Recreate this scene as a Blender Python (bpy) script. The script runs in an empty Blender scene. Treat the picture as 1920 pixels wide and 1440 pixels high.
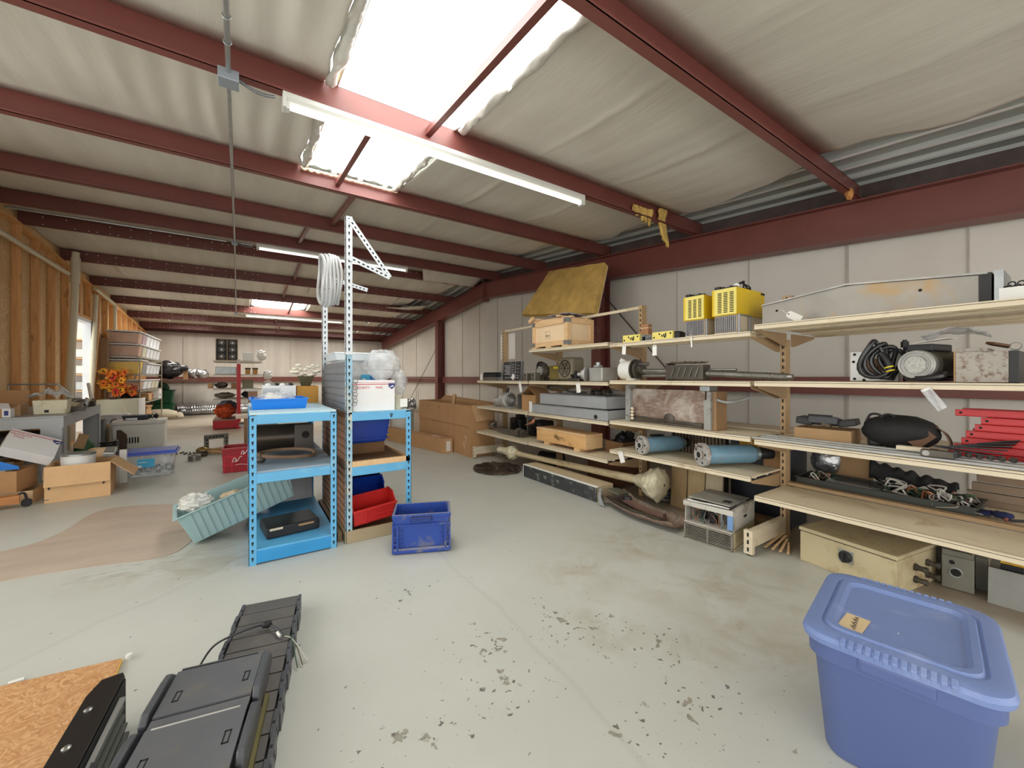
import bpy, bmesh, math, random
from mathutils import Vector, Matrix, Euler, noise
PI = math.pi
SC = bpy.context.scene
COL = SC.collection
RND = random.Random(7)

def lin(c):
    c = c / 255.0
    return c / 12.92 if c <= 0.04045 else ((c + 0.055) / 1.055) ** 2.4
def rgb(r, g, b): return (lin(r), lin(g), lin(b), 1.0)

# ------------------------------------------------------------------ materials
MATS = {}
def nt(name):
    m = bpy.data.materials.new(name); m.use_nodes = True
    t = m.node_tree; b = t.nodes['Principled BSDF']
    return m, t, b
def L(t, a, b): t.links.new(a, b)
def coords(t, scale=(1, 1, 1), kind='Object'):
    c = t.nodes.new('ShaderNodeTexCoord'); mp = t.nodes.new('ShaderNodeMapping')
    mp.inputs['Scale'].default_value = scale
    L(t, c.outputs[kind], mp.inputs['Vector']); return mp.outputs['Vector']
def noisen(t, vec, scale, detail=4, rough=.55, dist=0):
    n = t.nodes.new('ShaderNodeTexNoise')
    n.inputs['Scale'].default_value = scale; n.inputs['Detail'].default_value = detail
    n.inputs['Roughness'].default_value = rough; n.inputs['Distortion'].default_value = dist
    L(t, vec, n.inputs['Vector']); return n.outputs['Fac']
def ramp(t, fac, stops):
    r = t.nodes.new('ShaderNodeValToRGB'); e = r.color_ramp.elements
    e[0].position, e[0].color = stops[0]; e[1].position, e[1].color = stops[1]
    for p, c in stops[2:]:
        k = e.new(p); k.color = c
    L(t, fac, r.inputs['Fac']); return r.outputs['Color']
def mixc(t, fac, a, b, mode='MIX'):
    m = t.nodes.new('ShaderNodeMix'); m.data_type = 'RGBA'; m.blend_type = mode
    for s, v in ((m.inputs['Factor'], fac), (m.inputs['A'], a), (m.inputs['B'], b)):
        pass
    def put(sock, v):
        if hasattr(v, 'is_output'): L(t, v, sock)
        else: sock.default_value = v
    put(m.inputs[0], fac); put(m.inputs[6], a); put(m.inputs[7], b)
    return m.outputs[2]
def mth(t, op, a, b=0.0, c=0.0, clamp=False):
    m = t.nodes.new('ShaderNodeMath'); m.operation = op; m.use_clamp = clamp
    for i, v in enumerate((a, b, c)):
        if hasattr(v, 'is_output'): L(t, v, m.inputs[i])
        else: m.inputs[i].default_value = v
    return m.outputs[0]
def bumpn(t, b, h, strength=.3, dist=.01):
    n = t.nodes.new('ShaderNodeBump'); n.inputs['Strength'].default_value = strength; n.inputs['Distance'].default_value = dist
    L(t, h, n.inputs['Height']); L(t, n.outputs['Normal'], b.inputs['Normal'])
BW = lambda v: (v, v, v, 1)
def M(key, col=None, rough=.55, metal=0.0, var=.12, scale=6.0, bump=0.0, bscale=60.0, dirt=None, stretch=(1, 1, 1), spec=.5, coat=0.0):
    """painted / plastic / metal surface with mottling and optional dirt patches (colour, amount, scale)"""
    if key in MATS: return MATS[key]
    m, t, b = nt(key); c = rgb(*col)
    v = coords(t, stretch)
    n = noisen(t, v, scale, 5, .6)
    lo = tuple(x * (1 - var) for x in c[:3]) + (1,); hi = tuple(min(1, x * (1 + var)) for x in c[:3]) + (1,)
    out = ramp(t, n, [(.3, lo), (.7, hi)])
    if dirt:
        dc, amt, ds = dirt
        f = noisen(t, v, ds, 6, .65, .4)
        f = ramp(t, f, [(.62 - amt * .35, BW(0)), (.74 - amt * .2, BW(1))])
        out = mixc(t, f, out, rgb(*dc))
    L(t, out, b.inputs['Base Color'])
    b.inputs['Roughness'].default_value = rough; b.inputs['Metallic'].default_value = metal
    b.inputs['Specular IOR Level'].default_value = spec; b.inputs['Coat Weight'].default_value = coat
    if bump: bumpn(t, b, noisen(t, v, bscale, 4, .6), bump, .01)
    MATS[key] = m; return m
def wood(key, c1, c2, stretch=(1, 12, 12), scale=2.0, rough=.65, knots=.0):
    if key in MATS: return MATS[key]
    m, t, b = nt(key); v = coords(t, stretch)
    n = noisen(t, v, scale, 6, .6, 1.2)
    out = ramp(t, n, [(.3, rgb(*c1)), (.68, rgb(*c2))])
    if knots:
        v2 = coords(t, tuple(max(1, s * .35) for s in stretch))
        k = noisen(t, v2, scale * 2.2, 2, .4)
        out = mixc(t, ramp(t, k, [(.66, BW(0)), (.74, BW(knots))]), out, rgb(96, 62, 34))
    L(t, out, b.inputs['Base Color']); b.inputs['Roughness'].default_value = rough
    bumpn(t, b, n, .12, .004)
    MATS[key] = m; return m
def glassy(key, col, alpha=.35, rough=.15):
    """clear plastic: mix of transparent and glossy plastic"""
    if key in MATS: return MATS[key]
    m, t, b = nt(key)
    b.inputs['Base Color'].default_value = rgb(*col); b.inputs['Roughness'].default_value = rough
    tr = t.nodes.new('ShaderNodeBsdfTransparent'); mx = t.nodes.new('ShaderNodeMixShader')
    n = noisen(t, coords(t), 9, 4, .6)
    f = ramp(t, n, [(.35, BW(max(0, alpha - .12))), (.7, BW(min(1, alpha + .15)))])
    L(t, f, mx.inputs[0]); L(t, tr.outputs[0], mx.inputs[1]); L(t, b.outputs[0], mx.inputs[2])
    L(t, mx.outputs[0], t.nodes['Material Output'].inputs['Surface'])
    MATS[key] = m; return m
def emit(key, col, strength):
    if key in MATS: return MATS[key]
    m, t, b = nt(key)
    b.inputs['Base Color'].default_value = rgb(*col); b.inputs['Emission Color'].default_value = rgb(*col)
    b.inputs['Emission Strength'].default_value = strength
    MATS[key] = m; return m

# ------------------------------------------------------------------ mesh builder
class MB:
    def __init__(s): s.bm = bmesh.new(); s.mi = 0
    def _f(s, vs):
        try:
            f = s.bm.faces.new(vs); f.material_index = s.mi; return f
        except ValueError: return None
    def hexa(s, p):                       # 8 points, bottom ring then top ring
        v = [s.bm.verts.new(q) for q in p]
        for i in ((3, 2, 1, 0), (4, 5, 6, 7), (0, 1, 5, 4), (1, 2, 6, 5), (2, 3, 7, 6), (3, 0, 4, 7)): s._f([v[k] for k in i])
        return s
    def box(s, x0, y0, z0, x1, y1, z1):
        x0, x1 = sorted((x0, x1)); y0, y1 = sorted((y0, y1)); z0, z1 = sorted((z0, z1))
        return s.hexa([(x0, y0, z0), (x1, y0, z0), (x1, y1, z0), (x0, y1, z0), (x0, y0, z1), (x1, y0, z1), (x1, y1, z1), (x0, y1, z1)])
    def obox(s, c, size, rot=(0, 0, 0)):
        R = Euler(rot).to_matrix() if not isinstance(rot, Matrix) else rot
        c = Vector(c); a, b, d = (q / 2 for q in size)
        return s.hexa([c + R @ Vector(q) for q in ((-a, -b, -d), (a, -b, -d), (a, b, -d), (-a, b, -d), (-a, -b, d), (a, -b, d), (a, b, d), (-a, b, d))])
    def bar(s, p0, p1, w, h, up=(0, 0, 1)):   # rectangular bar along p0-p1
        p0, p1, up = Vector(p0), Vector(p1), Vector(up)
        d = (p1 - p0).normalized(); sx = d.cross(up)
        if sx.length < 1e-4: sx = d.cross(Vector((1, 0, 0)))
        sx.normalize(); sy = sx.cross(d).normalized(); sx *= w / 2; sy *= h / 2
        return s.hexa([p0 - sx - sy, p0 + sx - sy, p0 + sx + sy, p0 - sx + sy, p1 - sx - sy, p1 + sx - sy, p1 + sx + sy, p1 - sx + sy])
    def taper(s, x0, y0, z0, x1, y1, z1, ix, iy):    # frustum box: bottom inset by ix, iy
        return s.hexa([(x0 + ix, y0 + iy, z0), (x1 - ix, y0 + iy, z0), (x1 - ix, y1 - iy, z0), (x0 + ix, y1 - iy, z0), (x0, y0, z1), (x1, y0, z1), (x1, y1, z1), (x0, y1, z1)])
    def cyl(s, p0, p1, r0, r1=None, n=16, cap=True):
        r1 = r0 if r1 is None else r1
        return s.loft([p0, p1], [r0, r1], n, cap)
    def loft(s, pts, rads, n=12, cap=True, closed=False):
        pts = [Vector(p) for p in pts]; rings = []; k = len(pts)
        ref = None
        for i, p in enumerate(pts):
            if closed: d = pts[(i + 1) % k] - pts[i - 1]
            else: d = pts[min(i + 1, k - 1)] - pts[max(i - 1, 0)]
            if d.length < 1e-9: d = Vector((0, 0, 1))
            d.normalize()
            if ref is None: ref = d.orthogonal().normalized()
            else:
                ref = ref - d * ref.dot(d)
                if ref.length < 1e-6: ref = d.orthogonal()
                ref.normalize()
            bi = d.cross(ref); r = rads[i] if hasattr(rads, '__len__') else rads
            rings.append([s.bm.verts.new(p + (ref * math.cos(2 * PI * j / n) + bi * math.sin(2 * PI * j / n)) * r) for j in range(n)])
        for a in range(k if closed else k - 1):
            A, B = rings[a], rings[(a + 1) % k]
            for j in range(n): s._f([A[j], A[(j + 1) % n], B[(j + 1) % n], B[j]])
        if cap and not closed:
            s._f(rings[0][::-1]); s._f(rings[-1])
        return s
    def tube(s, pts, r, n=8, closed=False): return s.loft(pts, r, n, True, closed)
    def prism(s, poly, d, O=(0, 0, 0), ax=(1, 0, 0), ay=(0, 0, 1)):
        """polygon in the plane (ax, ay) at O, extruded by vector d"""
        O, ax, ay, d = Vector(O), Vector(ax), Vector(ay), Vector(d)
        a = [s.bm.verts.new(O + ax * x + ay * y) for x, y in poly]
        b = [s.bm.verts.new(O + ax * x + ay * y + d) for x, y in poly]
        s._f(a[::-1]); s._f(b); k = len(a)
        for i in range(k): s._f([a[i], a[(i + 1) % k], b[(i + 1) % k], b[i]])
        return s
    def lathe(s, prof, O=(0, 0, 0), axis=(0, 0, 1), n=24):
        O, axis = Vector(O), Vector(axis).normalized()
        return s.loft([O + axis * z for r, z in prof], [max(r, 1e-4) for r, z in prof], n, True) if all(abs(prof[i][1] - prof[i + 1][1]) > 1e-6 for i in range(len(prof) - 1)) else s._lathe(prof, O, axis, n)
    def _lathe(s, prof, O, axis, n):
        ref = axis.orthogonal().normalized(); bi = axis.cross(ref); rings = []
        for r, z in prof:
            r = max(r, 1e-4)
            rings.append([s.bm.verts.new(O + axis * z + (ref * math.cos(2 * PI * j / n) + bi * math.sin(2 * PI * j / n)) * r) for j in range(n)])
        for A, B in zip(rings, rings[1:]):
            for j in range(n): s._f([A[j], A[(j + 1) % n], B[(j + 1) % n], B[j]])
        s._f(rings[0][::-1]); s._f(rings[-1]); return s
    def grid(s, fn, nu, nv, closed_u=False):
        vs = [[s.bm.verts.new(fn(i / nu, j / nv)) for j in range(nv + 1)] for i in range(nu if closed_u else nu + 1)]
        for i in range(nu):
            A = vs[i]; B = vs[(i + 1) % len(vs)]
            for j in range(nv): s._f([A[j], B[j], B[j + 1], A[j + 1]])
        return s
    def sph(s, c, r, nu=14, nv=9, fn=None):
        c = Vector(c); r = (r, r, r) if not hasattr(r, '__len__') else r
        def p(u, v):
            th, ph = 2 * PI * u, PI * (v * .998 + .001)
            d = Vector((math.sin(ph) * math.cos(th), math.sin(ph) * math.sin(th), -math.cos(ph)))
            k = fn(d) if fn else 1.0
            return c + Vector((d.x * r[0], d.y * r[1], d.z * r[2])) * k
        return s.grid(p, nu, nv, True)
    def torus(s, c, R, r, axis=(0, 0, 1), nR=28, nr=8):
        c, axis = Vector(c), Vector(axis).normalized(); a = axis.orthogonal().normalized(); b = axis.cross(a)
        return s.loft([c + (a * math.cos(2 * PI * i / nR) + b * math.sin(2 * PI * i / nR)) * R for i in range(nR)], r, nr, False, True)
    def frame(s, x0, z0, x1, z1, w, y0, y1):   # rectangular frame in XZ between y0 and y1
        s.box(x0, y0, z0, x1, y1, z0 + w); s.box(x0, y0, z1 - w, x1, y1, z1)
        s.box(x0, y0, z0 + w, x0 + w, y1, z1 - w); s.box(x1 - w, y0, z0 + w, x1, y1, z1 - w); return s
    def tray(s, x0, y0, z0, x1, y1, z1, t=.004, inx=0.0, iny=0.0, lip=0.0, lipt=.006):
        """open box with walls of thickness t, bottom inset (draft), optional outward lip"""
        def ring(z, f, d): 
            a = inx * (1 - f) + d; b = iny * (1 - f) + d
            return [(x0 + a, y0 + b, z), (x1 - a, y0 + b, z), (x1 - a, y1 - b, z), (x0 + a, y1 - b, z)]
        R = [ring(z0, 0, 0), ring(z1, 1, 0)]
        if lip: R += [ring(z1 - lipt, 1, -lip), ring(z1, 1, -lip)]; R = [R[0], ring(z1 - lipt, 1, 0), R[2], R[3]]
        R += [ring(z1, 1, t), ring(z0 + t, 0, t)]
        V = [[s.bm.verts.new(p) for p in r] for r in R]
        for A, B in zip(V, V[1:]):
            for j in range(4): s._f([A[j], A[(j + 1) % 4], B[(j + 1) % 4], B[j]])
        s._f(V[0][::-1]); s._f(V[-1]); return s
    def ring(s, x0, y0, z0, x1, y1, z1, t):
        s.box(x0, y0, z0, x1, y0 + t, z1); s.box(x0, y1 - t, z0, x1, y1, z1); s.box(x0, y0 + t, z0, x0 + t, y1 - t, z1); s.box(x1 - t, y0 + t, z0, x1, y1 - t, z1); return s
    def settle(s, z=.002):
        m = min(v.co.z for v in s.bm.verts)
        for v in s.bm.verts: v.co.z += z - m
        return s
    def xf(s, Mx):
        bmesh.ops.transform(s.bm, matrix=Mx, verts=s.bm.verts); return s
    def build(s, name, mats, parent=None, loc=(0, 0, 0), rot=(0, 0, 0), bevel=0.0, smooth=None, seg=2, solid=0.0, sub=0):
        bmesh.ops.remove_doubles(s.bm, verts=s.bm.verts, dist=1e-6)
        bmesh.ops.recalc_face_normals(s.bm, faces=s.bm.faces)
        me = bpy.data.meshes.new(name); s.bm.to_mesh(me); s.bm.free()
        for m in (mats if isinstance(mats, (list, tuple)) else [mats]): me.materials.append(m)
        if smooth is not None:
            me.shade_smooth(); me.set_sharp_from_angle(angle=smooth)
        o = bpy.data.objects.new(name, me); COL.objects.link(o)
        o.location = loc; o.rotation_euler = rot
        if parent is not None: o.parent = parent
        if solid:
            k = o.modifiers.new('Solid', 'SOLIDIFY'); k.thickness = solid; k.offset = 0
        if sub:
            k = o.modifiers.new('Sub', 'SUBSURF'); k.levels = sub; k.render_levels = sub
        if bevel:
            k = o.modifiers.new('Bevel', 'BEVEL'); k.width = bevel; k.segments = seg; k.limit_method = 'ANGLE'; k.angle_limit = .6
        return o
SM = .7
def T(name, label, cat, loc=(0, 0, 0), rz=0.0, group=None, rot=None):
    o = bpy.data.objects.new(name, None); COL.objects.link(o); o.empty_display_size = .05
    o.location = loc; o.rotation_euler = rot if rot else (0, 0, rz)
    tag(o, label, cat, group); return o
def tag(o, label, cat, group=None, kind=None):
    o['label'] = label; o['category'] = cat
    if group: o['group'] = group
    if kind: o['kind'] = kind
    return o
def struct(o):
    o['kind'] = 'structure'; return o
def dup(root, loc=None, rz=None, label=None, rot=None, scale=None):
    r = root.copy(); COL.objects.link(r)
    if loc is not None: r.location = loc
    if rot is not None: r.rotation_euler = rot
    elif rz is not None: r.rotation_euler = (0, 0, rz)
    if scale is not None: r.scale = scale
    if label: r['label'] = label
    for ch in list(root.children):
        c = ch.copy(); COL.objects.link(c); c.parent = r
        for g in list(ch.children):
            d = g.copy(); COL.objects.link(d); d.parent = c
    return r
def textmesh(s, size, mat, parent, loc, rot, name='lettering', ext=.0006, align='CENTER', label=None):
    cu = bpy.data.curves.new(name, 'FONT'); cu.body = s; cu.size = size; cu.extrude = ext; cu.align_x = align; cu.align_y = 'CENTER'
    cu.resolution_u = 3
    to = bpy.data.objects.new(name, cu); COL.objects.link(to)
    bpy.context.view_layer.update()
    me = bpy.data.meshes.new_from_object(to.evaluated_get(bpy.context.evaluated_depsgraph_get()))
    bpy.data.objects.remove(to); bpy.data.curves.remove(cu)
    me.name = name; me.materials.clear(); me.materials.append(mat)
    o = bpy.data.objects.new(name, me); COL.objects.link(o); o.location = loc; o.rotation_euler = rot
    if parent is not None: o.parent = parent
    if label: o['label'] = label
    return o
def bez(p0, p1, p2, p3, n=12):
    P = [Vector(p) for p in (p0, p1, p2, p3)]
    return [P[0] * (1 - t) ** 3 + P[1] * 3 * t * (1 - t) ** 2 + P[2] * 3 * t * t * (1 - t) + P[3] * t ** 3 for t in [i / n for i in range(n + 1)]]
def crv(pts, n=6):          # Catmull-Rom through points
    P = [Vector(p) for p in pts]; P = [P[0] * 2 - P[1]] + P + [P[-1] * 2 - P[-2]]; out = []
    for i in range(1, len(P) - 2):
        for k in range(n):
            t = k / n; a, b, c, d = P[i - 1], P[i], P[i + 1], P[i + 2]
            out.append(.5 * ((2 * b) + (c - a) * t + (2 * a - 5 * b + 4 * c - d) * t * t + (3 * b - a - 3 * c + d) * t ** 3))
    out.append(P[-2]); return out
def wob(p, s=3.0, seed=0.0): return noise.noise(Vector(p) * s + Vector((seed, seed * 1.7, seed * .3)))
WORLD = 1.9; EXPOSURE = 0.53; TUBE = 0.9; SKYN = 5.0; SKYF = 9.0
# ================================================================== shared surfaces
m_maroon = M('maroon steel', (118, 67, 60), .42, var=.10, scale=2.5)
m_galv = M('galvanised', (168, 172, 172), .38, .75, var=.15, scale=9)
m_steel = M('bare steel', (150, 148, 143), .35, .85, var=.22, scale=7)
m_dsteel = M('oily steel', (92, 86, 78), .45, .6, var=.3, scale=9)
m_alu = M('cast aluminium', (176, 176, 172), .45, .35, var=.14, scale=12)
m_black = M('black plastic', (30, 30, 32), .5, var=.2)
m_drub = M('black rubber', (24, 24, 26), .6, var=.25)
m_beige = M('beige paint', (222, 208, 180), .5, var=.05, scale=4, dirt=((186, 164, 130), .12, 4))
m_tan = M('tan upright paint', (168, 140, 104), .5, var=.1, scale=5)
m_white = M('white plastic', (232, 232, 228), .45, var=.03)
m_paper = M('white paper tag', (238, 236, 230), .8, var=.03)
m_ink = M('dark print', (40, 40, 44), .7, var=.1)
m_card = M('brown cardboard', (184, 142, 98), .85, var=.06, scale=5)
m_card2 = M('pale cardboard', (198, 160, 118), .85, var=.05, scale=5)
m_wood = wood('pale pine', (214, 172, 124), (232, 198, 152), (14, 1.2, 14))
m_woodx = wood('pale pine crosswise', (214, 172, 124), (232, 198, 152), (1.2, 14, 14))
m_clear = glassy('clear plastic', (222, 228, 232), .30, .12)
m_film = glassy('plastic film', (226, 228, 230), .42, .2)
m_foil = M('foil', (188, 190, 192), .28, .9, var=.12, scale=14, bump=.8, bscale=16)
m_hole = M('dark slot', (28, 24, 22), .8, var=.1)

# ---- floor: worn light grey paint over concrete
def floor_mat():
    m, t, b = nt('painted concrete floor')
    v = coords(t)
    big = noisen(t, v, .55, 5, .6); mid = noisen(t, v, 2.6, 6, .62, .5); fine = noisen(t, v, 22, 5, .65)
    base = ramp(t, big, [(.3, rgb(186, 187, 178)), (.7, rgb(204, 205, 197))])
    base = mixc(t, ramp(t, mid, [(.35, BW(.0)), (.75, BW(.35))]), base, rgb(188, 187, 176))
    sep = t.nodes.new('ShaderNodeSeparateXYZ'); L(t, v, sep.inputs[0])
    X, Y = sep.outputs[0], sep.outputs[1]
    def blob(cx, cy, r, ax=1.0, ay=1.0):
        dx = mth(t, 'MULTIPLY', mth(t, 'SUBTRACT', X, cx), ax); dy = mth(t, 'MULTIPLY', mth(t, 'SUBTRACT', Y, cy), ay)
        d = mth(t, 'SQRT', mth(t, 'ADD', mth(t, 'MULTIPLY', dx, dx), mth(t, 'MULTIPLY', dy, dy)))
        return mth(t, 'SUBTRACT', 1.0, mth(t, 'DIVIDE', d, r), clamp=True)
    def add(*a):
        o = a[0]
        for k in a[1:]: o = mth(t, 'MAXIMUM', o, k)
        return o
    # bare, unpainted concrete towards the back of the building
    yy = mth(t, 'ADD', Y, mth(t, 'MULTIPLY', mth(t, 'SUBTRACT', mid, .5), 1.6))
    yy = mth(t, 'ADD', yy, mth(t, 'MULTIPLY', X, .25))
    bare = mth(t, 'MULTIPLY', mth(t, 'SUBTRACT', yy, 8.9), .8, clamp=True)
    base = mixc(t, bare, base, ramp(t, mid, [(.3, rgb(158, 146, 128)), (.7, rgb(184, 174, 158))]))
    # dusty brown floor under the long shelving
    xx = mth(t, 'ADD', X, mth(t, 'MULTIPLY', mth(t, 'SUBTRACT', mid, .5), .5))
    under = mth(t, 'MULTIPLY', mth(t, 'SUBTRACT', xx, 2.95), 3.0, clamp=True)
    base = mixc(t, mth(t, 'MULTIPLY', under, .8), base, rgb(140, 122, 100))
    # tea-brown spill stains
    st = add(blob(2.4, 1.9, .6), blob(2.37, 1.2, .6), blob(1.95, .95, .45), blob(1.75, .97, .3), blob(2.02, 1.5, .3), blob(1.5, 1.36, .25), blob(1.75, 1.85, .35), blob(.9, 3.9, .6), blob(-.2, 3.4, .8, 1, 1.6))
    stf = mth(t, 'MULTIPLY', st, ramp(t, noisen(t, v, 4.2, 6, .6, .8), [(.42, BW(0)), (.66, BW(1))]))
    base = mixc(t, mth(t, 'MULTIPLY', stf, .75), base, rgb(160, 146, 116))
    # dark drag marks beside the brown patch
    dr = noisen(t, coords(t, (2.2, 14, 1)), 3.0, 4, .6)
    dm = mth(t, 'MULTIPLY', blob(-.62, 3.42, .42, 1, 2.0), ramp(t, dr, [(.52, BW(0)), (.62, BW(.7))]))
    base = mixc(t, dm, base, rgb(120, 104, 84))
    # chipped paint, gathered in clusters
    ch = add(blob(.88, 1.34, .34), blob(.72, 1.33, .24), blob(.57, 1.29, .22), blob(1.3, 1.4, .34), blob(1.5, 1.36, .22), blob(1.31, 1.59, .25), blob(1.38, .84, .3), blob(1.14, .8, .3), blob(.38, 1.36, .22), blob(.93, 1.56, .3), blob(1.55, 1.13, .3), blob(.75, 2.2, .3))
    chn = noisen(t, v, 11, 4, .6, .3); chn2 = noisen(t, v, 32, 3, .55)
    thr = mth(t, 'SUBTRACT', .74, mth(t, 'MULTIPLY', ch, .165))
    c1 = mth(t, 'MULTIPLY', mth(t, 'SUBTRACT', chn, thr), 50, clamp=True)
    thr2 = mth(t, 'SUBTRACT', .716, mth(t, 'MULTIPLY', ch, .10))
    c2 = mth(t, 'MULTIPLY', mth(t, 'SUBTRACT', chn2, thr2), 60, clamp=True)
    base = mixc(t, c1, base, ramp(t, fine, [(.35, rgb(128, 123, 108)), (.65, rgb(158, 154, 140))]))
    base = mixc(t, mth(t, 'MULTIPLY', c2, .9), base, rgb(96, 94, 88))
    # faint scratches along the drag direction and hairline cracks
    sc = noisen(t, coords(t, (1.4, 9, 1)), 6, 5, .7)
    base = mixc(t, ramp(t, sc, [(.66, BW(0)), (.74, BW(.3))]), base, rgb(150, 146, 136))
    vo = t.nodes.new('ShaderNodeTexVoronoi'); vo.feature = 'DISTANCE_TO_EDGE'; vo.inputs['Scale'].default_value = .2
    wv = t.nodes.new('ShaderNodeVectorMath'); wv.operation = 'ADD'
    nz = t.nodes.new('ShaderNodeTexNoise'); nz.inputs['Scale'].default_value = 2.0; L(t, v, nz.inputs['Vector'])
    sv = t.nodes.new('ShaderNodeVectorMath'); sv.operation = 'SCALE'; sv.inputs[3].default_value = .12
    L(t, nz.outputs['Color'], sv.inputs[0]); L(t, v, wv.inputs[0]); L(t, sv.outputs[0], wv.inputs[1]); L(t, wv.outputs[0], vo.inputs['Vector'])
    base = mixc(t, ramp(t, vo.outputs['Distance'], [(.0, BW(.1)), (.002, BW(0))]), base, rgb(110, 106, 96))
    L(t, base, b.inputs['Base Color']); b.inputs['Roughness'].default_value = .42; b.inputs['Specular IOR Level'].default_value = .35
    bumpn(t, b, fine, .08, .004)
    return m
fb = MB(); fb.grid(lambda u, v: (-6 + 12 * u, -3.2 + 20.6 * v, 0), 4, 4)
fl_o = struct(fb.build('floor', floor_mat()))

# the brown, smeared patch by the tipped bin
def ground_patch(name, pts, m, z=.003, kind='structure', label=None):
    b = MB(); b.prism([(p[0], p[1]) for p in pts], (0, 0, z), (0, 0, .0005), (1, 0, 0), (0, 1, 0)); o = b.build(name, m)
    o['kind'] = kind
    if label: o['label'] = label
    return o
m_patch = M('brown floor coating', (186, 169, 152), .5, var=.1, scale=2.2, stretch=(1, 3, 1))
pp = crv([(-2.3, 3.5), (-2.2, 4.3), (-1.42, 4.28), (-1.2, 4.55), (-1.14, 5.0), (-.96, 5.14), (-.55, 4.95), (-.4, 4.8), (-.33, 4.2), (-.34, 3.75), (-.48, 3.55), (-.8, 3.62), (-1.2, 3.66), (-1.7, 3.55)], 4)
ground_patch('floor_stain', pp, m_patch, label='brown smeared coating patch on the floor left of the tipped bin')

# ---- vinyl faced insulation
def insul_mat(key, col, streak, sx, sy, fold=.25):
    m, t, b = nt(key)
    v = coords(t, (sx, sy, sx if sx < sy else sy)); v1 = coords(t)
    n = noisen(t, v, 1.6, 5, .6, .3); n2 = noisen(t, v1, .9, 4, .5)
    out = ramp(t, n, [(.3, rgb(*streak)), (.72, rgb(*col))])
    out = mixc(t, ramp(t, n2, [(.5, BW(0)), (.8, BW(.35))]), out, rgb(190, 180, 160))
    L(t, out, b.inputs['Base Color']); b.inputs['Roughness'].default_value = .5
    bumpn(t, b, n, fold, .03); return m
m_ins = insul_mat('roof insulation facing', (222, 218, 207), (204, 199, 188), 2.6, .35)
m_ins2 = insul_mat('wall insulation facing', (220, 216, 208), (204, 199, 190), 3.0, .25, .15)
m_fiber = M('yellow fibreglass', (208, 172, 96), .95, var=.22, scale=5, bump=.8, bscale=26)
m_torn = glassy('torn vinyl edge', (214, 210, 198), .8, .3)

YR, XL, XW, YB = 8.2, -2.6, 4.9, 16.95
def zb(y): return 3.434 - .085 * abs(y - YR)      # underside of the purlins
PY = [-1.82, -.26, 1.31, 2.88, 4.42, 6.06, 7.66, 8.62, 10.17, 11.75, 13.33, 14.95, 16.45]
PD = .195
# ---- roof deck with ribs
m_deck = M('roof deck steel', (176, 180, 176), .45, .15, var=.12, scale=3, stretch=(3, .4, 1))
m_rib_lit = M('roof deck rib lit tone', (252, 252, 250), .4, .0, var=.08, scale=3)  # near-white colour stands in for light caught by the ribs
def deck_build():
    b = MB()
    # split along Y at skylight limits
    segs = [(-3.2, 1.31), (1.31, 4.42), (4.42, YR), (YR, 11.75), (11.75, 13.33), (13.33, YB + .1)]
    for ya, yb in segs:
        prof = []; x = -3.1
        while x < 5.2:
            prof += [(x, 0), (x + .19, 0), (x + .2, -.03), (x + .245, -.03), (x + .255, 0)]; x += .26
        for (xa, da), (xb, db) in zip(prof, prof[1:]):
            if (ya == 1.31 and xa >= .49 and xb <= 1.4) or (ya == 11.75 and xa >= .2 and xb <= 1.4): continue
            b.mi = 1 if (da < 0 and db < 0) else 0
            za, zc = zb(ya) + PD + .04, zb(yb) + PD + .04
            b._f([b.bm.verts.new(p) for p in ((xa, ya, za + da), (xb, ya, za + db), (xb, yb, zc + db), (xa, yb, zc + da))])
    return struct(b.build('ceiling_deck', [m_deck, m_rib_lit]))
deck_build()
# ---- translucent skylight panels (corrugated) and added glowing fill panels
m_sky = emit('translucent skylight', (250, 252, 250), SKYN); m_skyf_fill = emit('far skylight and fill glow', (255, 252, 244), SKYF)  # stronger far glow, raised to brighten the back; fill panels share it
SKY_AND_FILL = [(.44, 1.45, 1.31, 4.42), (.15, 1.45, 11.75, 13.33)]
for i_, ws in {8: ((.36, 1.3), (2.6, 3.5)), 10: ((-1.9, -1.0), (.36, 1.3), (2.6, 3.5)), 11: ((-1.9, -1.0), (.36, 1.3), (2.6, 3.5))}.items():
    for a_, b_ in ws: SKY_AND_FILL.append((a_, b_, PY[i_] + .02, PY[i_] + {8: .45, 10: .7, 11: .8}[i_]))  # added panels, unseen behind the far purlins, glow to brighten the hall's back
for k, (x0, x1, y0, y1) in enumerate(SKY_AND_FILL):
    b = MB()
    def fs(u, v, x0=x0, x1=x1, y0=y0, y1=y1, k=k):
        y = y0 + (y1 - y0) * v; return (x0 + (x1 - x0) * u, y, zb(y) + PD + (.03 if y0 < 5 or k == 1 else .0) + .008 * math.cos(u * 2 * PI * 7))
    b.grid(fs, 56, 2); struct(b.build('window_or_fill_%d' % (k + 1), m_sky if y0 < 5 else m_skyf_fill, smooth=1.2))

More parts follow.
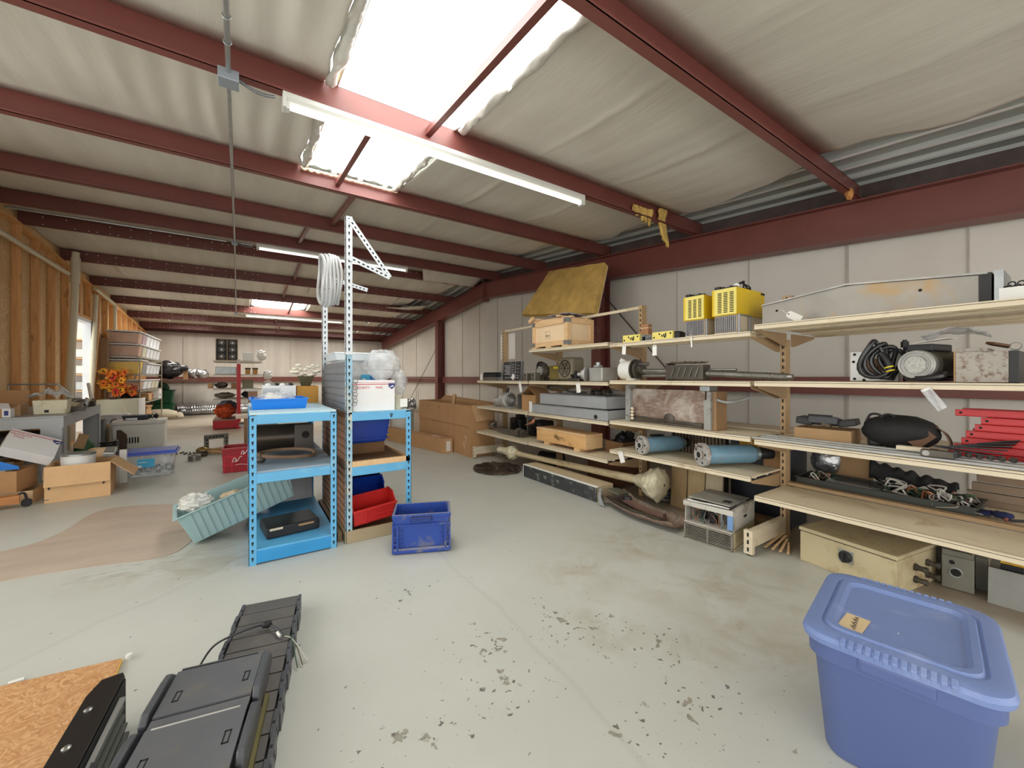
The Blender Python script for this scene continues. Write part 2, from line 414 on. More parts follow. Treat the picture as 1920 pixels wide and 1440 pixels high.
# ---- purlins: Z sections with bolt holes
def purlin(y, face, holes):
    b = MB(); z = zb(y); d = PD; tk = .004; x0, x1 = XL - .3, 4.86
    fl = .06 * face
    b.box(x0, y, z, x1, y + tk, z + d)                                   # web
    b.box(x0, y, z, x1, y - fl, z + tk)                                  # lower flange, towards the camera
    b.box(x0, y - fl, z, x1, y - fl + .004, z + .018)                    # stiffening lip
    b.box(x0, y, z + d - tk, x1, y + fl, z + d)                          # upper flange
    if holes:
        b.mi = 1
        r = random.Random(int(y * 100)); x = XL + .15
        while x < 4.3:
            if x < .15 or x > 2.4:
                for zz in (.035, .15):
                    if r.random() < .92: b.cyl((x, y - .0015, z + zz), (x, y - .0005, z + zz), .009, n=8)
                    if r.random() < .3: b.cyl((x + .09, y - .0015, z + zz), (x + .09, y - .0005, z + zz), .009, n=8)
            x += .235
    return struct(b.build('ceiling_beam', [m_maroon, m_white]))
for y in PY: purlin(y, 1, y > 8)
b = MB(); b.box(XL - .3, YB - .12, zb(YB) - .02, 4.86, YB - .1, zb(YB) + PD); b.box(XL - .3, YB - .2, zb(YB) - .02, 4.86, YB - .1, zb(YB) - .01)
struct(b.build('ceiling_beam', m_maroon))
# ridge tie: long pipe under the ridge purlins
# bridging straps between purlins
def bridging(x, i, dx=0.0, r=.028):
    b = MB(); y0, y1 = PY[i] + .004, PY[i + 1]
    b.bar((x, y0, zb(y0) + .1), (x + dx, y1, zb(y1) + .1), .045, .05); struct(b.build('ceiling_beam', m_maroon))
for x, i in ((1.16, 2), (.79, 3), (1.0, 4), (.75, 5), (.9, 7), (.8, 8), (1.05, 9), (.8, 10), (.95, 11)): bridging(x, i)
# gable rafter
def rafter():
    b = MB(); xc = 4.74
    for ya, yb in ((-3.2, YR), (YR, YB - .1)):
        za, zc = zb(ya) - .0, zb(yb) - .0; d = .36
        def pl(xa, xb, oa, ob): b.hexa([(xa, ya, za - oa), (xb, ya, za - oa), (xb, yb, zc - oa), (xa, yb, zc - oa), (xa, ya, za - ob), (xb, ya, za - ob), (xb, yb, zc - ob), (xa, yb, zc - ob)])
        pl(xc - .09, xc + .09, .012, 0); pl(xc - .006, xc + .006, d - .01, .012); pl(xc - .09, xc + .09, d, d - .012)
    b.box(xc - .09, YR - .012, zb(YR) - .37, xc + .09, YR + .012, zb(YR) - .005)
    b.box(xc - .06, YR - .05, zb(YR) - .43, xc + .06, YR + .06, zb(YR) - .36)
    return struct(b.build('ceiling_rafter', m_maroon))
rafter()
# dark closure above the rafter along the gable
b = MB()
for ya, yb in ((-3.2, YR), (YR, YB)):
    b.hexa([(4.9, ya, zb(ya) - .06), (4.96, ya, zb(ya) - .06), (4.96, yb, zb(yb) - .06), (4.9, yb, zb(yb) - .06), (4.9, ya, zb(ya) + PD + .1), (4.96, ya, zb(ya) + PD + .1), (4.96, yb, zb(yb) + PD + .1), (4.9, yb, zb(yb) + PD + .1)])
struct(b.build('trim_1', M('dark closure steel', (88, 74, 70), .6, var=.3, scale=6)))

# ---- insulation blankets, one per bay between purlins
def blanket(i, x0, x1f, y0=None, y1=None, sag=.07, seed=0, folds=0.0, x0f=None):
    ya, yb = PY[i] + .004 + (y0 or 0), PY[i + 1] - .002
    def top(y): return zb(y) + PD - .004
    def fn(u, v):
        y = ya + (yb - ya) * v
        xe = x1f(v) if callable(x1f) else x1f
        xs = x0f(v) if x0f else x0
        x = xs + (xe - xs) * u
        s = math.sin(PI * v)
        z = top(y) - sag * s * (.75 + .5 * wob((x * .5, y * .3, seed), 1.0)) - .012 * abs(wob((x * 3.2, y * .5, seed), 1.0)) * s
        for xs_ in (-2.05, -1.35, -.2, 2.1, 3.05):
            q_ = (x - xs_ - .05 * wob((y * .8, i, xs_), 1)) / .035; z -= .011 * s * math.exp(-q_ * q_)
        if folds: z -= folds * s * (.5 + .5 * math.sin(x * 34 + 3 * wob((x, y, seed), .8))) * u ** 3
        return (x, y, z)
    b = MB(); b.grid(fn, 170, 10)
    return struct(b.build('ceiling', m_ins, smooth=1.5, solid=.012))
nb = len(PY) - 1
FARFILL = {8: ((.36, 1.3), (2.6, 3.5)), 10: ((-1.9, -1.0), (.36, 1.3), (2.6, 3.5)), 11: ((-1.9, -1.0), (.36, 1.3), (2.6, 3.5))}  # spans left open for the added fill panels
FD = {8: .45, 10: .7, 11: .8}
edge = {0: 4.05, 1: 3.9, 2: 4.12, 3: 4.25, 4: 3.95, 5: 4.45, 6: 4.6, 7: 4.3, 8: 3.9, 9: 4.0, 10: 3.9, 11: 4.1}
for i in range(nb):
    e = edge[i]
    def xe(v, e=e, i=i): return e + .14 * wob((v * 2, i * 3.1, .5), 1.6) + (.34 * (v - .4) if i in (2, 3) else 0) + .02 * wob((v * 14, i, 2), 1)
    if i in (2, 3):
        blanket(i, XL - .1, lambda v, i=i: .43 + .03 * wob((v * 3, i, 0), 2), seed=i, folds=.028, sag=.05)
        blanket(i, 1.4, xe, seed=i + 20, x0f=lambda v, i=i: 1.42 + .05 * wob((v * 3, i, 4), 2) - .05 * v)
    elif i == 6: blanket(i, XL - .1, xe, seed=i, sag=.02)
    elif i in FARFILL and i != 9:
        xs = XL - .1
        for q, (a_, b_) in enumerate(FARFILL[i]):
            blanket(i, xs, a_, seed=i); blanket(i, a_, b_, y0=FD[i], seed=i + 40, sag=.03); xs = b_
        blanket(i, xs, xe, seed=i + 20)
    elif i == 9:
        blanket(i, XL - .1, .1, seed=i, folds=.03); blanket(i, 1.5, xe, seed=i + 20)
    else: blanket(i, XL - .1, xe, seed=i)

# torn insulation edges around the big skylight: crumpled facing rolled back over yellow fibreglass
def torn_edge(x, y0, y1, side, seed, mi=(0, 1)):
    b = MB()
    def fn(u, v):
        y = y0 + (y1 - y0) * u; a = v * PI * 1.25
        r = .03 + .014 * wob((u * 9, v * 3, seed), 1.2)
        return (x + side * (.0 - r * math.cos(a)) + .02 * wob((u * 7, v, seed), 1), y, zb(y) + PD - .03 - r * math.sin(a) - .02 * abs(wob((u * 16, v * 4, seed), 1)))
    b.grid(fn, 60, 8); b.mi = 1
    if side < 0:
        b.grid(lambda u, v: (x + side * (-.035 + .012 * wob((u * 20, 1, seed), 1) + .03 * v), y0 + (y1 - y0) * u, zb(y0 + (y1 - y0) * u) + PD - .005 - .03 * v), 50, 2)
    return struct(b.build('ceiling', [m_torn2, m_fiber], smooth=1.2, solid=.004))
m_torn2 = M('crumpled vinyl facing', (208, 206, 198), .3, .15, var=.1, scale=9, bump=.5, bscale=20)
torn_edge(.47, 1.4, 2.82, -1, 1); torn_edge(.47, 2.95, 4.3, -1, 2); torn_edge(1.4, 1.4, 2.8, 1, 3); torn_edge(1.36, 2.95, 4.32, 1, 4)
b = MB()   # ragged fibreglass along the purlin below the second panel
b.grid(lambda u, v: (.45 + .95 * u, 4.40 - .035 * v - .012 * wob((u * 22, v, 3), 1), zb(4.4) + PD - .02 - .05 * v * (.5 + .6 * abs(wob((u * 16, 0, 9), 1)))), 60, 3)
struct(b.build('ceiling', M('shredded batt', (214, 196, 160), .9, var=.15, scale=20, bump=.6), solid=.01))

# ---- gable wall with insulation facing, columns, girts, cable braces
def wall(name, fn, nu, nv, m):
    b = MB(); b.grid(fn, nu, nv); return struct(b.build(name, m, smooth=1.5, solid=.02))
def wy(y): return 3.4 - .085 * abs(y - YR)
wall('wall_right', lambda u, v: (XW + .006 * wob((u * 60, v, 0), 1) + .004 * abs(math.sin(u * 20.15 / .92 * PI)) ** 8, -3.2 + 20.15 * u, wy(-3.2 + 20.15 * u) * v), 260, 8, m_ins2)
wall('wall_back', lambda u, v: (XL - .1 + 7.6 * u, YB + .004 * abs(math.sin(u * 7.6 / .92 * PI)) ** 8, 2.85 * v), 120, 6, m_ins2)
m_seam = M('wall seam tape', (176, 168, 158), .6, var=.1)
b = MB()
for y, w in ((1.4, .018), (.62, .006), (2.32, .006), (3.25, .006), (6.9, .007), (7.9, .006), (8.75, .006), (9.7, .006), (13.2, .006), (14.6, .006)):
    b.box(XW - .022, y, 0, XW - .012, y + w, wy(y) - .32)
for x, w in ((-1.72, .025), (1.4, .006), (.2, .006), (2.6, .006), (-.6, .006)): b.box(x, YB - .022, 0, x + w, YB - .012, 2.55)
struct(b.build('trim_2', m_seam))
def column(y):
    b = MB(); z = zb(y) - .36; xa, xb = 4.66, 4.88
    b.box(xa, y - .1, 0, xa + .012, y + .1, z); b.box(xb - .012, y - .1, 0, xb, y + .1, z); b.box(xa, y - .004, 0, xb, y + .004, z)
    b.box(xa - .02, y - .12, 0, xb, y + .12, .015)
    b.mi = 1
    for zz in (.55, 1.0, 1.2, 1.75, 1.95, 2.2, 2.3):
        if zz < z - .05:
            for dy in (-.06, .06): b.cyl((xa - .002, y + dy, zz), (xa, y + dy, zz), .008, n=8)
    return struct(b.build('wall_column', [m_maroon, M('bolt hole', (190, 170, 160), .6)]))
for y in (4.55, 10.95): column(y)
def girt(p0, p1, nrm):
    b = MB(); p0, p1, n = Vector(p0), Vector(p1), Vector(nrm)
    b.hexa([p0, p1, p1 + n * .006, p0 + n * .006, p0 + Vector((0, 0, .175)), p1 + Vector((0, 0, .175)), p1 + n * .006 + Vector((0, 0, .175)), p0 + n * .006 + Vector((0, 0, .175))])
    for z in (0, .169):
        b.hexa([q + Vector((0, 0, z)) for q in (p0, p1, p1 - n * .07, p0 - n * .07)] + [q + Vector((0, 0, z + .006)) for q in (p0, p1, p1 - n * .07, p0 - n * .07)])
    return struct(b.build('trim_girt', m_maroon))
for a, c in ((-3.2, 4.44), (4.66, 10.84), (11.06, 16.9)): girt((4.8, a, 1.045), (4.8, c, 1.045), (-1, 0, 0))
girt((XL, 16.85, 1.045), (4.86, 16.85, 1.045), (0, -1, 0))
m_rod = M('brace rod', (70, 62, 60), .5, .4)
for pts in (((4.72, 4.5, 2.58), (4.8, 2.72, .66), (4.82, 2.2, .05)), ((4.72, 10.9, 2.2), (4.8, 13.5, .5), (4.82, 14.2, .05))):
    b = MB(); b.tube(pts, .009, 6); struct(b.build('wall_brace_rod', m_rod))
b = MB(); b.tube([(4.82, 12.85, .02), (4.82, 12.85, 1.03)], .006, 6); b.tube([(4.74, 16.7, 1.2), (4.74, 11.1, 1.16)], .008, 6); struct(b.build('wall_conduit', m_galv))

# ---- stud partition on the left
m_stud = wood('stud pine', (208, 152, 94), (232, 182, 124), (16, 16, 1.0), 1.6, knots=.4)
def osb(key, c1, c2, c3):
    m, t, b = nt(key)
    v = coords(t, (1, 1, 1))
    vo = t.nodes.new('ShaderNodeTexVoronoi'); vo.inputs['Scale'].default_value = 26
    mp = t.nodes.new('ShaderNodeMapping'); mp.inputs['Scale'].default_value = (1, 2.6, 1.4); mp.inputs['Rotation'].default_value = (.3, .2, .7)
    ns = t.nodes.new('ShaderNodeTexNoise'); ns.inputs['Scale'].default_value = 5
    L(t, v, ns.inputs['Vector'])
    ad = t.nodes.new('ShaderNodeVectorMath'); ad.operation = 'ADD'; L(t, v, ad.inputs[0]); L(t, ns.outputs['Color'], ad.inputs[1])
    L(t, ad.outputs[0], mp.inputs['Vector']); L(t, mp.outputs[0], vo.inputs['Vector'])
    sp = t.nodes.new('ShaderNodeSeparateColor'); L(t, vo.outputs['Color'], sp.inputs[0])
    out = ramp(t, sp.outputs[0], [(.05, rgb(*c1)), (.5, rgb(*c2)), (.95, rgb(*c3))])
    big = noisen(t, v, 2.5, 4, .6); out = mixc(t, ramp(t, big, [(.45, BW(0)), (.75, BW(.4))]), out, rgb(*c1))
    L(t, out, b.inputs['Base Color']); b.inputs['Roughness'].default_value = .7; bumpn(t, b, sp.outputs[0], .1, .003)
    return m
m_osb = osb('osb sheathing', (200, 158, 106), (228, 192, 142), (242, 216, 172))
DY0, DY1, DZ = 10.55, 11.4, 2.3
b = MB(); b.box(XL - .105, 4.6, 0, XL - .093, DY0 - .05, 3.6); b.box(XL - .105, DY1 + .05, 0, XL - .093, YB, 3.5); b.box(XL - .105, DY0 - .05, DZ + .05, XL - .093, DY1 + .05, 3.6)
struct(b.build('wall_left', m_osb))
y = 8.42 - 6 * .6
while y < YB:
    if not (DY0 - .06 < y < DY1 + .06):
        b = MB(); b.box(XL - .09, y, .04, XL, y + .04, zb(y) - .08); struct(b.build('wall_stud', m_stud))
    else:
        b = MB(); b.box(XL - .09, y, DZ + .12, XL, y + .04, zb(y) - .08); struct(b.build('wall_stud', m_stud))
    y += .6
for ya, yb in ((4.6, YR), (YR, YB)):
    b = MB(); b.hexa([(XL - .09, ya, zb(ya) - .08), (XL, ya, zb(ya) - .08), (XL, yb, zb(yb) - .08), (XL - .09, yb, zb(yb) - .08), (XL - .09, ya, zb(ya) - .04), (XL, ya, zb(ya) - .04), (XL, yb, zb(yb) - .04), (XL - .09, yb, zb(yb) - .04)])
    struct(b.build('wall_top_plate', m_stud))
for ya, yb in ((4.6, DY0 - .05), (DY1 + .05, YB)):
    b = MB(); b.box(XL - .09, ya, 0, XL, yb, .04); struct(b.build('wall_sole_plate', m_stud))
b = MB(); b.box(XL - .09, DY0 - .05, DZ + .05, XL, DY1 + .05, DZ + .12); struct(b.build('trim_3', m_stud))
m_wtrim = M('white door paint', (226, 230, 234), .5, var=.03)
b = MB(); b.box(XL - .11, DY0 - .05, 0, XL + .012, DY0, DZ + .05); b.box(XL - .11, DY1, 0, XL + .012, DY1 + .07, DZ + .05); b.box(XL - .11, DY0, DZ, XL + .012, DY1, DZ + .06)
struct(b.build('door_1', m_wtrim))
# room seen through the doorway
b = MB(); b.box(-5.4, 13.3, 0, XL - .17, 13.35, 3.0); struct(b.build('wall_side_room', M('side room paint', (206, 212, 220), .6, var=.03)))
# ================================================================== long steel shelving on the right
SX = 3.41
def W(t): return tuple(-q for q in t.location)      # parts given in world metres under a thing at t
def upright_mb(y, h, front=True):
    b = MB(); b.box(SX - .04, y - .018, .0, SX + .04, y + .018, h); b.mi = 1
    z = .06
    while z < h - .04:
        b.box(SX - .0415, y - .005, z, SX - .039, y + .005, z + .026)
        if z > 1.2: b.box(SX - .0415, y - .011, z + .002, SX - .0395, y - .008, z + .02)
        z += .0508
    return b
def foot_mb(y, sgn=-1):
    b = MB(); xf = SX + sgn * .53
    b.box(SX + sgn * .045, y - .022, .055, xf, y + .022, .165)
    b.box(xf, y - .028, .012, xf + sgn * .035, y + .028, .172)
    b.box(SX + sgn * .05, y - .024, .11, xf - sgn * .03, y + .024, .114)
    b.mi = 1
    for k in range(3): b.box(xf + sgn * .035, y - .006, .03 + k * .05, xf + sgn * .0365, y + .006, .058 + k * .05)
    b.mi = 2; b.cyl((xf + sgn * .01, y, 0), (xf + sgn * .01, y, .014), .018, n=10); return b
def shelf_mb(y0, y1, z, x0, x1, lip=.034):
    b = MB(); b.box(x0, y0, z - .012, x1, y1, z)
    d = 1 if x1 > x0 else -1
    b.box(x0 - d * .008, y0, z - lip, x0 + d * .012, y1, z - .001)          # rounded front lip
    b.box(x0 + d * .1, y0 + .02, z - .03, x0 + d * .13, y1 - .02, z - .012); b.box(x0 + d * .28, y0 + .02, z - .03, x0 + d * .31, y1 - .02, z - .012)
    b.mi = 1; b.box(x0 - d * .0088, y0 + .002, z - .011, x0 - d * .0078, y1 - .002, z - .0085)
    b.box(x0 + d * .014, y0, z, x0 + d * .0165, y1, z + .0005)
    return b
def bracket_mb(y, z, x0, x1):
    b = MB(); xr = SX - .04 if x0 < SX else SX + .04
    b.prism([(x0, z - .034), (xr, z - .034), (xr, z - .13), (xr + (x0 - xr) * .12, z - .13), (x0, z - .05)], (0, .004, 0), (0, y - .002, 0), (1, 0, 0), (0, 0, 1)); return b
m_rust = M('worn tan upright', (184, 154, 114), .55, var=.16, scale=6)
def shelving(y0, y1, levels, label, up_y, up_h, back=(), foot=True, rail=None, end_bracket=False):
    t = T('shelving_bay', label, 'shelving', (SX, (y0 + y1) / 2, 0), group='bays of the long tan shelving')
    for y in up_y:
        upright_mb(y, up_h).build('upright', [m_rust, m_hole], t, W(t), bevel=.002)
        if foot: foot_mb(y).build('base_foot', [m_beige, m_hole, m_black], t, W(t), bevel=.002)
    for z, depth in levels:
        s = shelf_mb(y0 + .004, y1 - .004, z, SX - .04 - depth, SX - .042).build('shelf', [m_beige, m_hole], t, W(t), bevel=.002)
        for y in ((y0 + .012, y1 - .014) if z > .3 else ()):
            bracket_mb(y, z, SX - .04 - depth + .03, SX - .04).build('bracket', m_tan, s)
    for z, depth in back:
        s = shelf_mb(y0 + .004, y1 - .004, z, SX + .04 + depth, SX + .042).build('shelf', [m_beige, m_hole], t, W(t), bevel=.002)
        bracket_mb(y1 - .014, z, SX + .04 + depth - .03, SX + .04).build('bracket', m_tan, s)
    if rail:
        b = MB(); b.box(SX - .02, y0 + .012, rail - .03, SX + .0, y1 - .012, rail); b.build('top_rail', m_beige, t, W(t))
    return t
bay_n = shelving(.04, 1.35, [(.405, .46), (.79, .46), (1.19, .46), (1.578, .46)], 'nearest shelving bay, holding the grey machine cover on its top shelf', [1.36], 1.5, back=[(.405, .46), (.79, .46), (1.578, .46)])
bay_c = shelving(1.37, 2.655, [(.525, .46), (.802, .46), (1.186, .46), (1.537, .46)], 'shelving bay with the two yellow drive units on its top shelf', [2.665], 1.955, back=[(.802, .3), (1.186, .3)], foot=False)
bay_f = shelving(2.675, 3.965, [(.418, .47), (.782, .46), (1.168, .46), (1.555, .46)], 'shelving bay with the pale wooden crate on its top shelf', [3.975], 1.955, back=[(.418, .4), (.782, .4), (1.168, .4)], rail=1.95, foot=False)
bay_e = shelving(3.985, 5.28, [(.412, .47), (.782, .46), (1.165, .46)], 'farthest shelving bay, next to the tall cardboard carton', [5.29], 1.955, back=[(.412, .4), (.782, .4)], rail=1.95)
b = MB(); b.box(SX - .02, .06, .405, SX + .03, 1.35, .428); b.build('centre_rail', m_tan, bay_n, W(bay_n))

# white cards on strings, hanging from shelf edges or things
def hang_tag(y, z, x, label, w=.042, h=.085, tilt=0.0, lay=None, cord=.05):
    t = T('paper_tag', label, 'tag', (x, y, z), group='white paper tags on the shelving', rot=lay or (tilt, 0, 0))
    b = MB(); b.prism([(-w / 2, 0), (w / 2, 0), (w / 2, h * .86), (w * .28, h), (-w * .28, h), (-w / 2, h * .86)], (.0012, 0, 0), (0, 0, 0), (0, 1, 0), (0, 0, 1))
    b.build('card', m_paper, t)
    b = MB(); b.mi = 0; b.cyl((-.0005, 0, h * .9), (.0018, 0, h * .9), .0045, n=10); b.build('eyelet', m_ink, t)
    b = MB(); b.tube([(.0005, 0, h * .9), (.006, .004, h * .9 + cord * .5), (.014, 0, h * .9 + cord)], .0008, 5); b.build('string', m_paper, t)
    return t
hang_tag(2.465, 1.425, 2.885, 'white tag hanging below the top shelf under the left small yellow relay board', tilt=.05)
hang_tag(2.135, 1.40, 2.885, 'white tag hanging below the top shelf under the right small yellow relay board', h=.09)
hang_tag(5.19, 1.1685, 2.925, 'white tag standing on the shelf before the toothed comb block', h=.095, w=.07)
hang_tag(4.37, 1.188, 2.93, 'crooked white tag on the shelf before the dark control panel', w=.06, h=.075, tilt=.5)
hang_tag(4.1, 1.03, 2.885, 'white tag hanging at a slant below the control panel shelf', w=.055, h=.135, tilt=-.3)
hang_tag(3.06, 1.055, 2.885, 'white tag hanging in front of the upper galvanised trough', w=.06, h=.1, tilt=-.12)
hang_tag(2.475, .43, 2.885, 'white tag hanging beside the left blue cylinder', w=.055, h=.105, tilt=-.35)
hang_tag(1.8, 1.45, 2.89, 'thin paper strip hanging from the shelf below the yellow drives', w=.012, h=.1, tilt=-.05)
t = hang_tag(1.08, 1.583, 2.93, 'white tag lying on the shelf against the grey machine cover', w=.05, h=.085, lay=(-.9, -.5, 0))
# clear plastic sleeve hanging under the shelf
t = T('plastic_sleeve', 'clear plastic sleeve hanging at a slant below the grey speckled box', 'plastic sleeve', (2.885, .455, 1.06), rot=(-.55, 0, 0))
b = MB(); b.grid(lambda u, v: (.004 * math.sin(u * 9 + v * 4), -.02 + .04 * u, .12 * v - .004 * u), 6, 10); b.build('film', m_film, t, solid=.001)
b = MB(); b.box(-.003, -.018, .105, .003, .018, .118); b.build('clip', m_white, t)
# ================================================================== things on the shelving, far bays
def motor(t, L, r, axis=(0, 1, 0), mat=None, fins=0, cap=None, shaft=.0, box=None, flange=0.0, z=None, O=(0, 0, 0), mshaft=None):
    """electric motor lying along axis from O: ribbed body, end caps, optional flange, shaft and terminal box"""
    ax = Vector(axis).normalized(); O = Vector(O) + Vector((0, 0, r if z is None else z)); mat = mat or m_alu
    b = MB(); b.lathe([(r * .8, 0), (r, L * .04), (r, L * .96), (r * .8, L)], O, ax, 24)
    if fins:
        s = ax.cross(Vector((0, 0, 1))); 
        for k in range(fins):
            a = 2 * PI * k / fins; d = s * math.cos(a) + Vector((0, 0, 1)) * math.sin(a)
            b.bar(O + d * r + ax * L * .14, O + d * r + ax * L * .86, r * .06, r * .18, d)
    b.build('body', mat, t, smooth=SM)
    if cap is not None:
        b = MB(); b.lathe([(r * .55, -L * .16), (r * .98, -L * .1), (r * 1.03, 0), (r * 1.03, L * .05)], O, ax, 24); b.build('end_cap', cap, t, smooth=SM)
    if flange:
        b = MB(); b.lathe([(flange, 0), (flange, L * .05), (r * .7, L * .07)], O + ax * L * .96, ax, 28); b.build('flange', mat, t, smooth=SM)
    if shaft:
        b = MB(); b.cyl(O + ax * L, O + ax * (L + shaft), r * .2, n=14); b.cyl(O + ax * L, O + ax * (L + shaft * .4), r * .34, n=14); b.build('shaft', mshaft or m_steel, t, smooth=SM)
    if box:
        x, y, zz = box; b = MB(); c = O + ax * L * .5 + Vector((0, 0, r)); b.obox(c + Vector((0, 0, zz * .4)), (x, y, zz)); b.build('terminal_box', mat, t, bevel=.004)
    if z is None:
        b = MB(); s = ax.cross(Vector((0, 0, 1))); base = O - Vector((0, 0, r))
        for k in (.25, .75): b.bar(base + ax * L * k - s * r * .9 + Vector((0, 0, .004)), base + ax * L * k + s * r * .9 + Vector((0, 0, .004)), L * .12, .008); b.bar(base + ax * L * k + Vector((0, 0, .004)), O + ax * L * k, L * .1, r * .9, s)
        b.build('foot', mat, t)

# ---- wooden crate with metal corners on the top shelf
CZ = 1.5575
t = T('wooden_crate', 'pale plywood shipping crate with metal corners on the top shelf', 'crate', (2.95, 3.31, CZ))
w, l, h = .41, .645, .32
b = MB(); b.box(.02, .02, .03, w - .02, l - .02, h - .03); b.build('panel', M('birch plywood', (236, 210, 172), .6, var=.05, scale=4), t)
b = MB()
for x in (0, w - .05):
    for y in (0, l - .05): b.box(x, y, .02, x + .05, y + .05, h)
for z in (.02, h - .055):
    for x in (0, w - .02): b.box(x, .05, z, x + .02, l - .05, z + .055)
    for y in (0, l - .02): b.box(.05, y, z, w - .05, y + .02, z + .055)
b.build('batten', m_wood, t, bevel=.002)
for y in (-.005, l / 2 - .04, l - .09):
    b = MB(); b.box(-.005, y, 0, w, y + .09, .02); b.build('skid', m_wood, t)
for z in (.02, h - .05):
    for y in (0, l):
        b = MB(); s = -1 if y == 0 else 1
        b.box(-.004, y - (0 if y == 0 else .06), z, .0, y + (.06 if y == 0 else 0), z + .052); b.box(0, y + s * .0, z, .06, y + s * .004, z + .052)
        b.cyl((-.006, y - s * .02, z + .026), (-.003, y - s * .02, z + .026), .006, n=8); b.build('metal_corner', m_galv, t)
# printed handling marks on the long side (wine glass and arrows)
b = MB(); ox, oy, oz = -.0006 + .02, .33, .16
b.frame(0, 0, .09, .09, .002, 0, .0008)
for cx_ in (.012,):
    b.prism([(.012, .045), (.042, .045), (.036, .03), (.029, .027), (.029, .016), (.036, .013), (.018, .013), (.025, .016), (.025, .027), (.018, .03)], (0, .0008, 0), (0, 0, 0), (1, 0, 0), (0, 0, 1))
for dx in (.054, .072):
    b.prism([(dx - .007, .034), (dx, .048), (dx + .007, .034), (dx + .002, .034), (dx + .002, .016), (dx - .002, .016), (dx - .002, .034)], (0, .0008, 0), (0, 0, 0), (1, 0, 0), (0, 0, 1))
b.box(.006, 0, .072, .06, .0008, .074)
b.build('handling_mark', m_ink, t, (.0192, .41, .11), (0, 0, -PI / 2))
# slats and cloth lying on the crate
def slat(p0, p1, w_, h_, label, name='pine_strip', cat='wood strip', m=None):
    c = (Vector(p0) + Vector(p1)) / 2; b = MB(); b.bar(Vector(p0) - c, Vector(p1) - c, w_, h_); o = b.build(name, m or m_wood, None, c, bevel=.002); return tag(o, label, cat, 'loose slats on the pale crate')
zt = CZ + .32
slat((2.98, 4.02, zt + .014), (3.02, 3.30, zt + .014), .05, .02, 'front pine slat lying along the top of the pale crate')
slat((3.2, 3.96, zt + .012), (3.28, 3.33, zt + .012), .045, .02, 'rear pine slat lying along the top of the pale crate')
slat((2.94, 3.86, zt + .034), (3.36, 3.78, zt + .034), .06, .018, 'short cross slat at the far end of the crate top')
slat((2.94, 3.46, zt + .034), (3.36, 3.5, zt + .034), .06, .018, 'short cross slat at the near end of the crate top')
slat((2.93, 3.98, zt + .014), (2.93, 3.9, zt + .06), .04, .04, 'small square wood block at the far corner of the crate top', 'wood_block', 'block')
b = MB(); b.grid(lambda u, v: (3.06 - .1 + .34 * u, 3.4 - .04 + .3 * v, zt + .05 + .02 * abs(wob((u * 3, v * 3, 1), 1.5)) + .028 * math.sin(PI * u) * math.sin(PI * v)), 16, 14)
tag(b.build('packing_cloth', M('grey violet cloth', (168, 164, 172), .9, var=.12), None, smooth=1.5, solid=.006), 'crumpled grey cloth lying over the slats on the pale crate', 'cloth')
# ---- insulation batt leaning above
t = T('insulation_batt', 'yellow fibreglass batt leaning against the gable rafter above the crate', 'insulation', (3.98, 3.9, 2.02))
P0, P1, P2, P3 = Vector((-.1, -.12, .02)), Vector((-.1, 1.55, .22)), Vector((.42, 1.45, 1.0)), Vector((.25, .02, .78))
def batt(off):
    def f(u, v):
        p = P0.lerp(P1, u).lerp(P3.lerp(P2, u), v); n = Vector((-.86, 0, .5))
        return p + n * (off + .02 * wob((u * 4, v * 4, 2), 1.5) * (1 if off > 0 else .2))
    return f
b = MB(); b.grid(batt(.05), 26, 18)
b.grid(lambda u, v: batt(.05)(u, 0) .lerp(batt(-.03)(u, 0), v), 26, 2); b.grid(lambda u, v: batt(.05)(u, 1).lerp(batt(-.03)(u, 1), v), 26, 2)
b.grid(lambda u, v: batt(.05)(0, u).lerp(batt(-.03)(0, u), v), 18, 2); b.grid(lambda u, v: batt(.05)(1, u).lerp(batt(-.03)(1, u), v), 18, 2)
b.build('fibreglass', m_fiber, t, smooth=1.2)
b = MB(); b.grid(batt(-.034), 10, 10); b.build('white_backing', m_white, t, solid=.006)
# ---- bay with control panel etc. (shelf 3, z 1.168)
Z3 = 1.1705
t = T('grey_box', 'small grey box at the far left end of the control panel shelf', 'box', (2.99, 5.22, Z3 - .003)); b = MB(); b.tray(0, 0, 0, .16, .14, .05, .004); b.build('body', M('grey card', (150, 146, 136), .8), t)
b = MB(); b.box(.01, .01, .006, .15, .13, .03); b.build('contents', m_dsteel, t)
t = T('comb_block', 'black toothed comb block with grey lower teeth on the shelf', 'machine part', (2.97, 4.86, Z3))
b = MB(); b.box(0, 0, .045, .14, .36, .075)
for k in range(9): b.box(.0, .012 + k * .04, .075, .14, .03 + k * .04, .115)
b.build('upper_teeth', m_black, t, bevel=.002)
b = MB(); b.box(0, 0, 0, .14, .36, .022)
for k in range(9): b.box(0, .008 + k * .04, .022, .14, .028 + k * .04, .045)
b.build('lower_teeth', m_steel, t, bevel=.002)
t = T('control_panel', 'dark control panel with printed labels standing on the shelf', 'control panel', (3.06, 4.37, Z3), rot=(0, .06, -.0))
b = MB(); b.box(0, 0, 0, .05, .5, .26); b.build('housing', m_galv, t, bevel=.003)
b = MB(); b.box(-.004, 0, .004, 0, .43, .256); b.build('face_plate', M('dark panel face', (44, 46, 50), .35), t)
m_print = M('panel print', (190, 194, 198), .6)
b = MB()
for k in range(7): b.box(-.005, .26, .2 - k * .02, -.004, .41 - (k % 3) * .02, .208 - k * .02)
for k in range(6): b.box(-.005, .16, .215 - k * .034, -.004, .22, .222 - k * .034)
for k in range(4): b.box(-.005, .03, .2 - k * .045, -.004, .1, .204 - k * .045)
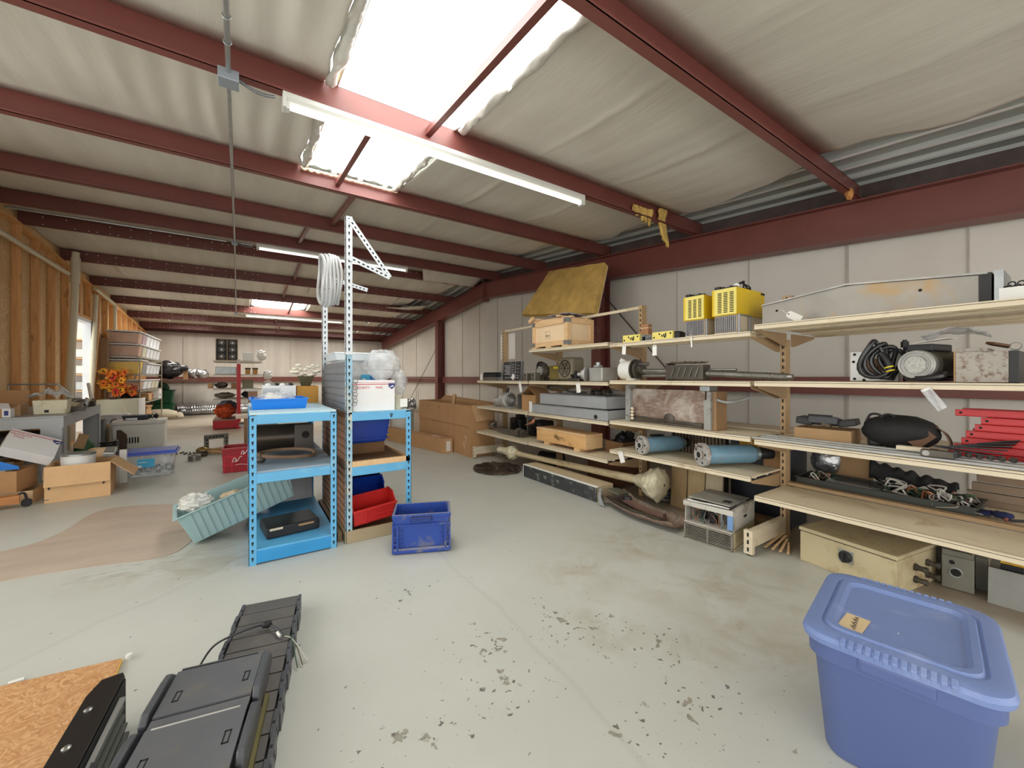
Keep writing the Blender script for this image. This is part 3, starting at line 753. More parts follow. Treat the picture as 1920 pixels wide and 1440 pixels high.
for k in range(6): b.box(-.005, .04 + k * .06, .03, -.004, .07 + k * .06, .045)
b.build('printing', m_print, t)
b = MB(); b.box(-.006, .12, .02, -.004, .123, .25); b.box(-.006, .24, .06, -.004, .243, .25); b.build('divider', m_print, t)
def hole_block(y, label, x=2.97, h=.095, w=.07):
    t = T('steel_block', label, 'steel block', (x, y, Z3), group='drilled steel blocks')
    b = MB(); b.box(0, 0, 0, .09, w, h); b.build('body', m_steel, t, bevel=.004)
    b = MB(); b.cyl((-.001, w * .5, h * .68), (0, w * .5, h * .68), .012, n=12); b.cyl((-.001, w * .5, h * .25), (0, w * .5, h * .25), .008, n=12); b.build('hole', m_hole, t)
hole_block(4.1, 'left one of the two drilled steel blocks beside the control panel'); hole_block(3.93, 'right one of the two drilled steel blocks beside the control panel', h=.1, w=.08)
t = T('brake_assembly', 'dirty curved brake drum assembly behind the drilled steel blocks', 'machine part', (3.22, 4.0, Z3))
b = MB(); b.torus((0, .1, .125), .085, .035, (1, 0, 0)); b.build('ring', m_dsteel, t, smooth=SM)
b = MB(); b.cyl((-.05, .1, .125), (.12, .1, .125), .06, n=18); b.build('hub', m_alu, t, smooth=SM)
b = MB(); b.box(-.05, .0, 0, .1, .2, .04); b.build('base', m_dsteel, t, bevel=.003)
b = MB(); b.torus((-.03, .1, .19), .05, .012, (1, .3, 0)); b.build('hose', m_drub, t, smooth=SM)
t = T('olive_motor', 'olive yellow square motor with a yellow sticker on the shelf', 'motor', (3.2, 3.72, Z3)); b = MB(); b.box(0, 0, .01, .18, .22, .19); b.build('body', M('olive paint', (122, 110, 62), .6, var=.2), t, bevel=.012)
b = MB(); b.box(-.002, .04, .15, 0, .13, .175); b.build('sticker', M('yellow', (232, 208, 50), .5), t)
b = MB(); b.box(-.02, .02, 0, .16, .2, .012); b.build('foot', m_dsteel, t)
t = T('fan_housing', 'square grey motor fan housing with open grille behind the upright', 'motor', (3.16, 3.46, Z3))
b = MB(); b.box(0, 0, .015, .2, .26, .28); b.build('housing', M('grey olive paint', (140, 132, 112), .5, var=.12), t, bevel=.03)
b = MB(); b.torus((-.003, .13, .148), .095, .008, (1, 0, 0)); b.torus((-.003, .13, .148), .06, .005, (1, 0, 0))
for k in range(6): b.bar((-.003, .13, .148), (-.003, .13 + .1 * math.cos(k * PI / 3), .148 + .1 * math.sin(k * PI / 3)), .006, .012)
b.build('grille', m_dsteel, t, smooth=SM)
b = MB(); b.box(.02, .03, 0, .18, .23, .018); b.build('foot', m_dsteel, t)
t = T('valve_cluster', 'cluster of small black knobs and fittings on the shelf', 'valve', (3.02, 3.2, Z3)); b = MB(); b.box(0, 0, 0, .1, .17, .035); b.build('base', m_dsteel, t, bevel=.004)
for k in range(4):
    b = MB(); y = .025 + .04 * k; b.cyl((.05, y, .03), (.05 - .02 * (k % 2), y, .075 + .02 * (k % 3)), .016, .02, n=10); b.build('knob', m_black, t, smooth=SM)
t = T('servo_motor', 'grey square servo motor with round flange facing the front of the shelf', 'motor', (3.0, 2.86, Z3))
b = MB(); b.box(.02, 0, 0, .26, .19, .145); b.box(.02, .06, .145, .1, .13, .17); b.build('body', m_alu, t, bevel=.012)
b = MB(); b.lathe([(.075, 0), (.075, .018), (.05, .02), (.05, .05), (.02, .052), (.02, .1)], (.015, .215, .075), (-.35, .8, 0), 24); b.build('flange', m_alu, t, smooth=SM)
b = MB(); b.cyl((.06, .095, .165), (.06, .095, .2), .028, n=14); b.build('connector', m_galv, t, smooth=SM)
t = T('cardboard_sheet', 'small brown cardboard piece standing behind the servo motor', 'cardboard', (3.3, 2.7, Z3), rot=(0, -.1, .0)); b = MB(); b.box(0, 0, 0, .006, .18, .12); b.build('sheet', m_card, t)
# ---- shelf 2 (z .782)
Z2 = .7845
t = T('gear_motor', 'grey gear motor with round end facing out at the left of the shelf', 'motor', (3.02, 4.5, Z2))
motor(t, .3, .075, (.12, 1, 0), m_alu, fins=0, O=(.06, .24, 0))
b = MB(); b.lathe([(.06, -.03), (.108, -.02), (.11, .12), (.07, .15)], (.05, .16, .112), (.12, 1, 0), 24); b.lathe([(.05, -.055), (.06, -.03)], (.05, .16, .112), (.12, 1, 0), 24); b.build('gearbox', m_alu, t, smooth=SM)
b = MB(); b.torus((.04, .1, .112), .072, .01, (.12, 1, 0)); b.torus((.04, .1, .112), .04, .008, (.12, 1, 0)); b.build('output_ring', m_steel, t, smooth=SM)
b = MB(); b.cyl((.06, .22, .2), (.05, .2, .27), .022, n=10); b.cyl((.05, .2, .26), (.05, .2, .28), .03, n=10); b.build('filler_cap', m_dsteel, t, smooth=SM)
b = MB(); b.box(0, .06, 0, .14, .3, .015); b.build('foot', m_alu, t)
t = T('electrical_panel_edge', 'thin grey sheet metal plate standing on edge beside the gear motor', 'plate', (3.05, 4.42, Z2)); b = MB(); b.box(0, 0, 0, .26, .008, .2); b.build('plate', m_galv, t)
t = T('open_carton', 'small brown carton with its flaps folded like a roof', 'cardboard box', (3.05, 4.02, Z2))
b = MB(); b.tray(0, 0, 0, .26, .3, .2, .005); b.build('box', m_card, t)
for y0, y1 in ((0, .17), (.3, .13)):
    b = MB(); b.bar((.12, y0, .2), (.12, y1, .31), .25, .005, (1, 0, .0)) if False else b.hexa([(-.005, y0, .2), (.262, y0, .2), (.262, y1, .31), (-.005, y1, .31), (-.005, y0, .206), (.262, y0, .206), (.262, y1, .316), (-.005, y1, .316)]); b.build('flap', m_card, t)
def trough(name, loc, L_, Wd, H, label):
    t = T(name, label, 'sheet metal trough', loc, group='galvanised troughs'); b = MB()
    b.tray(0, 0, 0, Wd, L_, H, .004); b.build('channel', m_galv2, t)
    b = MB(); b.box(-.002, 0, H - .004, .0, L_, H + .006); b.build('rim', m_galv, t); return t
m_galv2 = M('zinc sheet', (186, 190, 194), .4, .45, var=.1, scale=3)
tb = trough('metal_trough', (2.93, 2.7, Z2 + .002), 1.28, .42, .1, 'lower galvanised trough lying on the shelf under the other trough')
b = MB(); b.box(-.006, 1.23, -.0, 0, 1.285, .13); b.build('end_bracket', m_white, tb)
b = MB(); b.cyl((-.006, .16, .03), (.01, .16, .03), .022, n=12); b.build('grommet', m_drub, tb)
trough('metal_trough', (2.95, 2.74, Z2 + .115), 1.06, .44, .12, 'upper galvanised trough resting on the lower trough')
t = T('bent_pipe', 'bent steel pipe lying behind the upper trough', 'pipe', (3.15, 3.56, Z2 + .245))
b = MB(); b.tube(crv([(0, .3, .06), (0, .12, .07), (.02, .02, .03), (.04, -.1, .014), (.05, -.3, .014)]), .013, 8); b.build('tube', m_steel, t, smooth=SM)
b = MB(); b.cyl((0, .3, .06), (0, .34, .06), .02, n=10); b.build('fitting', m_dsteel, t, smooth=SM)
t = T('pipe_fittings', 'dark tangle of pipe fittings on the upper trough', 'fittings', (3.15, 2.9, Z2 + .238))
for k in range(5):
    b = MB(); y = .06 * k; b.cyl((.02 * (k % 2), y, .02), (.08, y + .05, .03 + .012 * (k % 3)), .018, n=10); b.torus((.06, y + .03, .03), .024, .008, (1, 1, 0)); b.build('elbow', m_dsteel, t, smooth=SM)
b = MB(); b.tube(crv([(0, 0, .03), (-.04, -.1, .02), (0, -.22, .016)]), .008, 7); b.build('hook', m_steel, t, smooth=SM)
t = T('copper_wires', 'bundle of bare copper wire ends sticking out under the troughs', 'wires', (2.89, 3.82, Z2 - .09))
for k in range(6):
    b = MB(); b.tube(crv([(0, 0, .03), (-.03 - .006 * k, -.01 * k, .01 - .006 * k), (-.06, .02 + .02 * k, -.02 - .008 * k)]), .003, 5); b.build('wire', M('copper', (190, 130, 96), .35, .6), t)
# ---- shelf 1 (z .415)
Z1 = .4205
t = T('steel_shafts', 'bundle of slim steel shafts lying on the lowest shelf', 'shafts', (3.0, 4.3, Z1))
for k in range(7):
    b = MB(); r = .008 + .003 * (k % 3); b.cyl((.02 + .022 * k, .05 + .03 * k, .02 + .012 * (k % 3)), (.0 + .03 * k, .6 + .02 * k, .03 + .014 * (k % 4)), r, n=10); b.build('shaft', m_steel, t, smooth=SM)
for k, (x, y, r) in enumerate(((.03, .05, .06), (.03, .1, .045), (.06, .0, .05))):
    b = MB(); b.cyl((x, y, r), (x + .01, y + .035, r), r, n=20); b.cyl((x, y - .02, r), (x, y + .05, r), r * .5, n=16); b.build('collar', m_dsteel, t, smooth=SM)
t = T('twine_bundle', 'tangled wire and twine heap at the left end of the lowest shelf', 'wire', (3.05, 5.08, Z1))
for k in range(7):
    b = MB(); b.torus((.06, .08, .04 + .012 * k), .06 + .01 * math.sin(k * 2), .006, (.5 * math.sin(k), .4 * math.cos(k * 1.7), 1)); b.build('loop', m_dsteel if k % 2 else m_steel, t, smooth=SM)
for y, lb in ((4.66, 'left black square motor standing at the back of the lowest shelf'), (4.2, 'right black square motor with a grey bracket at the back of the lowest shelf')):
    t = T('black_motor', lb, 'motor', (3.25, y, Z1), group='black square motors'); b = MB(); b.box(0, 0, 0, .26, .26, .2); b.build('body', m_black, t, bevel=.02)
    b = MB(); b.cyl((-.03, .13, .11), (0, .13, .11), .075, n=20); b.cyl((-.06, .13, .11), (-.03, .13, .11), .03, n=16); b.build('flange', M('dark steel', (52, 52, 54), .4, .5), t, smooth=SM)
    if y < 4.5: b = MB(); b.box(-.02, .24, 0, .1, .26, .28); b.box(-.02, .05, .26, .1, .26, .28); b.build('bracket', m_galv, t)
    else: b = MB(); b.box(.05, .08, .2, .16, .18, .25); b.build('connector_box', m_black, t, bevel=.008)
t = T('long_wooden_crate', 'long narrow pine crate on short runners on the lowest shelf', 'crate', (2.955, 3.03, Z1))
b = MB(); b.box(0, 0, .035, .24, .84, .17); b.build('body', wood('crate pine', (206, 156, 98), (232, 188, 130), (12, 1.0, 6), 1.5, knots=.8), t, bevel=.002)
b = MB(); b.box(-.004, -.006, .17, .246, .846, .19); b.build('lid', m_wood, t, bevel=.002)
for y in (.1, .62):
    b = MB(); b.box(.01, y, 0, .23, y + .09, .035); b.build('runner', m_woodx, t)
b = MB(); b.box(-.003, -.006, .035, .243, .0, .17); b.build('end_board', m_woodx, t)
t = T('oily_parts_box', 'open cardboard tray full of black oily parts beside the pine crate', 'box', (3.22, 2.76, Z1)); b = MB(); b.tray(0, 0, 0, .32, .24, .12, .006); b.build('tray', M('dirty cardboard', (120, 88, 60), .9, var=.2), t)
for k in range(8):
    b = MB(); b.obox((.06 + .03 * k, .05 + .045 * (k % 4), .13 + .02 * (k % 3)), (.12, .05, .04), (.4 * k, .3 * k, .8 * k)); b.build('part', m_drub, t, bevel=.004)
# ================================================================== things on the middle and near bays
ZT2 = 1.5395
m_yel = M('yellow paint', (226, 190, 22), .45, var=.07, scale=8)
m_yelp = M('pale yellow plastic', (236, 220, 120), .5, var=.06)
m_fin = M('heat sink', (150, 150, 158), .4, .5, var=.12)
def drive(y0, w, h, label, depth=.36):
    t = T('servo_drive', label, 'drive unit', (2.93, y0, ZT2), group='yellow drive units on grey heat sinks')
    hs = h * .40
    b = MB(); b.box(.02, .008, 0, .02 + depth * .9, w - .012, hs); b.build('heat_sink', m_beige, t)
    b = MB()
    for k in range(11): b.box(.006, .014 + (w - .04) * k / 10, .008, .02, .019 + (w - .04) * k / 10, hs - .006)
    b.frame(.008, 0, w - .012, hs, .006, -.02, -.006); b.build('fin', m_fin, t)
    b = MB(); b.box(0, 0, hs, depth, w, h); b.build('case', m_yel, t, bevel=.003)
    g = MB(); g.box(-.006, 0, hs + .004, 0, w - .02, h - .002); g.build('front_grille', m_yelp, t, bevel=.001)
    s = MB(); cols = 3
    for c in range(cols):
        yy = .018 + (w - .05) * c / cols
        for k in range(12): s.box(-.008, yy, hs + .02 + (h - hs - .045) * k / 12, -.006, yy + (w - .05) / cols - .016, hs + .026 + (h - hs - .045) * k / 12)
    s.build('vent_slot', m_hole, t)
    b = MB()
    for k in range(5): b.box(.02, .015 + k * (w - .03) / 5, h, .05, .035 + k * (w - .03) / 5, h + .012 + .006 * (k % 2))
    b.box(.0, w - .06, h, .05, w - .02, h + .02); b.build('terminal', m_black, t)
    b = MB(); b.box(depth - .06, -.001, h - .022, depth, .0, h - .006); b.build('dark_label', m_ink, t)
    return t
t1 = drive(1.722, .175, .315, 'left yellow drive unit on the top shelf, slightly lower than its neighbour')
t2 = drive(1.478, .182, .33, 'right yellow drive unit on the top shelf, with loose wires on top', .42)
b = MB(); b.sph((.06, .03, .35), (.025, .02, .018)); b.build('connector', m_white, t2, smooth=SM)
for k in range(3):
    b = MB(); b.tube(crv([(.1, .03 + .02 * k, .33), (.08 + .03 * k, .02, .37 + .01 * k), (.16, -.01 + .02 * k, .345), (.2, .0, .33)]), .005, 6); b.build('wire', m_black, t2, smooth=SM)
def relay(y0, w, label, extra):
    t = T('relay_board', label, 'relay board', (2.94, y0, ZT2), group='small yellow relay boards'); b = MB(); b.box(0, 0, 0, .13, w, .065); b.build('case', m_yelp, t, bevel=.003)
    b = MB()
    for k in range(4): b.cyl((-.002, .02 + (w - .04) * k / 3, .018 if k % 2 else .045), (0, .02 + (w - .04) * k / 3, .018 if k % 2 else .045), .008, n=10)
    for k in range(3): b.box(-.003, w * .3 + k * .018, .02, -.0, w * .3 + .01 + k * .018, .05 - .006 * k)
    b.build('printed_mark', m_ink, t)
    if extra:
        b = MB()
        for k in range(5): b.box(.02, -.05 - .0, .005 + .0 * k, .1, -.005, .05) if k == 0 else b.box(.015, -.046 + .009 * k, .05, .09, -.041 + .009 * k, .058)
        b.build('connector', m_galv if extra == 1 else m_black, t)
    return t
relay(2.335, .19, 'left small yellow relay board on the top shelf', 1); relay(2.0, .2, 'right small yellow relay board on the top shelf, near the drives', 2)
t = T('cable_gland', 'small grey threaded gland at the left end of the yellow relay boards', 'fitting', (2.95, 2.56, ZT2)); b = MB(); b.cyl((0, 0, .022), (.05, .02, .022), .022, n=12); b.build('body', m_dsteel, t); b = MB(); b.cyl((.05, .02, .022), (.07, .028, .022), .013, n=10); b.build('stud', m_steel, t)
t = T('connector_strip', 'grey connector strip lying between the yellow relay boards', 'connector', (2.96, 2.215, ZT2)); b = MB(); b.box(0, 0, 0, .06, .105, .04); b.build('body', m_galv, t)
b = MB()
for k in range(5): b.box(-.002, .01 + .02 * k, .008, 0, .018 + .02 * k, .032)
b.build('slot', m_ink, t)
t = T('wood_block', 'upright brown wood block with a strap behind the left relay board', 'block', (3.28, 2.5, ZT2)); b = MB(); b.box(0, 0, 0, .06, .09, .2); b.build('block', M('brown wood', (176, 128, 88), .7, var=.15, stretch=(9, 9, 1)), t, bevel=.003)
for z in (.09, .16):
    b = MB(); b.box(-.002, -.002, z, .062, .092, z + .005); b.build('strap', m_white, t)
# ---- ball screw assembly on shelf 3
Z = 1.1885
t = T('ball_screw', 'long ball screw with a white bearing housing at its left end', 'ball screw', (3.1, 2.56, Z))
def yl(*p): return [(r, z) for r, z in p]
b = MB(); b.lathe([(.03, 0), (.09, .03), (.095, .1), (.095, .17), (.06, .18)], (0, .12, .095), (0, -1, 0), 28); b.build('white_housing', m_white, t, smooth=SM)
b = MB(); b.box(-.05, -.07, 0, .05, .02, .018); b.bar((.03, .06, .16), (-.02, .12, .2), .02, .04); b.build('lug', m_white, t, bevel=.004)
b = MB(); b.lathe([(.1, 0), (.1, .014), (.07, .016), (.07, .03), (.088, .032), (.088, .05), (.05, .055), (.05, .09), (.03, .1)], (0, -.05, .1), (0, -1, 0), 30); b.build('bearing', m_dsteel, t, smooth=SM)
b = MB(); b.cyl((0, -.1, .085), (0, -.45, .075), .024, n=16); b.cyl((.0, -.14, .04), (0, -.42, .04), .014, n=12); b.cyl((0, -.1, .15), (.0, -.2, .15), .018, n=12); b.build('shaft', m_steel, t, smooth=SM)
b = MB(); b.box(-.055, -.76, .008, .055, -.43, .13); b.box(-.06, -.44, 0, .06, -.42, .15); b.build('nut_block', m_dsteel, t, bevel=.004)
for k in range(5):
    b = MB(); b.bar((-.057, -.48 - .055 * k, .03), (-.057, -.51 - .055 * k, .11), .006, .02, (1, 0, 0)); b.build('return_tube', m_steel, t)
b = MB(); b.grid(lambda u, v: (-.04 + .1 * u, -.44 - .3 * v, .135 + .022 * abs(wob((u * 3, v * 6, 4), 1.4)) + .01), 8, 16); b.build('rag', M('oily rag', (98, 84, 66), .95, var=.3), t, smooth=1.5, solid=.006)
def screwmb(y0, y1, r, z0, z1):
    b = MB(); n = int(abs(y1 - y0) / .012); pts = []; rads = []
    for i in range(n * 2 + 1):
        f = i / (n * 2); pts.append((0, y0 + (y1 - y0) * f, z0 + (z1 - z0) * f)); rads.append(r if i % 2 else r * .86)
    b.loft(pts, rads, 14); return b
screwmb(-.76, -1.34, .027, .06, .03).build('screw', m_steel, t, smooth=.3)
b = MB(); b.cyl((.03, -.7, .09), (.03, -.98, .085), .01, n=10); b.build('thin_rod', m_steel, t, smooth=SM); b = MB(); b.cyl((0, -1.34, .03), (0, -1.37, .03), .02, n=14); b.build('rod_end', m_steel, t, smooth=SM)
# ---- dirty press panel on shelf 2
Z = .8045
t = T('press_plate', 'dirty scorched steel plate held between two grey posts on the shelf', 'machine panel', (3.0, 1.73, Z))
def scorched():
    m, tt, bb = nt('scorched steel'); v = coords(tt, (1, 1, 1)); n1 = noisen(tt, v, 5, 6, .65, .8); n2 = noisen(tt, coords(tt, (1, 3, 12)), 4, 5, .6)
    o = ramp(tt, n1, [(.3, rgb(112, 88, 76)), (.5, rgb(150, 128, 114)), (.7, rgb(196, 188, 178))]); o = mixc(tt, ramp(tt, n2, [(.5, BW(0)), (.8, BW(.6))]), o, rgb(206, 202, 196))
    L(tt, o, bb.inputs['Base Color']); bb.inputs['Roughness'].default_value = .5; bb.inputs['Metallic'].default_value = .3; return m
b = MB(); b.box(.04, .05, .04, .07, .78, .305); b.build('plate', scorched(), t, bevel=.004)
m_post = M('grey post', (158, 158, 154), .5, .2, var=.15, dirt=((110, 100, 88), .3, 14))
b = MB(); b.box(0, .76, 0, .03, .815, .34); b.box(.03, .76, .0, .09, .775, .34); b.build('post', m_post, t, bevel=.003)
b = MB(); b.prism([(0, 0), (.055, 0), (.055, .16), (.06, .23), (.035, .235), (.03, .3), (0, .3)], (.03, 0, 0), (-.02, -.03, 0), (0, 1, 0), (0, 0, 1)); b.build('post', m_post, t, bevel=.003)
b = MB(); b.box(.01, -.06, -.0, .16, -.03, .3); b.build('side_plate', M('tan side', (150, 118, 84), .6), t)
b = MB(); b.box(-.02, -.02, .302, .1, .06, .345); b.build('junction_box', m_galv, t, bevel=.004)
b = MB(); b.tube(crv([(.02, -.04, .24), (.05, -.14, .22), (.1, -.26, .26)]), .012, 8); b.build('conduit', m_galv, t, smooth=SM)
b = MB(); b.bar((.03, .06, .03), (.03, .77, .05), .012, .016); b.bar((.02, .06, .012), (.02, .77, .012), .012, .012); b.build('rail', m_dsteel, t)
b = MB(); b.lathe([(.0, 0), (.05, .0), (.05, .012), (.03, .02)], (.04, .37, .05), (-1, 0, 0), 20); b.build('hub', m_dsteel, t, smooth=SM)
for z in (.03, .06, .09, .12):
    b = MB(); b.sph((-.005, .73, z), (.014, .018, .014), 8, 6); b.build('roller', m_beige, t, smooth=SM)
# ---- two blue cylinders
m_blue = M('blue grey enamel', (112, 150, 172), .4, var=.1, scale=5, dirt=((120, 130, 130), .3, 7))
def hcyl(loc, rz, L_, r, fl, label, black=False):
    t = T('blue_cylinder', label, 'cylinder', loc, rz, 'blue hydraulic cylinders')
    ax = Vector((0, -1, 0)); O = Vector((0, 0, fl))
    b = MB(); b.lathe([(r * .9, .03), (r, .05), (r, L_ * .86), (r * .9, L_ * .92), (r * .72, L_ * .94)], O, ax, 28); b.build('barrel', m_blue, t, smooth=SM)
    b = MB(); b.lathe([(fl, 0), (fl, .035), (fl * .9, .04)], O, ax, 32); b.lathe([(fl * .42, -.014), (fl * .42, 0)], O, ax, 20); b.build('flange', M('spattered grey paint', (176, 174, 170), .55, var=.14, scale=16, dirt=((130, 104, 92), .35, 20)), t, smooth=SM, bevel=.003)
    b = MB(); b.cyl(O + ax * -.016, O + ax * -.0145, fl * .26, n=18)
    for k in range(5):
        a = k * 2 * PI / 5 + .5; p = O + Vector((math.cos(a), 0, math.sin(a))) * fl * .72; b.cyl(p - ax * .0015, p - ax * .0, fl * .11, n=12)
    b.build('bolt_hole', m_hole, t)
    b = MB(); b.cyl(O + ax * L_ * .92, O + ax * L_, r * .72, n=24); b.build('end_ring', M('zinc', (140, 150, 150), .4, .6), t, smooth=SM)
    b = MB(); b.cyl(O + ax * L_, O + ax * (L_ + (.12 if black else .05)), r * .6, n=20); b.build('black_end', m_black, t, smooth=SM)
    b = MB(); b.tube(crv([(0, -.03, fl * 1.6), (-.03, .02, fl * 1.75), (-.05, .06, fl * 1.9)]), .008, 8); b.cyl((0, -.04, fl * 1.4), (0, -.03, fl * 1.7), .012, n=10); b.sph((-.055, .065, fl * 1.92), .014, 8, 6); b.build('lever', m_steel, t, smooth=SM)
    return t
a = hcyl((2.925, 2.31, .5275), 1.3, .46, .068, .083, 'left blue cylinder with a grey round flange on the low shelf')
hcyl((2.925, 1.75, .5275), 1.08, .47, .072, .09, 'right blue cylinder with a black end on the low shelf', True)
b = MB(); b.bar((.03, -.14, .158), (.03, -.26, .155), .05, .02); b.build('black_strap', m_drub, a)
# ---- behind the middle bay: radiator, black box, leaning boards
t = T('radiator_panel', 'dark ribbed radiator panel standing behind the blue cylinders', 'radiator', (3.6, 1.92, 0)); b = MB(); b.box(0, 0, 0, .03, .5, .76)
for k in range(14): b.box(-.02, .02 + k * .034, .03, 0, .036 + k * .034, .73)
b.build('ribs', M('dark grey tan', (122, 108, 92), .6, var=.15), t); 
for y in (-.02, .5):
    b = MB(); b.box(-.03, y, 0, .03, y + .02, .77); b.build('side_rail', m_dsteel, t)
t = T('black_cabinet', 'black cabinet with a yellow warning label behind the right blue cylinder', 'cabinet', (3.62, 1.4, 0)); b = MB(); b.box(0, 0, 0, .3, .48, .76); b.build('case', M('dark navy steel', (40, 42, 50), .45), t, bevel=.006)
b = MB(); b.box(-.002, .24, .6, 0, .4, .72); b.build('warning_label', M('amber label', (206, 160, 40), .6, var=.35, scale=60), t)
b = MB(); b.box(-.04, .02, 0, -.02, .05, .74); b.build('channel', m_galv, t)
b = MB(); b.box(-.012, .06, .42, 0, .2, .62); b.build('cardboard_patch', m_card, t)
boards = []
for k, (y, w_, c) in enumerate(((1.98, .16, (176, 152, 112)), (2.15, .16, (160, 134, 96)), (1.82, .15, (186, 170, 140)))):
    t = T('wood_board', ('middle', 'left', 'right')[k] + ' one of the three tall tan boards standing under the blue cylinders', 'board', (3.36, y, 0), rot=(0, .06, 0), group='three tan boards under the blue cylinders')
    b = MB(); b.box(0, 0, 0, .02, w_, .46); b.build('board', M('tan board %d' % k, c, .6, var=.1, stretch=(6, 6, .8)), t, bevel=.002)
    b = MB(); b.box(-.004, .01, 0, 0, w_ - .01, .04); b.build('toe', m_tan, t)
# ---- near bay, top shelf: machine cover
ZT3 = 1.5805
t = T('machine_cover', 'long grey sheet steel machine cover with a sloping top on the top shelf', 'machine cover', (3.08, .33, ZT3))
m_cov = M('brushed grey steel', (150, 146, 138), .42, .45, var=.14, scale=3, dirt=((168, 142, 104), .3, 4))
prof = [(0, 0), (1.045, 0), (1.045, .145), (.6, .2), (.53, .2), (0, .152)]
b = MB(); b.prism([(y, z) for y, z in prof], (.28, 0, 0), (0, 0, 0), (0, 1, 0), (0, 0, 1)); b.build('body', m_cov, t, bevel=.003)
b = MB()
for (ya, za), (yb, zb_) in (((1.045, .145), (.565, .204)), ((.565, .204), (0, .154))): b.bar((.14, ya, za + .004), (.14, yb, zb_ + .004), .3, .01, (0, 0, 1))
b.build('top_flange', m_steel, t)
b = MB(); b.box(-.004, -.012, 0, .29, .03, .16); b.build('end_channel', M('dark channel', (46, 46, 46), .5, .3), t)
b = MB(); b.box(.0, -.05, 0, .28, -.02, .165); b.build('grey_flap', m_galv, t)
b = MB()
for y, z in ((.95, .1), (.24, .115)): b.cyl((-.002, y, z), (0, y, z), .008, n=12)
b.build('hole', m_hole, t)
t = T('small_block', 'small square tan block with a hole on top of the machine cover', 'block', (3.1, 1.2, ZT3 + .161), rot=(.1, 0, 0)); b = MB(); b.box(0, 0, 0, .05, .06, .035); b.build('block', m_tan, t, bevel=.002); b = MB(); b.cyl((-.001, .03, .018), (0, .03, .018), .006, n=10); b.build('hole', m_hole, t)
t = T('white_carton', 'low white box at the right end of the top shelf', 'box', (2.98, .06, ZT3)); b = MB(); b.tray(0, 0, 0, .32, .225, .06, .005); b.build('tray', m_white, t)
t = T('blue_binder', 'blue and black folder leaning in the white box on the top shelf', 'folder', (3.06, .09, ZT3 + .035), rot=(.5, 0, .15)); b = MB(); b.box(0, 0, 0, .22, .03, .13); b.build('cover', M('folder blue', (20, 100, 186), .4), t, bevel=.003); b = MB(); b.box(-.002, .03, 0, .2, .045, .13); b.build('spine', m_black, t)
t = T('chain_piece', 'short piece of black chain in the white box beside the folder', 'chain', (3.0, .25, ZT3 + .06))
for k in range(5):
    b = MB(); b.torus((.0, .012 - .014 * k, .008 + .008 * (k % 2)), .011, .003, (1, 0, 0) if k % 2 else (0, .2, 1), 12, 5); b.build('link', m_black, t, smooth=SM)
# ---- near bay, shelf 3
Z = 1.1925
t = T('mounting_plate', 'white bolted mounting plate with a round motor opening on the shelf', 'motor plate', (3.14, .67, Z)); b = MB(); b.box(0, 0, 0, .025, .225, .185); b.build('plate', M('grey white plate', (206, 206, 204), .4, .15), t, bevel=.006)
b = MB(); b.torus((-.002, .11, .085), .056, .008, (1, 0, 0)); b.build('ring', m_steel, t, smooth=SM)
b = MB(); b.cyl((-.006, .11, .085), (.0, .11, .085), .05, n=26); b.cyl((-.02, .11, .085), (-.006, .11, .085), .022, n=16); b.build('rusty_core', M('rusty core', (112, 84, 60), .7, .3, var=.35, scale=24), t, smooth=SM)
b = MB()
for y, z in ((.2, .165), (.2, .015), (.155, .008), (.205, .12), (.04, .17)): b.cyl((-.002, y, z), (0, y, z), .008, n=12)
b.build('bolt_hole', m_hole, t)
b = MB(); b.box(.025, .03, .0, .25, .2, .17); b.build('motor_body', m_dsteel, t, bevel=.02)
b = MB(); b.box(-.01, .05, .185, .06, .12, .21); b.build('connector', m_black, t, bevel=.003)
t = T('cable_coil', 'coil of thick black cable with a yellow tie on the shelf', 'cable', (3.04, .748, Z + .012))
m_cable = M('glossy black cable', (34, 35, 38), .3, var=.2, coat=.3)
for k in range(4):
    b = MB(); pts = []
    for i in range(22):
        a = 2 * PI * i / 22; pts.append((-.02 + .024 * k + .03 * math.cos(a), .0 - .05 * math.cos(a) * (1 - .1 * k) + .02 * math.sin(a * 2 + k) - .02 * k, .118 + .105 * math.sin(a) * (1 - .07 * k) - .01 * k))
    b.loft(pts, .0125, 10, False, True); b.build('loop', m_cable, t, smooth=SM)
b = MB(); b.tube(crv([(-.02, -.03, .15), (-.03, -.06, .1), (-.03, -.07, .05)]), .016, 10); b.build('plug', m_black, t, smooth=SM)
b = MB(); b.torus((-.03, -.066, .07), .018, .004, (0, .3, 1)); b.torus((-.03, -.072, .05), .019, .003, (0, .3, 1)); b.build('yellow_tie', M('yellow', (232, 208, 50), .5), t, smooth=SM)
t = T('spindle_motor', 'round motor with a cast aluminium end facing out on the shelf', 'motor', (2.99, .572, Z + .004), -.2)
ax = Vector((1, 0, 0)); O = Vector((0, 0, .088))
b = MB(); b.lathe([(.07, -.0), (.078, .008), (.078, .05), (.074, .055)], O, ax, 32); b.torus((-.002, 0, .088), .068, .006, (1, 0, 0), 32, 8); b.torus((-.003, 0, .088), .05, .003, (1, 0, 0), 28, 6); b.build('end_cover', m_alu, t, smooth=SM)
b = MB(); b.cyl((-.003, 0, .088), (.0, 0, .088), .046, n=28); b.build('name_plate', M('cast emblem', (186, 186, 180), .5, .3, var=.3, scale=60, bump=.6), t)
b = MB(); b.lathe([(.07, .055), (.084, .07), (.084, .3), (.07, .31)], O, ax, 28); b.build('barrel', m_dsteel, t, smooth=SM)
b = MB(); b.box(.05, -.05, .16, .26, .06, .2); b.build('terminal_box', m_black, t, bevel=.008)
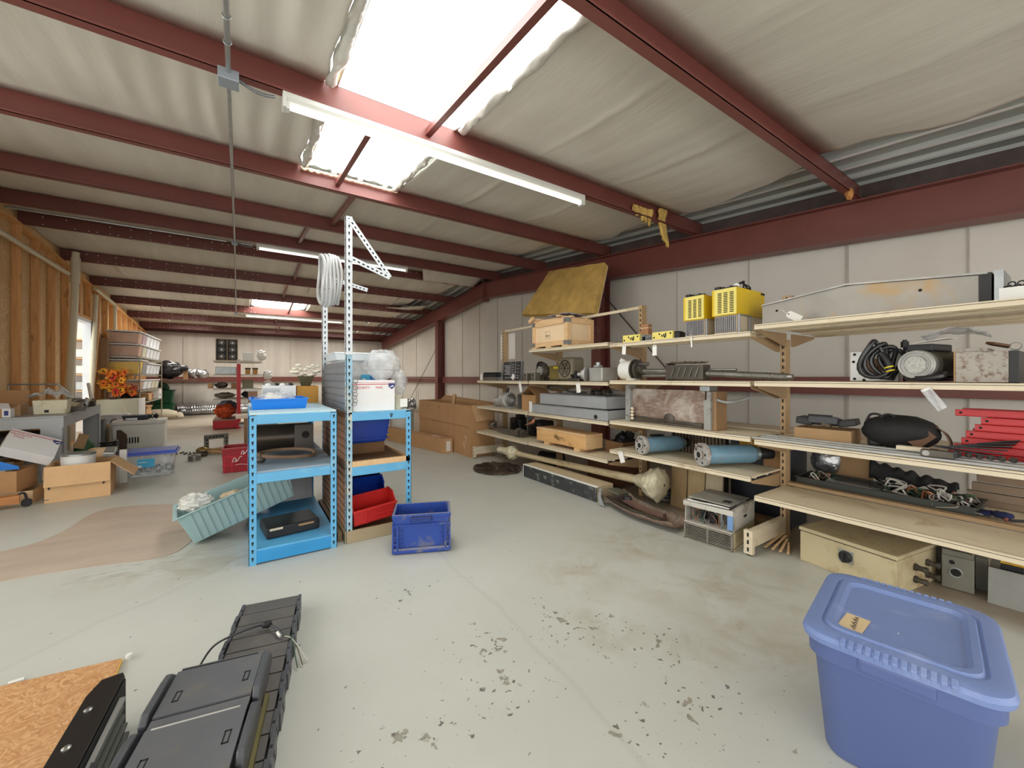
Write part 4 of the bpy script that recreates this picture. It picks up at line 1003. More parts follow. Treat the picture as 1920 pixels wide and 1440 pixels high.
b = MB(); b.tube(crv([(.1, -.07, .05), (.02, -.1, .03), (.0, -.02, .016), (.03, .05, .018)]), .014, 8); b.build('cable', m_cable, t, smooth=SM)
b = MB(); b.box(.05, -.06, 0, .28, .06, .02); b.build('foot', m_black, t)
t = T('tall_bolt', 'black hex headed bolt standing up behind the round motor', 'bolt', (3.22, .66, Z + .0)); b = MB(); b.cyl((0, 0, 0), (.0, .0, .22), .008, n=8); b.build('shank', m_black, t); b = MB(); b.cyl((0, 0, .2), (0, 0, .235), .018, n=6); b.cyl((0, 0, .235), (0, 0, .245), .01, n=6); b.build('head', m_black, t)
t = T('plastic_sheet', 'crumpled translucent plastic bag draped over the round motor', 'plastic bag', (3.16, .5, Z + .228)); b = MB(); b.grid(lambda u, v: (-.02 + .16 * u, .08 - .24 * v, .03 + .035 * math.sin(PI * v) + .02 * wob((u * 3, v * 4, 5), 1.5) - .02 * u), 12, 16); b.build('film', m_film, t, smooth=1.5, solid=.001)
b = MB(); b.hexa([(-.13, .09, -.02), (-.05, .09, -.015), (-.05, -.06, .0), (-.13, -.04, -.0), (-.13, .09, -.018), (-.05, .09, -.013), (-.05, -.06, .002), (-.13, -.04, .002)]); b.build('paper', m_paper, t)
t = T('speckled_box', 'grey rust speckled steel box with a black end on the shelf', 'box', (2.97, .225, Z)); b = MB(); b.box(0, .03, 0, .3, .2, .15); b.build('case', M('speckled grey', (164, 158, 148), .6, var=.1, dirt=((112, 86, 70), .32, 38)), t, bevel=.003)
b = MB(); b.box(0, 0, 0, .3, .03, .15); b.build('black_end', m_black, t, bevel=.002)
b = MB(); b.box(.02, .1, .15, .28, .2, .17); b.build('lid', M('speckled grey', (0, 0, 0)), t, bevel=.002)
b = MB(); b.box(-.003, .2, 0, .0, .204, .16); b.build('torn_edge', m_card, t)
t = T('leather_pouch', 'brown leather flap lying on the speckled box', 'pouch', (3.05, .26, Z + .171), rot=(.3, 0, .2)); b = MB(); b.prism([(0, 0), (.1, -.01), (.11, .05), (.05, .075), (0, .05)], (0, 0, .012), (0, 0, .0), (1, 0, 0), (0, 1, 0)); b.build('flap', M('brown leather', (96, 62, 36), .6), t, bevel=.003)
b = MB(); b.torus((.02, -.02, .01), .018, .002, (1, 0, .3), 14, 5); b.build('ring', m_steel, t, smooth=SM)
t = T('white_cardboard', 'pale cardboard piece standing at the right end of the shelf', 'cardboard', (3.06, .1, Z)); b = MB(); b.box(0, 0, 0, .006, .09, .17); b.build('sheet', m_card2, t)
# ---- near bay, shelf 2
Z = .7925
t = T('black_tool_tray', 'shallow brown cardboard tray holding black machine parts', 'tray', (3.1, .875, Z), .06); b = MB(); b.tray(0, 0, 0, .22, .3, .09, .005); b.build('tray', M('tray card', (166, 134, 96), .85, var=.07), t)
def slab(name, label, loc, parts, cat='machine part', rz=0, rot=None, group=None, m=None):
    t = T(name, label, cat, loc, rz, group, rot)
    for nm, c, s, r, mm in parts:
        b = MB(); b.obox(c, s, r); b.build(nm, mm, t, bevel=min(s) * .15)
    return t
md = M('dark grey plastic', (58, 60, 64), .45, var=.15)
slab('black_gripper', 'black gripper with a grey middle plate lying across the cardboard tray', (3.12, .885, Z + .104), [('left_jaw', (.06, .25, .03), (.16, .09, .045), (.1, 0, .1), m_black), ('middle_plate', (.03, .14, .035), (.1, .16, .05), (0, .2, 0), md), ('right_jaw', (.08, .03, .03), (.14, .09, .04), (-.2, 0, .1), m_black), ('top_bar', (.1, .19, .062), (.03, .13, .012), (0, 0, 0), m_black), ('roller', (-.01, .12, .012), (.03, .05, .022), (.3, .2, 0), M('brown', (84, 66, 44), .6))])
t = T('black_bag', 'black tool bag with a leather strap slumped on the shelf', 'bag', (3.1, .545, Z))
b = MB(); b.sph((.08, .13, .085), (.1, .17, .1), 24, 14, lambda d: 1 + .12 * wob(d, 2.2, 3)); b.settle(); b.build('body', M('black nylon', (26, 26, 26), .75, var=.35, bump=.4, bscale=40), t, smooth=1.5)
b = MB(); b.box(.04, .2, .003, .18, .27, .14); b.build('side_pocket', m_black, t, bevel=.02)
b = MB(); b.bar((.0, .06, .045), (.02, -.01, .12), .06, .008, (1, 0, 0)); b.build('grip', M('brown leather', (96, 62, 36), .6), t)
for y in (.17, .23):
    b = MB(); b.tube(crv([(.05, y + .04, .16), (.05, y + .02, .2), (.05, y - .02, .2), (.05, y - .04, .16)]), .007, 7); b.build('handle', m_drub, t, smooth=SM)
pts = crv([(.1, .0, .15), (.09, -.05, .12), (.09, -.075, .06), (.09, -.06, .0)], 5)
b = MB()
for p, q in zip(pts, pts[1:]): b.bar(p, q, .05, .006, (0, 1, 0))
b.build('strap', M('worn strap', (112, 88, 68), .7, var=.2), t)
# red steel profiles
m_red = M('red enamel', (196, 34, 40), .38, var=.08, scale=5)
for k, (y, z, x) in enumerate(((.475, 0.0, 3.14), (.455, .036, 3.15), (.43, .072, 3.16), (.415, .108, 3.17), (.385, .144, 3.18), (.365, .18, 3.19), (.46, .216, 3.22))):
    t = T('red_profile', ('bottom red steel profile of the stack on the shelf', 'second red profile from the bottom of the stack', 'third red profile from the bottom of the stack', 'fourth red profile from the bottom of the stack', 'fifth red profile from the bottom of the stack', 'second red profile from the top of the stack', 'topmost red profile of the stack, sticking out to the left')[k], 'steel profile', (x, y, Z + z), group='stack of red steel profiles')
    b = MB(); b.box(0, -.46, 0, .2, 0, .005); b.box(0, -.46, .005, .006, 0, .034); b.box(.194, -.46, .005, .2, 0, .034); b.box(0, -.46, .028, .03, 0, .034); b.build('profile', m_red, t, bevel=.001)
    b = MB(); b.cyl((-.001, -.02, .018), (0, -.02, .018), .006, n=10); b.build('hole', m_hole, t)
t = T('black_brackets', 'heap of thin black metal brackets lying before the red profiles', 'brackets', (2.99, .34, Z + .021))
for k in range(6):
    b = MB(); b.obox((.03 + .012 * k, .06 - .02 * k, .03 + .01 * k), (.03, .22 - .014 * k, .006), (.12 - .06 * k, .1 * k, .1 * k)); b.build('bracket', m_black, t)
b = MB()
for k in range(6): b.cyl((.02, -.1 + .035 * k, .012), (.03, -.09 + .035 * k, .014), .013, n=10)
b.build('bolt', m_dsteel, t)
t = T('blue_rag', 'dark blue rag heaped at the right of the black brackets', 'rag', (2.97, .12, Z)); b = MB(); b.sph((.06, 0, .03), (.08, .08, .035), 18, 10, lambda d: 1 + .35 * wob(d, 3, 8)); b.settle(); b.build('cloth', M('navy rag', (30, 38, 82), .95, var=.3), t, smooth=1.5)
for k, (x, w_) in enumerate(((2.93, .03), (2.975, .04), (3.03, .03))):
    tag(MB().box(x, .1 + .03 * k, Z, x + w_, 1.34 + .22 * (k == 0), Z + .012 + .006 * k).build('aluminium_rail', m_alu, None), ('front', 'middle', 'rear')[k] + ' one of the long grey rails lying along the shelf edge', 'rail', 'long rails along the shelf edge')
t = T('clamp_bracket', 'greasy grey clamp bracket resting on the rails near the shelf edge', 'bracket', (2.925, .42, Z + .016), .05); b = MB(); b.box(0, 0, 0, .05, .12, .035); b.build('body', m_dsteel, t, bevel=.003); b = MB(); b.cyl((-.002, .1, .018), (.0, .1, .018), .014, n=12); b.build('screw', m_steel, t); b = MB(); b.box(-.002, -.01, .008, .052, .004, .04); b.build('jaw', m_black, t)
t = T('clamp_bracket', 'small beige bracket with a bolt behind the greasy clamp bracket', 'bracket', (3.0, .52, Z + .026), .05); b = MB(); b.box(0, 0, 0, .04, .13, .022); b.build('body', m_beige, t, bevel=.003); b = MB(); b.box(-.002, -.03, .002, .03, 0, .02); b.build('clip', m_black, t)
# ---- near bay, bottom shelf (behind the centre rail)
Z = .4075
t = T('wire_tray', 'long dark metal tray filled with tangled wires on the bottom shelf', 'tray', (3.5, .42, Z)); b = MB(); b.tray(0, 0, 0, .3, .9, .055, .004, lip=.012); b.build('tray', M('dark green grey', (62, 64, 58), .55), t)
rr = random.Random(3)
wm = [M('wire grey', (150, 146, 136), .5), M('copper', (190, 130, 96), .35, .6), M('wire dark', (40, 38, 36), .6), M('wire green', (66, 92, 66), .6), M('wire white', (208, 204, 196), .6)]
for k in range(64):
    b = MB(); y = rr.choice((rr.uniform(.03, .42), rr.uniform(.03, .42), rr.uniform(.72, .87))); x = rr.uniform(.03, .26); z = .02 + rr.random() * .03
    b.tube(crv([(x, y, z), (x + rr.uniform(-.05, .05), y + rr.uniform(-.05, .05), z + rr.uniform(.0, .06)), (x + rr.uniform(-.07, .07), y + rr.uniform(-.07, .07), z + rr.uniform(0, .06)), (x + rr.uniform(-.06, .06), y + rr.uniform(-.08, .08), z)], 4), .0035 + .002 * rr.random(), 5); b.build('wire', rr.choice(wm), t)
b = MB(); b.box(.05, .44, .03, .12, .72, .05); b.build('bar', m_galv, t); b = MB(); b.box(.14, .4, .035, .2, .7, .06); b.build('bar', m_black, t)
t = T('foil_bag', 'crumpled silver foil bag behind the upright on the bottom shelf', 'bag', (3.835, 1.26, Z + .0)); b = MB(); b.sph((.06, .0, .12), (.065, .1, .125), 24, 16, lambda d: 1 + .2 * wob(d, 5, 2)); b.settle(); b.build('bag', m_foil, t, smooth=.5)
t = T('card_panel', 'tan cardboard panel standing behind the wire tray', 'cardboard', (3.885, .97, Z)); b = MB(); b.box(0, 0, 0, .01, .22, .3); b.build('sheet', M('tray card', (0, 0, 0)), t)
t = T('black_cloth_bundle', 'bundle of ribbed black fabric slumped behind the wire tray', 'fabric', (3.795, .7, Z)); b = MB()
b.grid(lambda u, v: (.08 + .03 * math.cos(PI * v) + .02 * wob((u * 4, v * 3, 1), 2), .28 - .44 * u, .06 + (.13 - .09 * u) * math.sin(PI * v) + .01 * math.sin(u * 40) + .012 * wob((u * 9, v * 3, 2), 1)), 40, 10); b.build('fabric', M('black nylon', (0, 0, 0)), t, smooth=1.5, solid=.01)
t = T('corrugated_sheets', 'stack of tan corrugated panels standing at the back of the bottom shelf', 'panel', (3.86, .06, Z)); b = MB()
for k in range(4): b.box(-.01 + .006 * k, 0, .04 + .055 * k, .03, .44 - .02 * k, .088 + .055 * k)
b.box(0, 0, 0, .03, .44, .04); b.build('panel', M('grey tan panel', (132, 112, 92), .65, var=.12), t, bevel=.003)
t = T('blue_glove', 'dark blue glove lying at the right of the bottom shelf', 'glove', (3.58, .33, Z + .01)); b = MB(); b.sph((0, 0, .016), (.05, .045, .018), 16, 8, lambda d: 1 + .3 * wob(d, 3, 8)); b.build('palm', M('navy rag', (0, 0, 0)), t, smooth=1.5)
for k in range(4):
    b = MB(); b.tube([(-.03 + .02 * k, .04, .014), (-.035 + .024 * k, .085, .012)], [.011, .008], 8); b.build('finger', M('navy rag', (0, 0, 0)), t, smooth=1.5)
t = T('lever_handle', 'small black lever handle lying beside the blue glove', 'handle', (3.5, .3, Z + .012)); b = MB(); b.bar((0, 0, .008), (.03, -.09, .02), .014, .014); b.build('lever', m_black, t, bevel=.003); b = MB(); b.sph((0, .01, .01), .012, 8, 6); b.build('knob', M('maroon steel', (0, 0, 0)), t, smooth=SM)
# ================================================================== things on the floor at the right
# ---- blue lidded tote in the foreground
m_tote = M('periwinkle plastic', (88, 104, 154), .42, var=.04, scale=3)
m_totelid = M('periwinkle lid plastic', (120, 141, 192), .40, var=.05, scale=3, dirt=((150, 164, 206), .25, 3))
TX, TY, TA = 1.821, .384, .167
t = T('storage_tote', 'large periwinkle blue storage tote with a lid in the right foreground', 'storage tote', (TX, TY, 0), TA)
def rrect(hx, hy, r, n=6):
    p = []
    for cx_, cy_, a0 in ((hx - r, hy - r, 0), (-hx + r, hy - r, PI / 2), (-hx + r, -hy + r, PI), (hx - r, -hy + r, 1.5 * PI)):
        for k in range(n + 1): a = a0 + PI / 2 * k / n; p.append((cx_ + r * math.cos(a), cy_ + r * math.sin(a)))
    return p
def rings(b, secs, capb=True, capt=True):
    V = [[b.bm.verts.new((x, y, z)) for x, y in rrect(hx, hy, r)] for hx, hy, r, z in secs]
    for A, B in zip(V, V[1:]):
        for j in range(len(A)): b._f([A[j], A[(j + 1) % len(A)], B[(j + 1) % len(B)], B[j]])
    if capb: b._f(V[0][::-1])
    if capt: b._f(V[-1])
    return b
hx, hy = .285, .226
rings(MB(), [(hx - .066, hy - .06, .05, 0), (hx - .058, hy - .052, .06, .012), (hx - .03, hy - .028, .065, .31), (hx - .028, hy - .026, .066, .315), (hx - .014, hy - .014, .07, .322), (hx - .012, hy - .012, .07, .39), (hx - .03, hy - .03, .06, .392)]).build('body', m_tote, t, smooth=.6)
for sx in (-1, 1):
    b = MB(); b.obox((sx * (hx - .032), 0, .352), (.05, .17, .05)); b.build('handle', m_tote, t, bevel=.012)
lid = rings(MB(), [(hx - .016, hy - .016, .07, .374), (hx, hy, .075, .376), (hx + .003, hy + .003, .078, .392), (hx - .004, hy - .004, .074, .404), (hx - .02, hy - .02, .066, .409), (hx - .052, hy - .042, .06, .409), (hx - .056, hy - .046, .058, .404), (hx - .06, hy - .05, .056, .404), (hx - .066, hy - .056, .054, .413), (hx - .085, hy - .072, .045, .413), (hx - .098, hy - .084, .04, .402)]).build('lid', m_totelid, t, smooth=.45)
for sx in (-1, 1):
    b = MB()
    for k in range(13): b.obox((sx * (hx - .009), -.115 + .0192 * k, .396), (.03, .0135, .026), (0, sx * .35, 0))
    b.build('grip_rib', m_totelid, lid, bevel=.003)
b = MB(); b.obox((-.13, .105, .4035), (.115, .062, .0012), (0, 0, -.12)); b.build('masking_tape', M('masking tape', (214, 190, 150), .8, var=.04), lid)
b = MB()
for k in range(11): b.tube([(-.175 + .0085 * k, .098 + .006 * (k % 2), .4046), (-.171 + .0085 * k, .104 + .008 * ((k * 7) % 3) * .5, .4046), (-.1675 + .0085 * k, .0965, .4046)], .0008, 4)
b.build('handwriting', m_ink, lid)
b = MB(); b.box(-.1, .0, .4025, -.09, .002, .4029); b.build('scuff', m_paper, lid)
t = T('black_dolly', 'low black rubber pad under the blue tote', 'pad', (TX - .02, TY + .0, 0)) if False else None
# ---- beige electrical enclosure with rotary switch
m_encl = M('enclosure beige', (198, 184, 148), .5, var=.05, scale=3, dirt=((168, 146, 108), .25, 5))
t = T('electrical_enclosure', 'wide beige electrical enclosure with a black rotary switch on the floor', 'enclosure', (3.08, 1.14, 0), -.20 + .03)
b = MB(); b.box(0, -.5, 0, .46, 0, .195); b.build('box', m_encl, t, bevel=.004)
b = MB(); b.box(-.006, -.506, .2, .466, .006, .224); b.build('door', m_encl, t, bevel=.006)
b = MB(); b.box(.004, -.496, .194, .456, -.004, .202); b.build('gasket', m_hole, t)
b = MB(); b.box(-.006, -.30, .09, 0, -.225, .165); b.build('switch_plate', m_galv, t, bevel=.002)
b = MB(); b.lathe([(.034, 0), (.034, .012), (.026, .02), (.026, .026)], (-.006, -.263, .128), (-1, 0, 0), 24); b.bar((-.034, -.263, .1), (-.034, -.263, .156), .012, .016, (1, 0, 0)); b.build('rotary_switch', m_black, t, smooth=SM)
for x in (.2, .34):
    for z in (.06, .13):
        b = MB(); b.lathe([(.02, 0), (.02, .012), (.014, .014), (.014, .04), (.017, .042), (.017, .055)], (x, -.5, z), (0, -1, 0), 14); b.build('cable_gland', m_dsteel, t, smooth=SM)
t = T('wood_strips', 'few torn pale wood strips lying on the floor beside the beige enclosure', 'wood strips', (3.12, 1.27, 0))
for k in range(4):
    b = MB(); b.bar((-.04 - .02 * k, -.06 + .04 * k, .012 + .006 * k), (.12 + .03 * k, .02 * k, .03 + .012 * k), .014, .006); b.build('strip', m_wood, t)
t = T('black_hose_loop', 'loop of black hose lying behind the base foot of the near upright', 'hose', (3.305, 1.515, 0)); b = MB(); b.torus((0, -.02, .022), .09, .015, (0, .12, 1)); b.build('hose', m_drub, t, smooth=SM)
# ---- grey junction boxes
m_gb = M('grey enclosure', (124, 122, 110), .55, var=.1)
t = T('junction_box', 'grey metal box with a round hole in its front under the shelving', 'junction box', (3.37, .535, 0), .08)
b = MB(); b.box(.01, -.12, 0, .25, 0, .22); b.build('case', m_gb, t, bevel=.003); b = MB(); b.box(0, -.125, .005, .01, .0, .19); b.build('front_plate', m_gb, t, bevel=.002)
b = MB(); b.cyl((-.001, -.055, .1), (0, -.055, .1), .02, n=20); b.cyl((-.001, -.04, .155), (0, -.04, .155), .012, n=16); b.build('knockout', m_hole, t)
b = MB(); b.torus((-.001, -.055, .1), .026, .003, (1, 0, 0)); b.build('ring', m_galv, t, smooth=SM)
b = MB(); b.box(.05, -.1, .22, .15, -.02, .245); b.build('terminal_strip', m_black, t); b = MB(); b.tube(crv([(.05, -.09, .24), (.02, -.05, .25), (.08, -.02, .25)]), .004, 6); b.build('wire', M('wire green', (0, 0, 0)), t)
b = MB(); b.box(.12, -.17, 0, .2, -.125, .18); b.build('side_cover', m_gb, t)
t = T('junction_box', 'grey box with a loose cover plate, last one at the right under the shelving', 'junction box', (3.37, .36, 0), .05)
b = MB(); b.box(.03, -.16, 0, .28, 0, .16); b.build('case', m_gb, t, bevel=.003); b = MB(); b.hexa([(-.03, -.15, 0), (-.024, -.15, 0), (-.024, 0, 0), (-.03, 0, 0), (.014, -.15, .18), (.02, -.15, .18), (.02, 0, .18), (.014, 0, .18)]); b.build('loose_cover', M('grey cover', (140, 140, 134), .5, .2), t)
b = MB(); b.box(.06, -.12, .16, .12, -.04, .2); b.build('contactor', m_black, t, bevel=.003); b = MB(); b.box(.07, -.12, .2, .1, -.04, .212); b.build('orange_cover', M('amber label', (0, 0, 0)), t)
t = T('grey_plate', 'pale grey plate standing behind the two grey junction boxes', 'plate', (3.68, .42, 0), rot=(0, .05, 0)); b = MB(); b.box(0, 0, 0, .01, .3, .26); b.build('plate', m_galv, t)
# ---- open drive chassis
t = T('drive_chassis', 'dirty opened electronics chassis with a louvred base on the floor', 'electronics chassis', (2.765, 1.785, 0), .12)
Lx, Ly = .42, .345
b = MB(); b.box(.012, -Ly, 0, Lx, 0, .012); b.box(.012, -Ly, .02, Lx, -Ly + .008, .125); b.box(.012, -.008, .02, Lx, 0, .125); b.build('base_case', m_encl, t)
b = MB(); b.box(0, -Ly, .0, .012, 0, .012); b.box(0, -Ly, .112, .012, 0, .128); b.box(0, -Ly, .0, .012, -Ly + .012, .128); b.box(0, -.012, 0, .012, 0, .128); b.box(0, -Ly / 2 - .005, .012, .012, -Ly / 2 + .005, .112)
for k in range(9): b.obox((.006, -Ly / 2, .02 + .0112 * k), (.012, Ly - .02, .0035), (0, .5, 0))
b.build('louvre', M('dirty zinc', (140, 134, 122), .5, .4, var=.25, scale=14), t)
b = MB(); b.box(.03, -Ly + .02, .02, .04, -.02, .11); b.build('dark_core', m_hole, t)
m_chas = M('chassis white', (198, 194, 184), .5, var=.1, dirt=((140, 130, 112), .3, 9))
b = MB(); b.box(.02, -Ly, .128, Lx, -Ly + .006, .262); b.box(Lx - .006, -Ly, .128, Lx, 0, .262); b.box(.02, -.006, .128, Lx, 0, .262); b.box(.0, -Ly, .128, Lx, 0, .134); b.build('upper_case', m_chas, t)
b = MB(); b.box(-.004, -Ly - .004, .25, .012, .004, .285); b.box(.012, -Ly - .004, .262, Lx, -Ly + .02, .285); b.box(.012, -.016, .262, Lx, .004, .285); b.build('top_frame', m_chas, t, bevel=.002)
b = MB(); b.box(.0, -Ly, .15, .01, -Ly + .035, .25); b.build('blue_sticker', M('blue sticker', (118, 152, 200), .5), t)
b = MB(); b.obox((.22, -Ly * .48, .302), (.36, Ly * .86, .006), (.02, .03, .0)); b.build('cover_plate', M('scratched zinc', (172, 170, 162), .42, .4, var=.2, scale=10), t)
b = MB(); b.box(.1, -Ly + .06, .303, .16, -Ly + .11, .309); b.box(.2, -Ly - .0055, .2, .25, -Ly, .215); b.build('dark_slot', m_ink, t)
rr = random.Random(11)
for k in range(12):
    b = MB(); x, y = rr.uniform(.05, .2), -.04 - rr.random() * (Ly - .09); h_ = rr.uniform(.04, .11); b.box(x, y - .025, .135, x + rr.uniform(.03, .06), y + .012, .135 + h_); b.build('component', rr.choice((m_black, m_dsteel, md, m_galv)), t, bevel=.002)
for k in range(14):
    b = MB(); y = -.03 - rr.random() * (Ly - .06); b.tube(crv([(.03, y, .14), (.01 + rr.uniform(0, .04), y + rr.uniform(-.03, .03), .18 + rr.random() * .05), (.06, y + rr.uniform(-.06, .06), .23)], 4), .0022, 5); b.build('wire', rr.choice(wm[:4]), t)
b = MB(); b.tube(crv([(.02, -.02, .29), (.05, -.1, .28), (.03, -.2, .29), (.06, -.3, .28)]), .006, 6); b.build('cable', m_paper, t, smooth=SM)
# ---- black topped long wooden box
t = T('long_box', 'long narrow wooden box with a worn black side on the floor', 'box', (2.84, 3.98, 0), .0)
b = MB(); b.box(0, -1.22, 0, .23, 0, .15); b.build('box', M('raw wood', (202, 182, 148), .75, var=.1, stretch=(8, 1, 8)), t)
b = MB(); b.box(-.006, -1.222, .0, 0, 0, .142); b.build('black_side', M('worn black paint', (62, 64, 66), .55, var=.2, dirt=((150, 150, 146), .16, 12)), t)
b = MB(); b.box(-.008, -1.224, .142, .02, .002, .152); b.build('top_edge', m_paper, t); b = MB(); b.box(-.008, -.004, 0, .004, .004, .15); b.build('corner', m_paper, t)
b = MB()
for y in (-.4, -.62): b.box(-.0085, y - .05, .075, -.006, y, .09); b.cyl((-.0085, y - .03, .066), (-.006, y - .03, .066), .012, n=10)
b.build('latch', m_galv, t)
# ---- long wrapped shaft
t = T('wrapped_shaft', 'long shaft wrapped in pale plastic with a bulky bundled end on the floor', 'shaft', (3.15, 3.9, 0))
m_wrap = M('dirty plastic wrap', (214, 206, 176), .4, var=.14, scale=14, bump=.7, bscale=26)
A_, B_ = Vector((-.2, .86, .2)), Vector((-.0, -1.62, .235))
b = MB(); d = B_ - A_; b.loft([A_ + d * f for f in (.13, .25, .6, .92)], [.045, .032, .035, .042], 12); b.build('tube', M('wrapped pole', (206, 190, 154), .5, var=.12, stretch=(4, 1, 4), dirt=((160, 138, 104), .3, 6)), t, smooth=SM)
def bundle(c, ax, L_, prof, seed):
    b = MB(); ax = Vector(ax).normalized(); s = ax.orthogonal().normalized(); u2 = ax.cross(s)
    def f(u, v):
        r = 0
        for (a, ra), (bb, rb) in zip(prof, prof[1:]):
            if a <= v <= bb: r = ra + (rb - ra) * (v - a) / (bb - a)
        a = 2 * PI * u; k = r * (1 + .16 * wob((math.cos(a) * 2, math.sin(a) * 2, v * 5 + seed), 1.5) + .05 * math.sin(9 * a + 3 * v))
        return Vector(c) + ax * L_ * v + (s * math.cos(a) + u2 * math.sin(a)) * k
    b.grid(f, 36, 24, True); return b
bundle(B_ + d * -.1, d, .30, [(0, .042), (.3, .075), (.6, .135), (.85, .15), (.97, .1), (1, .01)], 1).build('bundled_end', m_wrap, t, smooth=.9)
bundle(A_ + d * .09, d, .2, [(0, .03), (.2, .075), (.6, .095), (.9, .06), (1, .03)], 4).build('wrapped_joint', m_wrap, t, smooth=.9)
bundle(A_ + d * .0, d, .26, [(0, .02), (.1, .04), (.8, .05), (1, .03)], 7).build('far_end', m_wrap, t, smooth=.9)
# ---- curved steel trough piece
t = T('bent_steel_trough', 'bent rusty steel trough with torn ends lying on the floor', 'steel trough', (2.9, 2.4, 0))
def scrap():
    m, tt, bb = nt('scraped primer steel'); v = coords(tt, (1, 1, 1)); n1 = noisen(tt, coords(tt, (2, 6, 2)), 4, 6, .65, .6); n2 = noisen(tt, v, 13, 5, .65)
    o = ramp(tt, n1, [(.32, rgb(126, 92, 80)), (.5, rgb(140, 120, 106)), (.66, rgb(166, 158, 146))]); o = mixc(tt, ramp(tt, n2, [(.52, BW(0)), (.7, BW(.7))]), o, rgb(104, 98, 90))
    L(tt, o, bb.inputs['Base Color']); bb.inputs['Roughness'].default_value = .5; bb.inputs['Metallic'].default_value = .3; return m
m_scrap = scrap()
Pa = [Vector(p) for p in ((.05, .27, .07), (.015, .12, .03), (-.04, -.1, .016), (-.045, -.32, .016), (-.035, -.53, .03))]
cl = crv(Pa, 6)
def trf(u, v):
    k = u * (len(cl) - 1); i = min(int(k), len(cl) - 2); p = cl[i].lerp(cl[i + 1], k - i); dd = (cl[i + 1] - cl[i]).normalized(); side = Vector((-dd.y, dd.x, 0)).normalized()
    if side.x < 0: side = -side
    w = (v - .5) * .28; up = .06 * (abs(v - .5) * 2) ** 3 + .01 * wob((u * 8, v * 4, 1), 1)
    return p + side * w + Vector((0, 0, up))
b = MB(); b.grid(trf, 40, 10); b.build('trough', m_scrap, t, smooth=1.0, solid=.006)
b = MB()
pts = [trf(u, .12) + Vector((0, 0, .03)) for u in (.15, .3, .5, .72, .86)]
for p, q in zip(pts, pts[1:]): b.bar(p, q, .05, .012)
b.build('edge_strip', m_dsteel, t)
b = MB(); pts = [trf(u, .62) + Vector((0, 0, .05)) for u in (.25, .45, .65, .8)]
for p, q in zip(pts, pts[1:]): b.bar(p, q, .05, .03)
b.build('inner_rail', M('brown primer', (130, 100, 88), .6, .2), t)
b = MB(); b.obox((.06, .2, .125), (.2, .13, .012), (.2, .15, .2)); b.build('end_flap', M('olive plate', (96, 98, 82), .6), t)
b = MB(); b.hexa([(-.03, .34, .02), (-.02, .3, 0.004), (-.12, .2, .004), (-.13, .26, .02), (-.05, .34, .14), (-.03, .32, .14), (-.15, .22, .1), (-.15, .26, .1)]); b.build('torn_end', m_galv2, t)
for k in range(3):
    b = MB(); b.cyl(trf(.55 + .05 * k, .3) + Vector((0, 0, .02)), trf(.55 + .05 * k, .3) + Vector((0, 0, .05)), .012, n=8); b.build('bolt', m_black, t)
b = MB(); b.sph((.05, .08, .085), (.04, .05, .035), 10, 8, lambda d: 1 + .3 * wob(d, 4, 1)); b.build('bearing_cluster', m_black, t)
# ---- coil of roller chain
t = T('roller_chain', 'flat spiral of rusty roller chain lying on the floor', 'chain', (2.745, 4.47, 0))
m_chain = M('rusty chain', (92, 78, 66), .55, .5, var=.35, scale=30)
b = MB(); a = 0.0; r = .05
while r < .31:
    x, y = r * math.cos(a), r * math.sin(a) * 1.15; dx, dy = -math.sin(a), math.cos(a) * 1.15
    q = Vector((dx, dy, 0)).normalized() * .016; s = Vector((q.y, -q.x, 0)).normalized() * .011
    z = .012 + .012 * (int(a * 3) % 2) + .008 * wob((x * 6, y * 6, 0), 1)
    for sg in (-1, 1): b.bar(Vector((x, y, z)) + s * sg - q, Vector((x, y, z)) + s * sg + q, .004, .018)
    b.cyl(Vector((x, y, z)) - s, Vector((x, y, z)) + s, .007, n=6)
    a += .026 / r; r += .0015 * .026 / .026 * (.03 / (2 * PI * r)) * 22 / 1.0 * .95
o = b.build('links', m_chain, t)
# ---- under the far bays
t = T('brown_crate', 'dark reddish wooden crate under the middle shelving bay', 'crate', (3.4, 2.95, 0)); b = MB(); b.box(0, 0, .02, .5, .5, .27); b.build('body', M('dark red wood', (104, 66, 44), .7, var=.2, stretch=(1, 1, 6)), t); b = MB(); b.box(0, .02, 0, .5, .08, .02); b.box(0, .42, 0, .5, .48, .02); b.build('runner', m_dsteel, t)
t = T('black_pump', 'black cylindrical motor lying under the far shelving bay', 'motor', (3.46, 4.45, 0), .3); motor(t, .34, .09, (0, -1, 0), m_black, flange=.11, mshaft=m_black)
t = T('coiled_fitting', 'coil of grey hose under the middle bay', 'hose', (3.45, 2.48, 0)); b = MB()
for k in range(4): b.torus((0, 0, .02 + .03 * k), .11 - .004 * k, .015, (.05, .03 * k, 1))
b.build('coil', m_galv, t, smooth=SM)
b = MB(); b.cyl((0, 0, 0), (0, 0, .13), .05, n=16); b.build('core', m_dsteel, t, smooth=SM)
t = T('floor_plank', 'tan plank lying under the middle shelving bay behind the chassis', 'plank', (3.5, 1.5, 0)); b = MB(); b.box(0, 0, 0, .12, .45, .06); b.build('plank', m_tan, t)
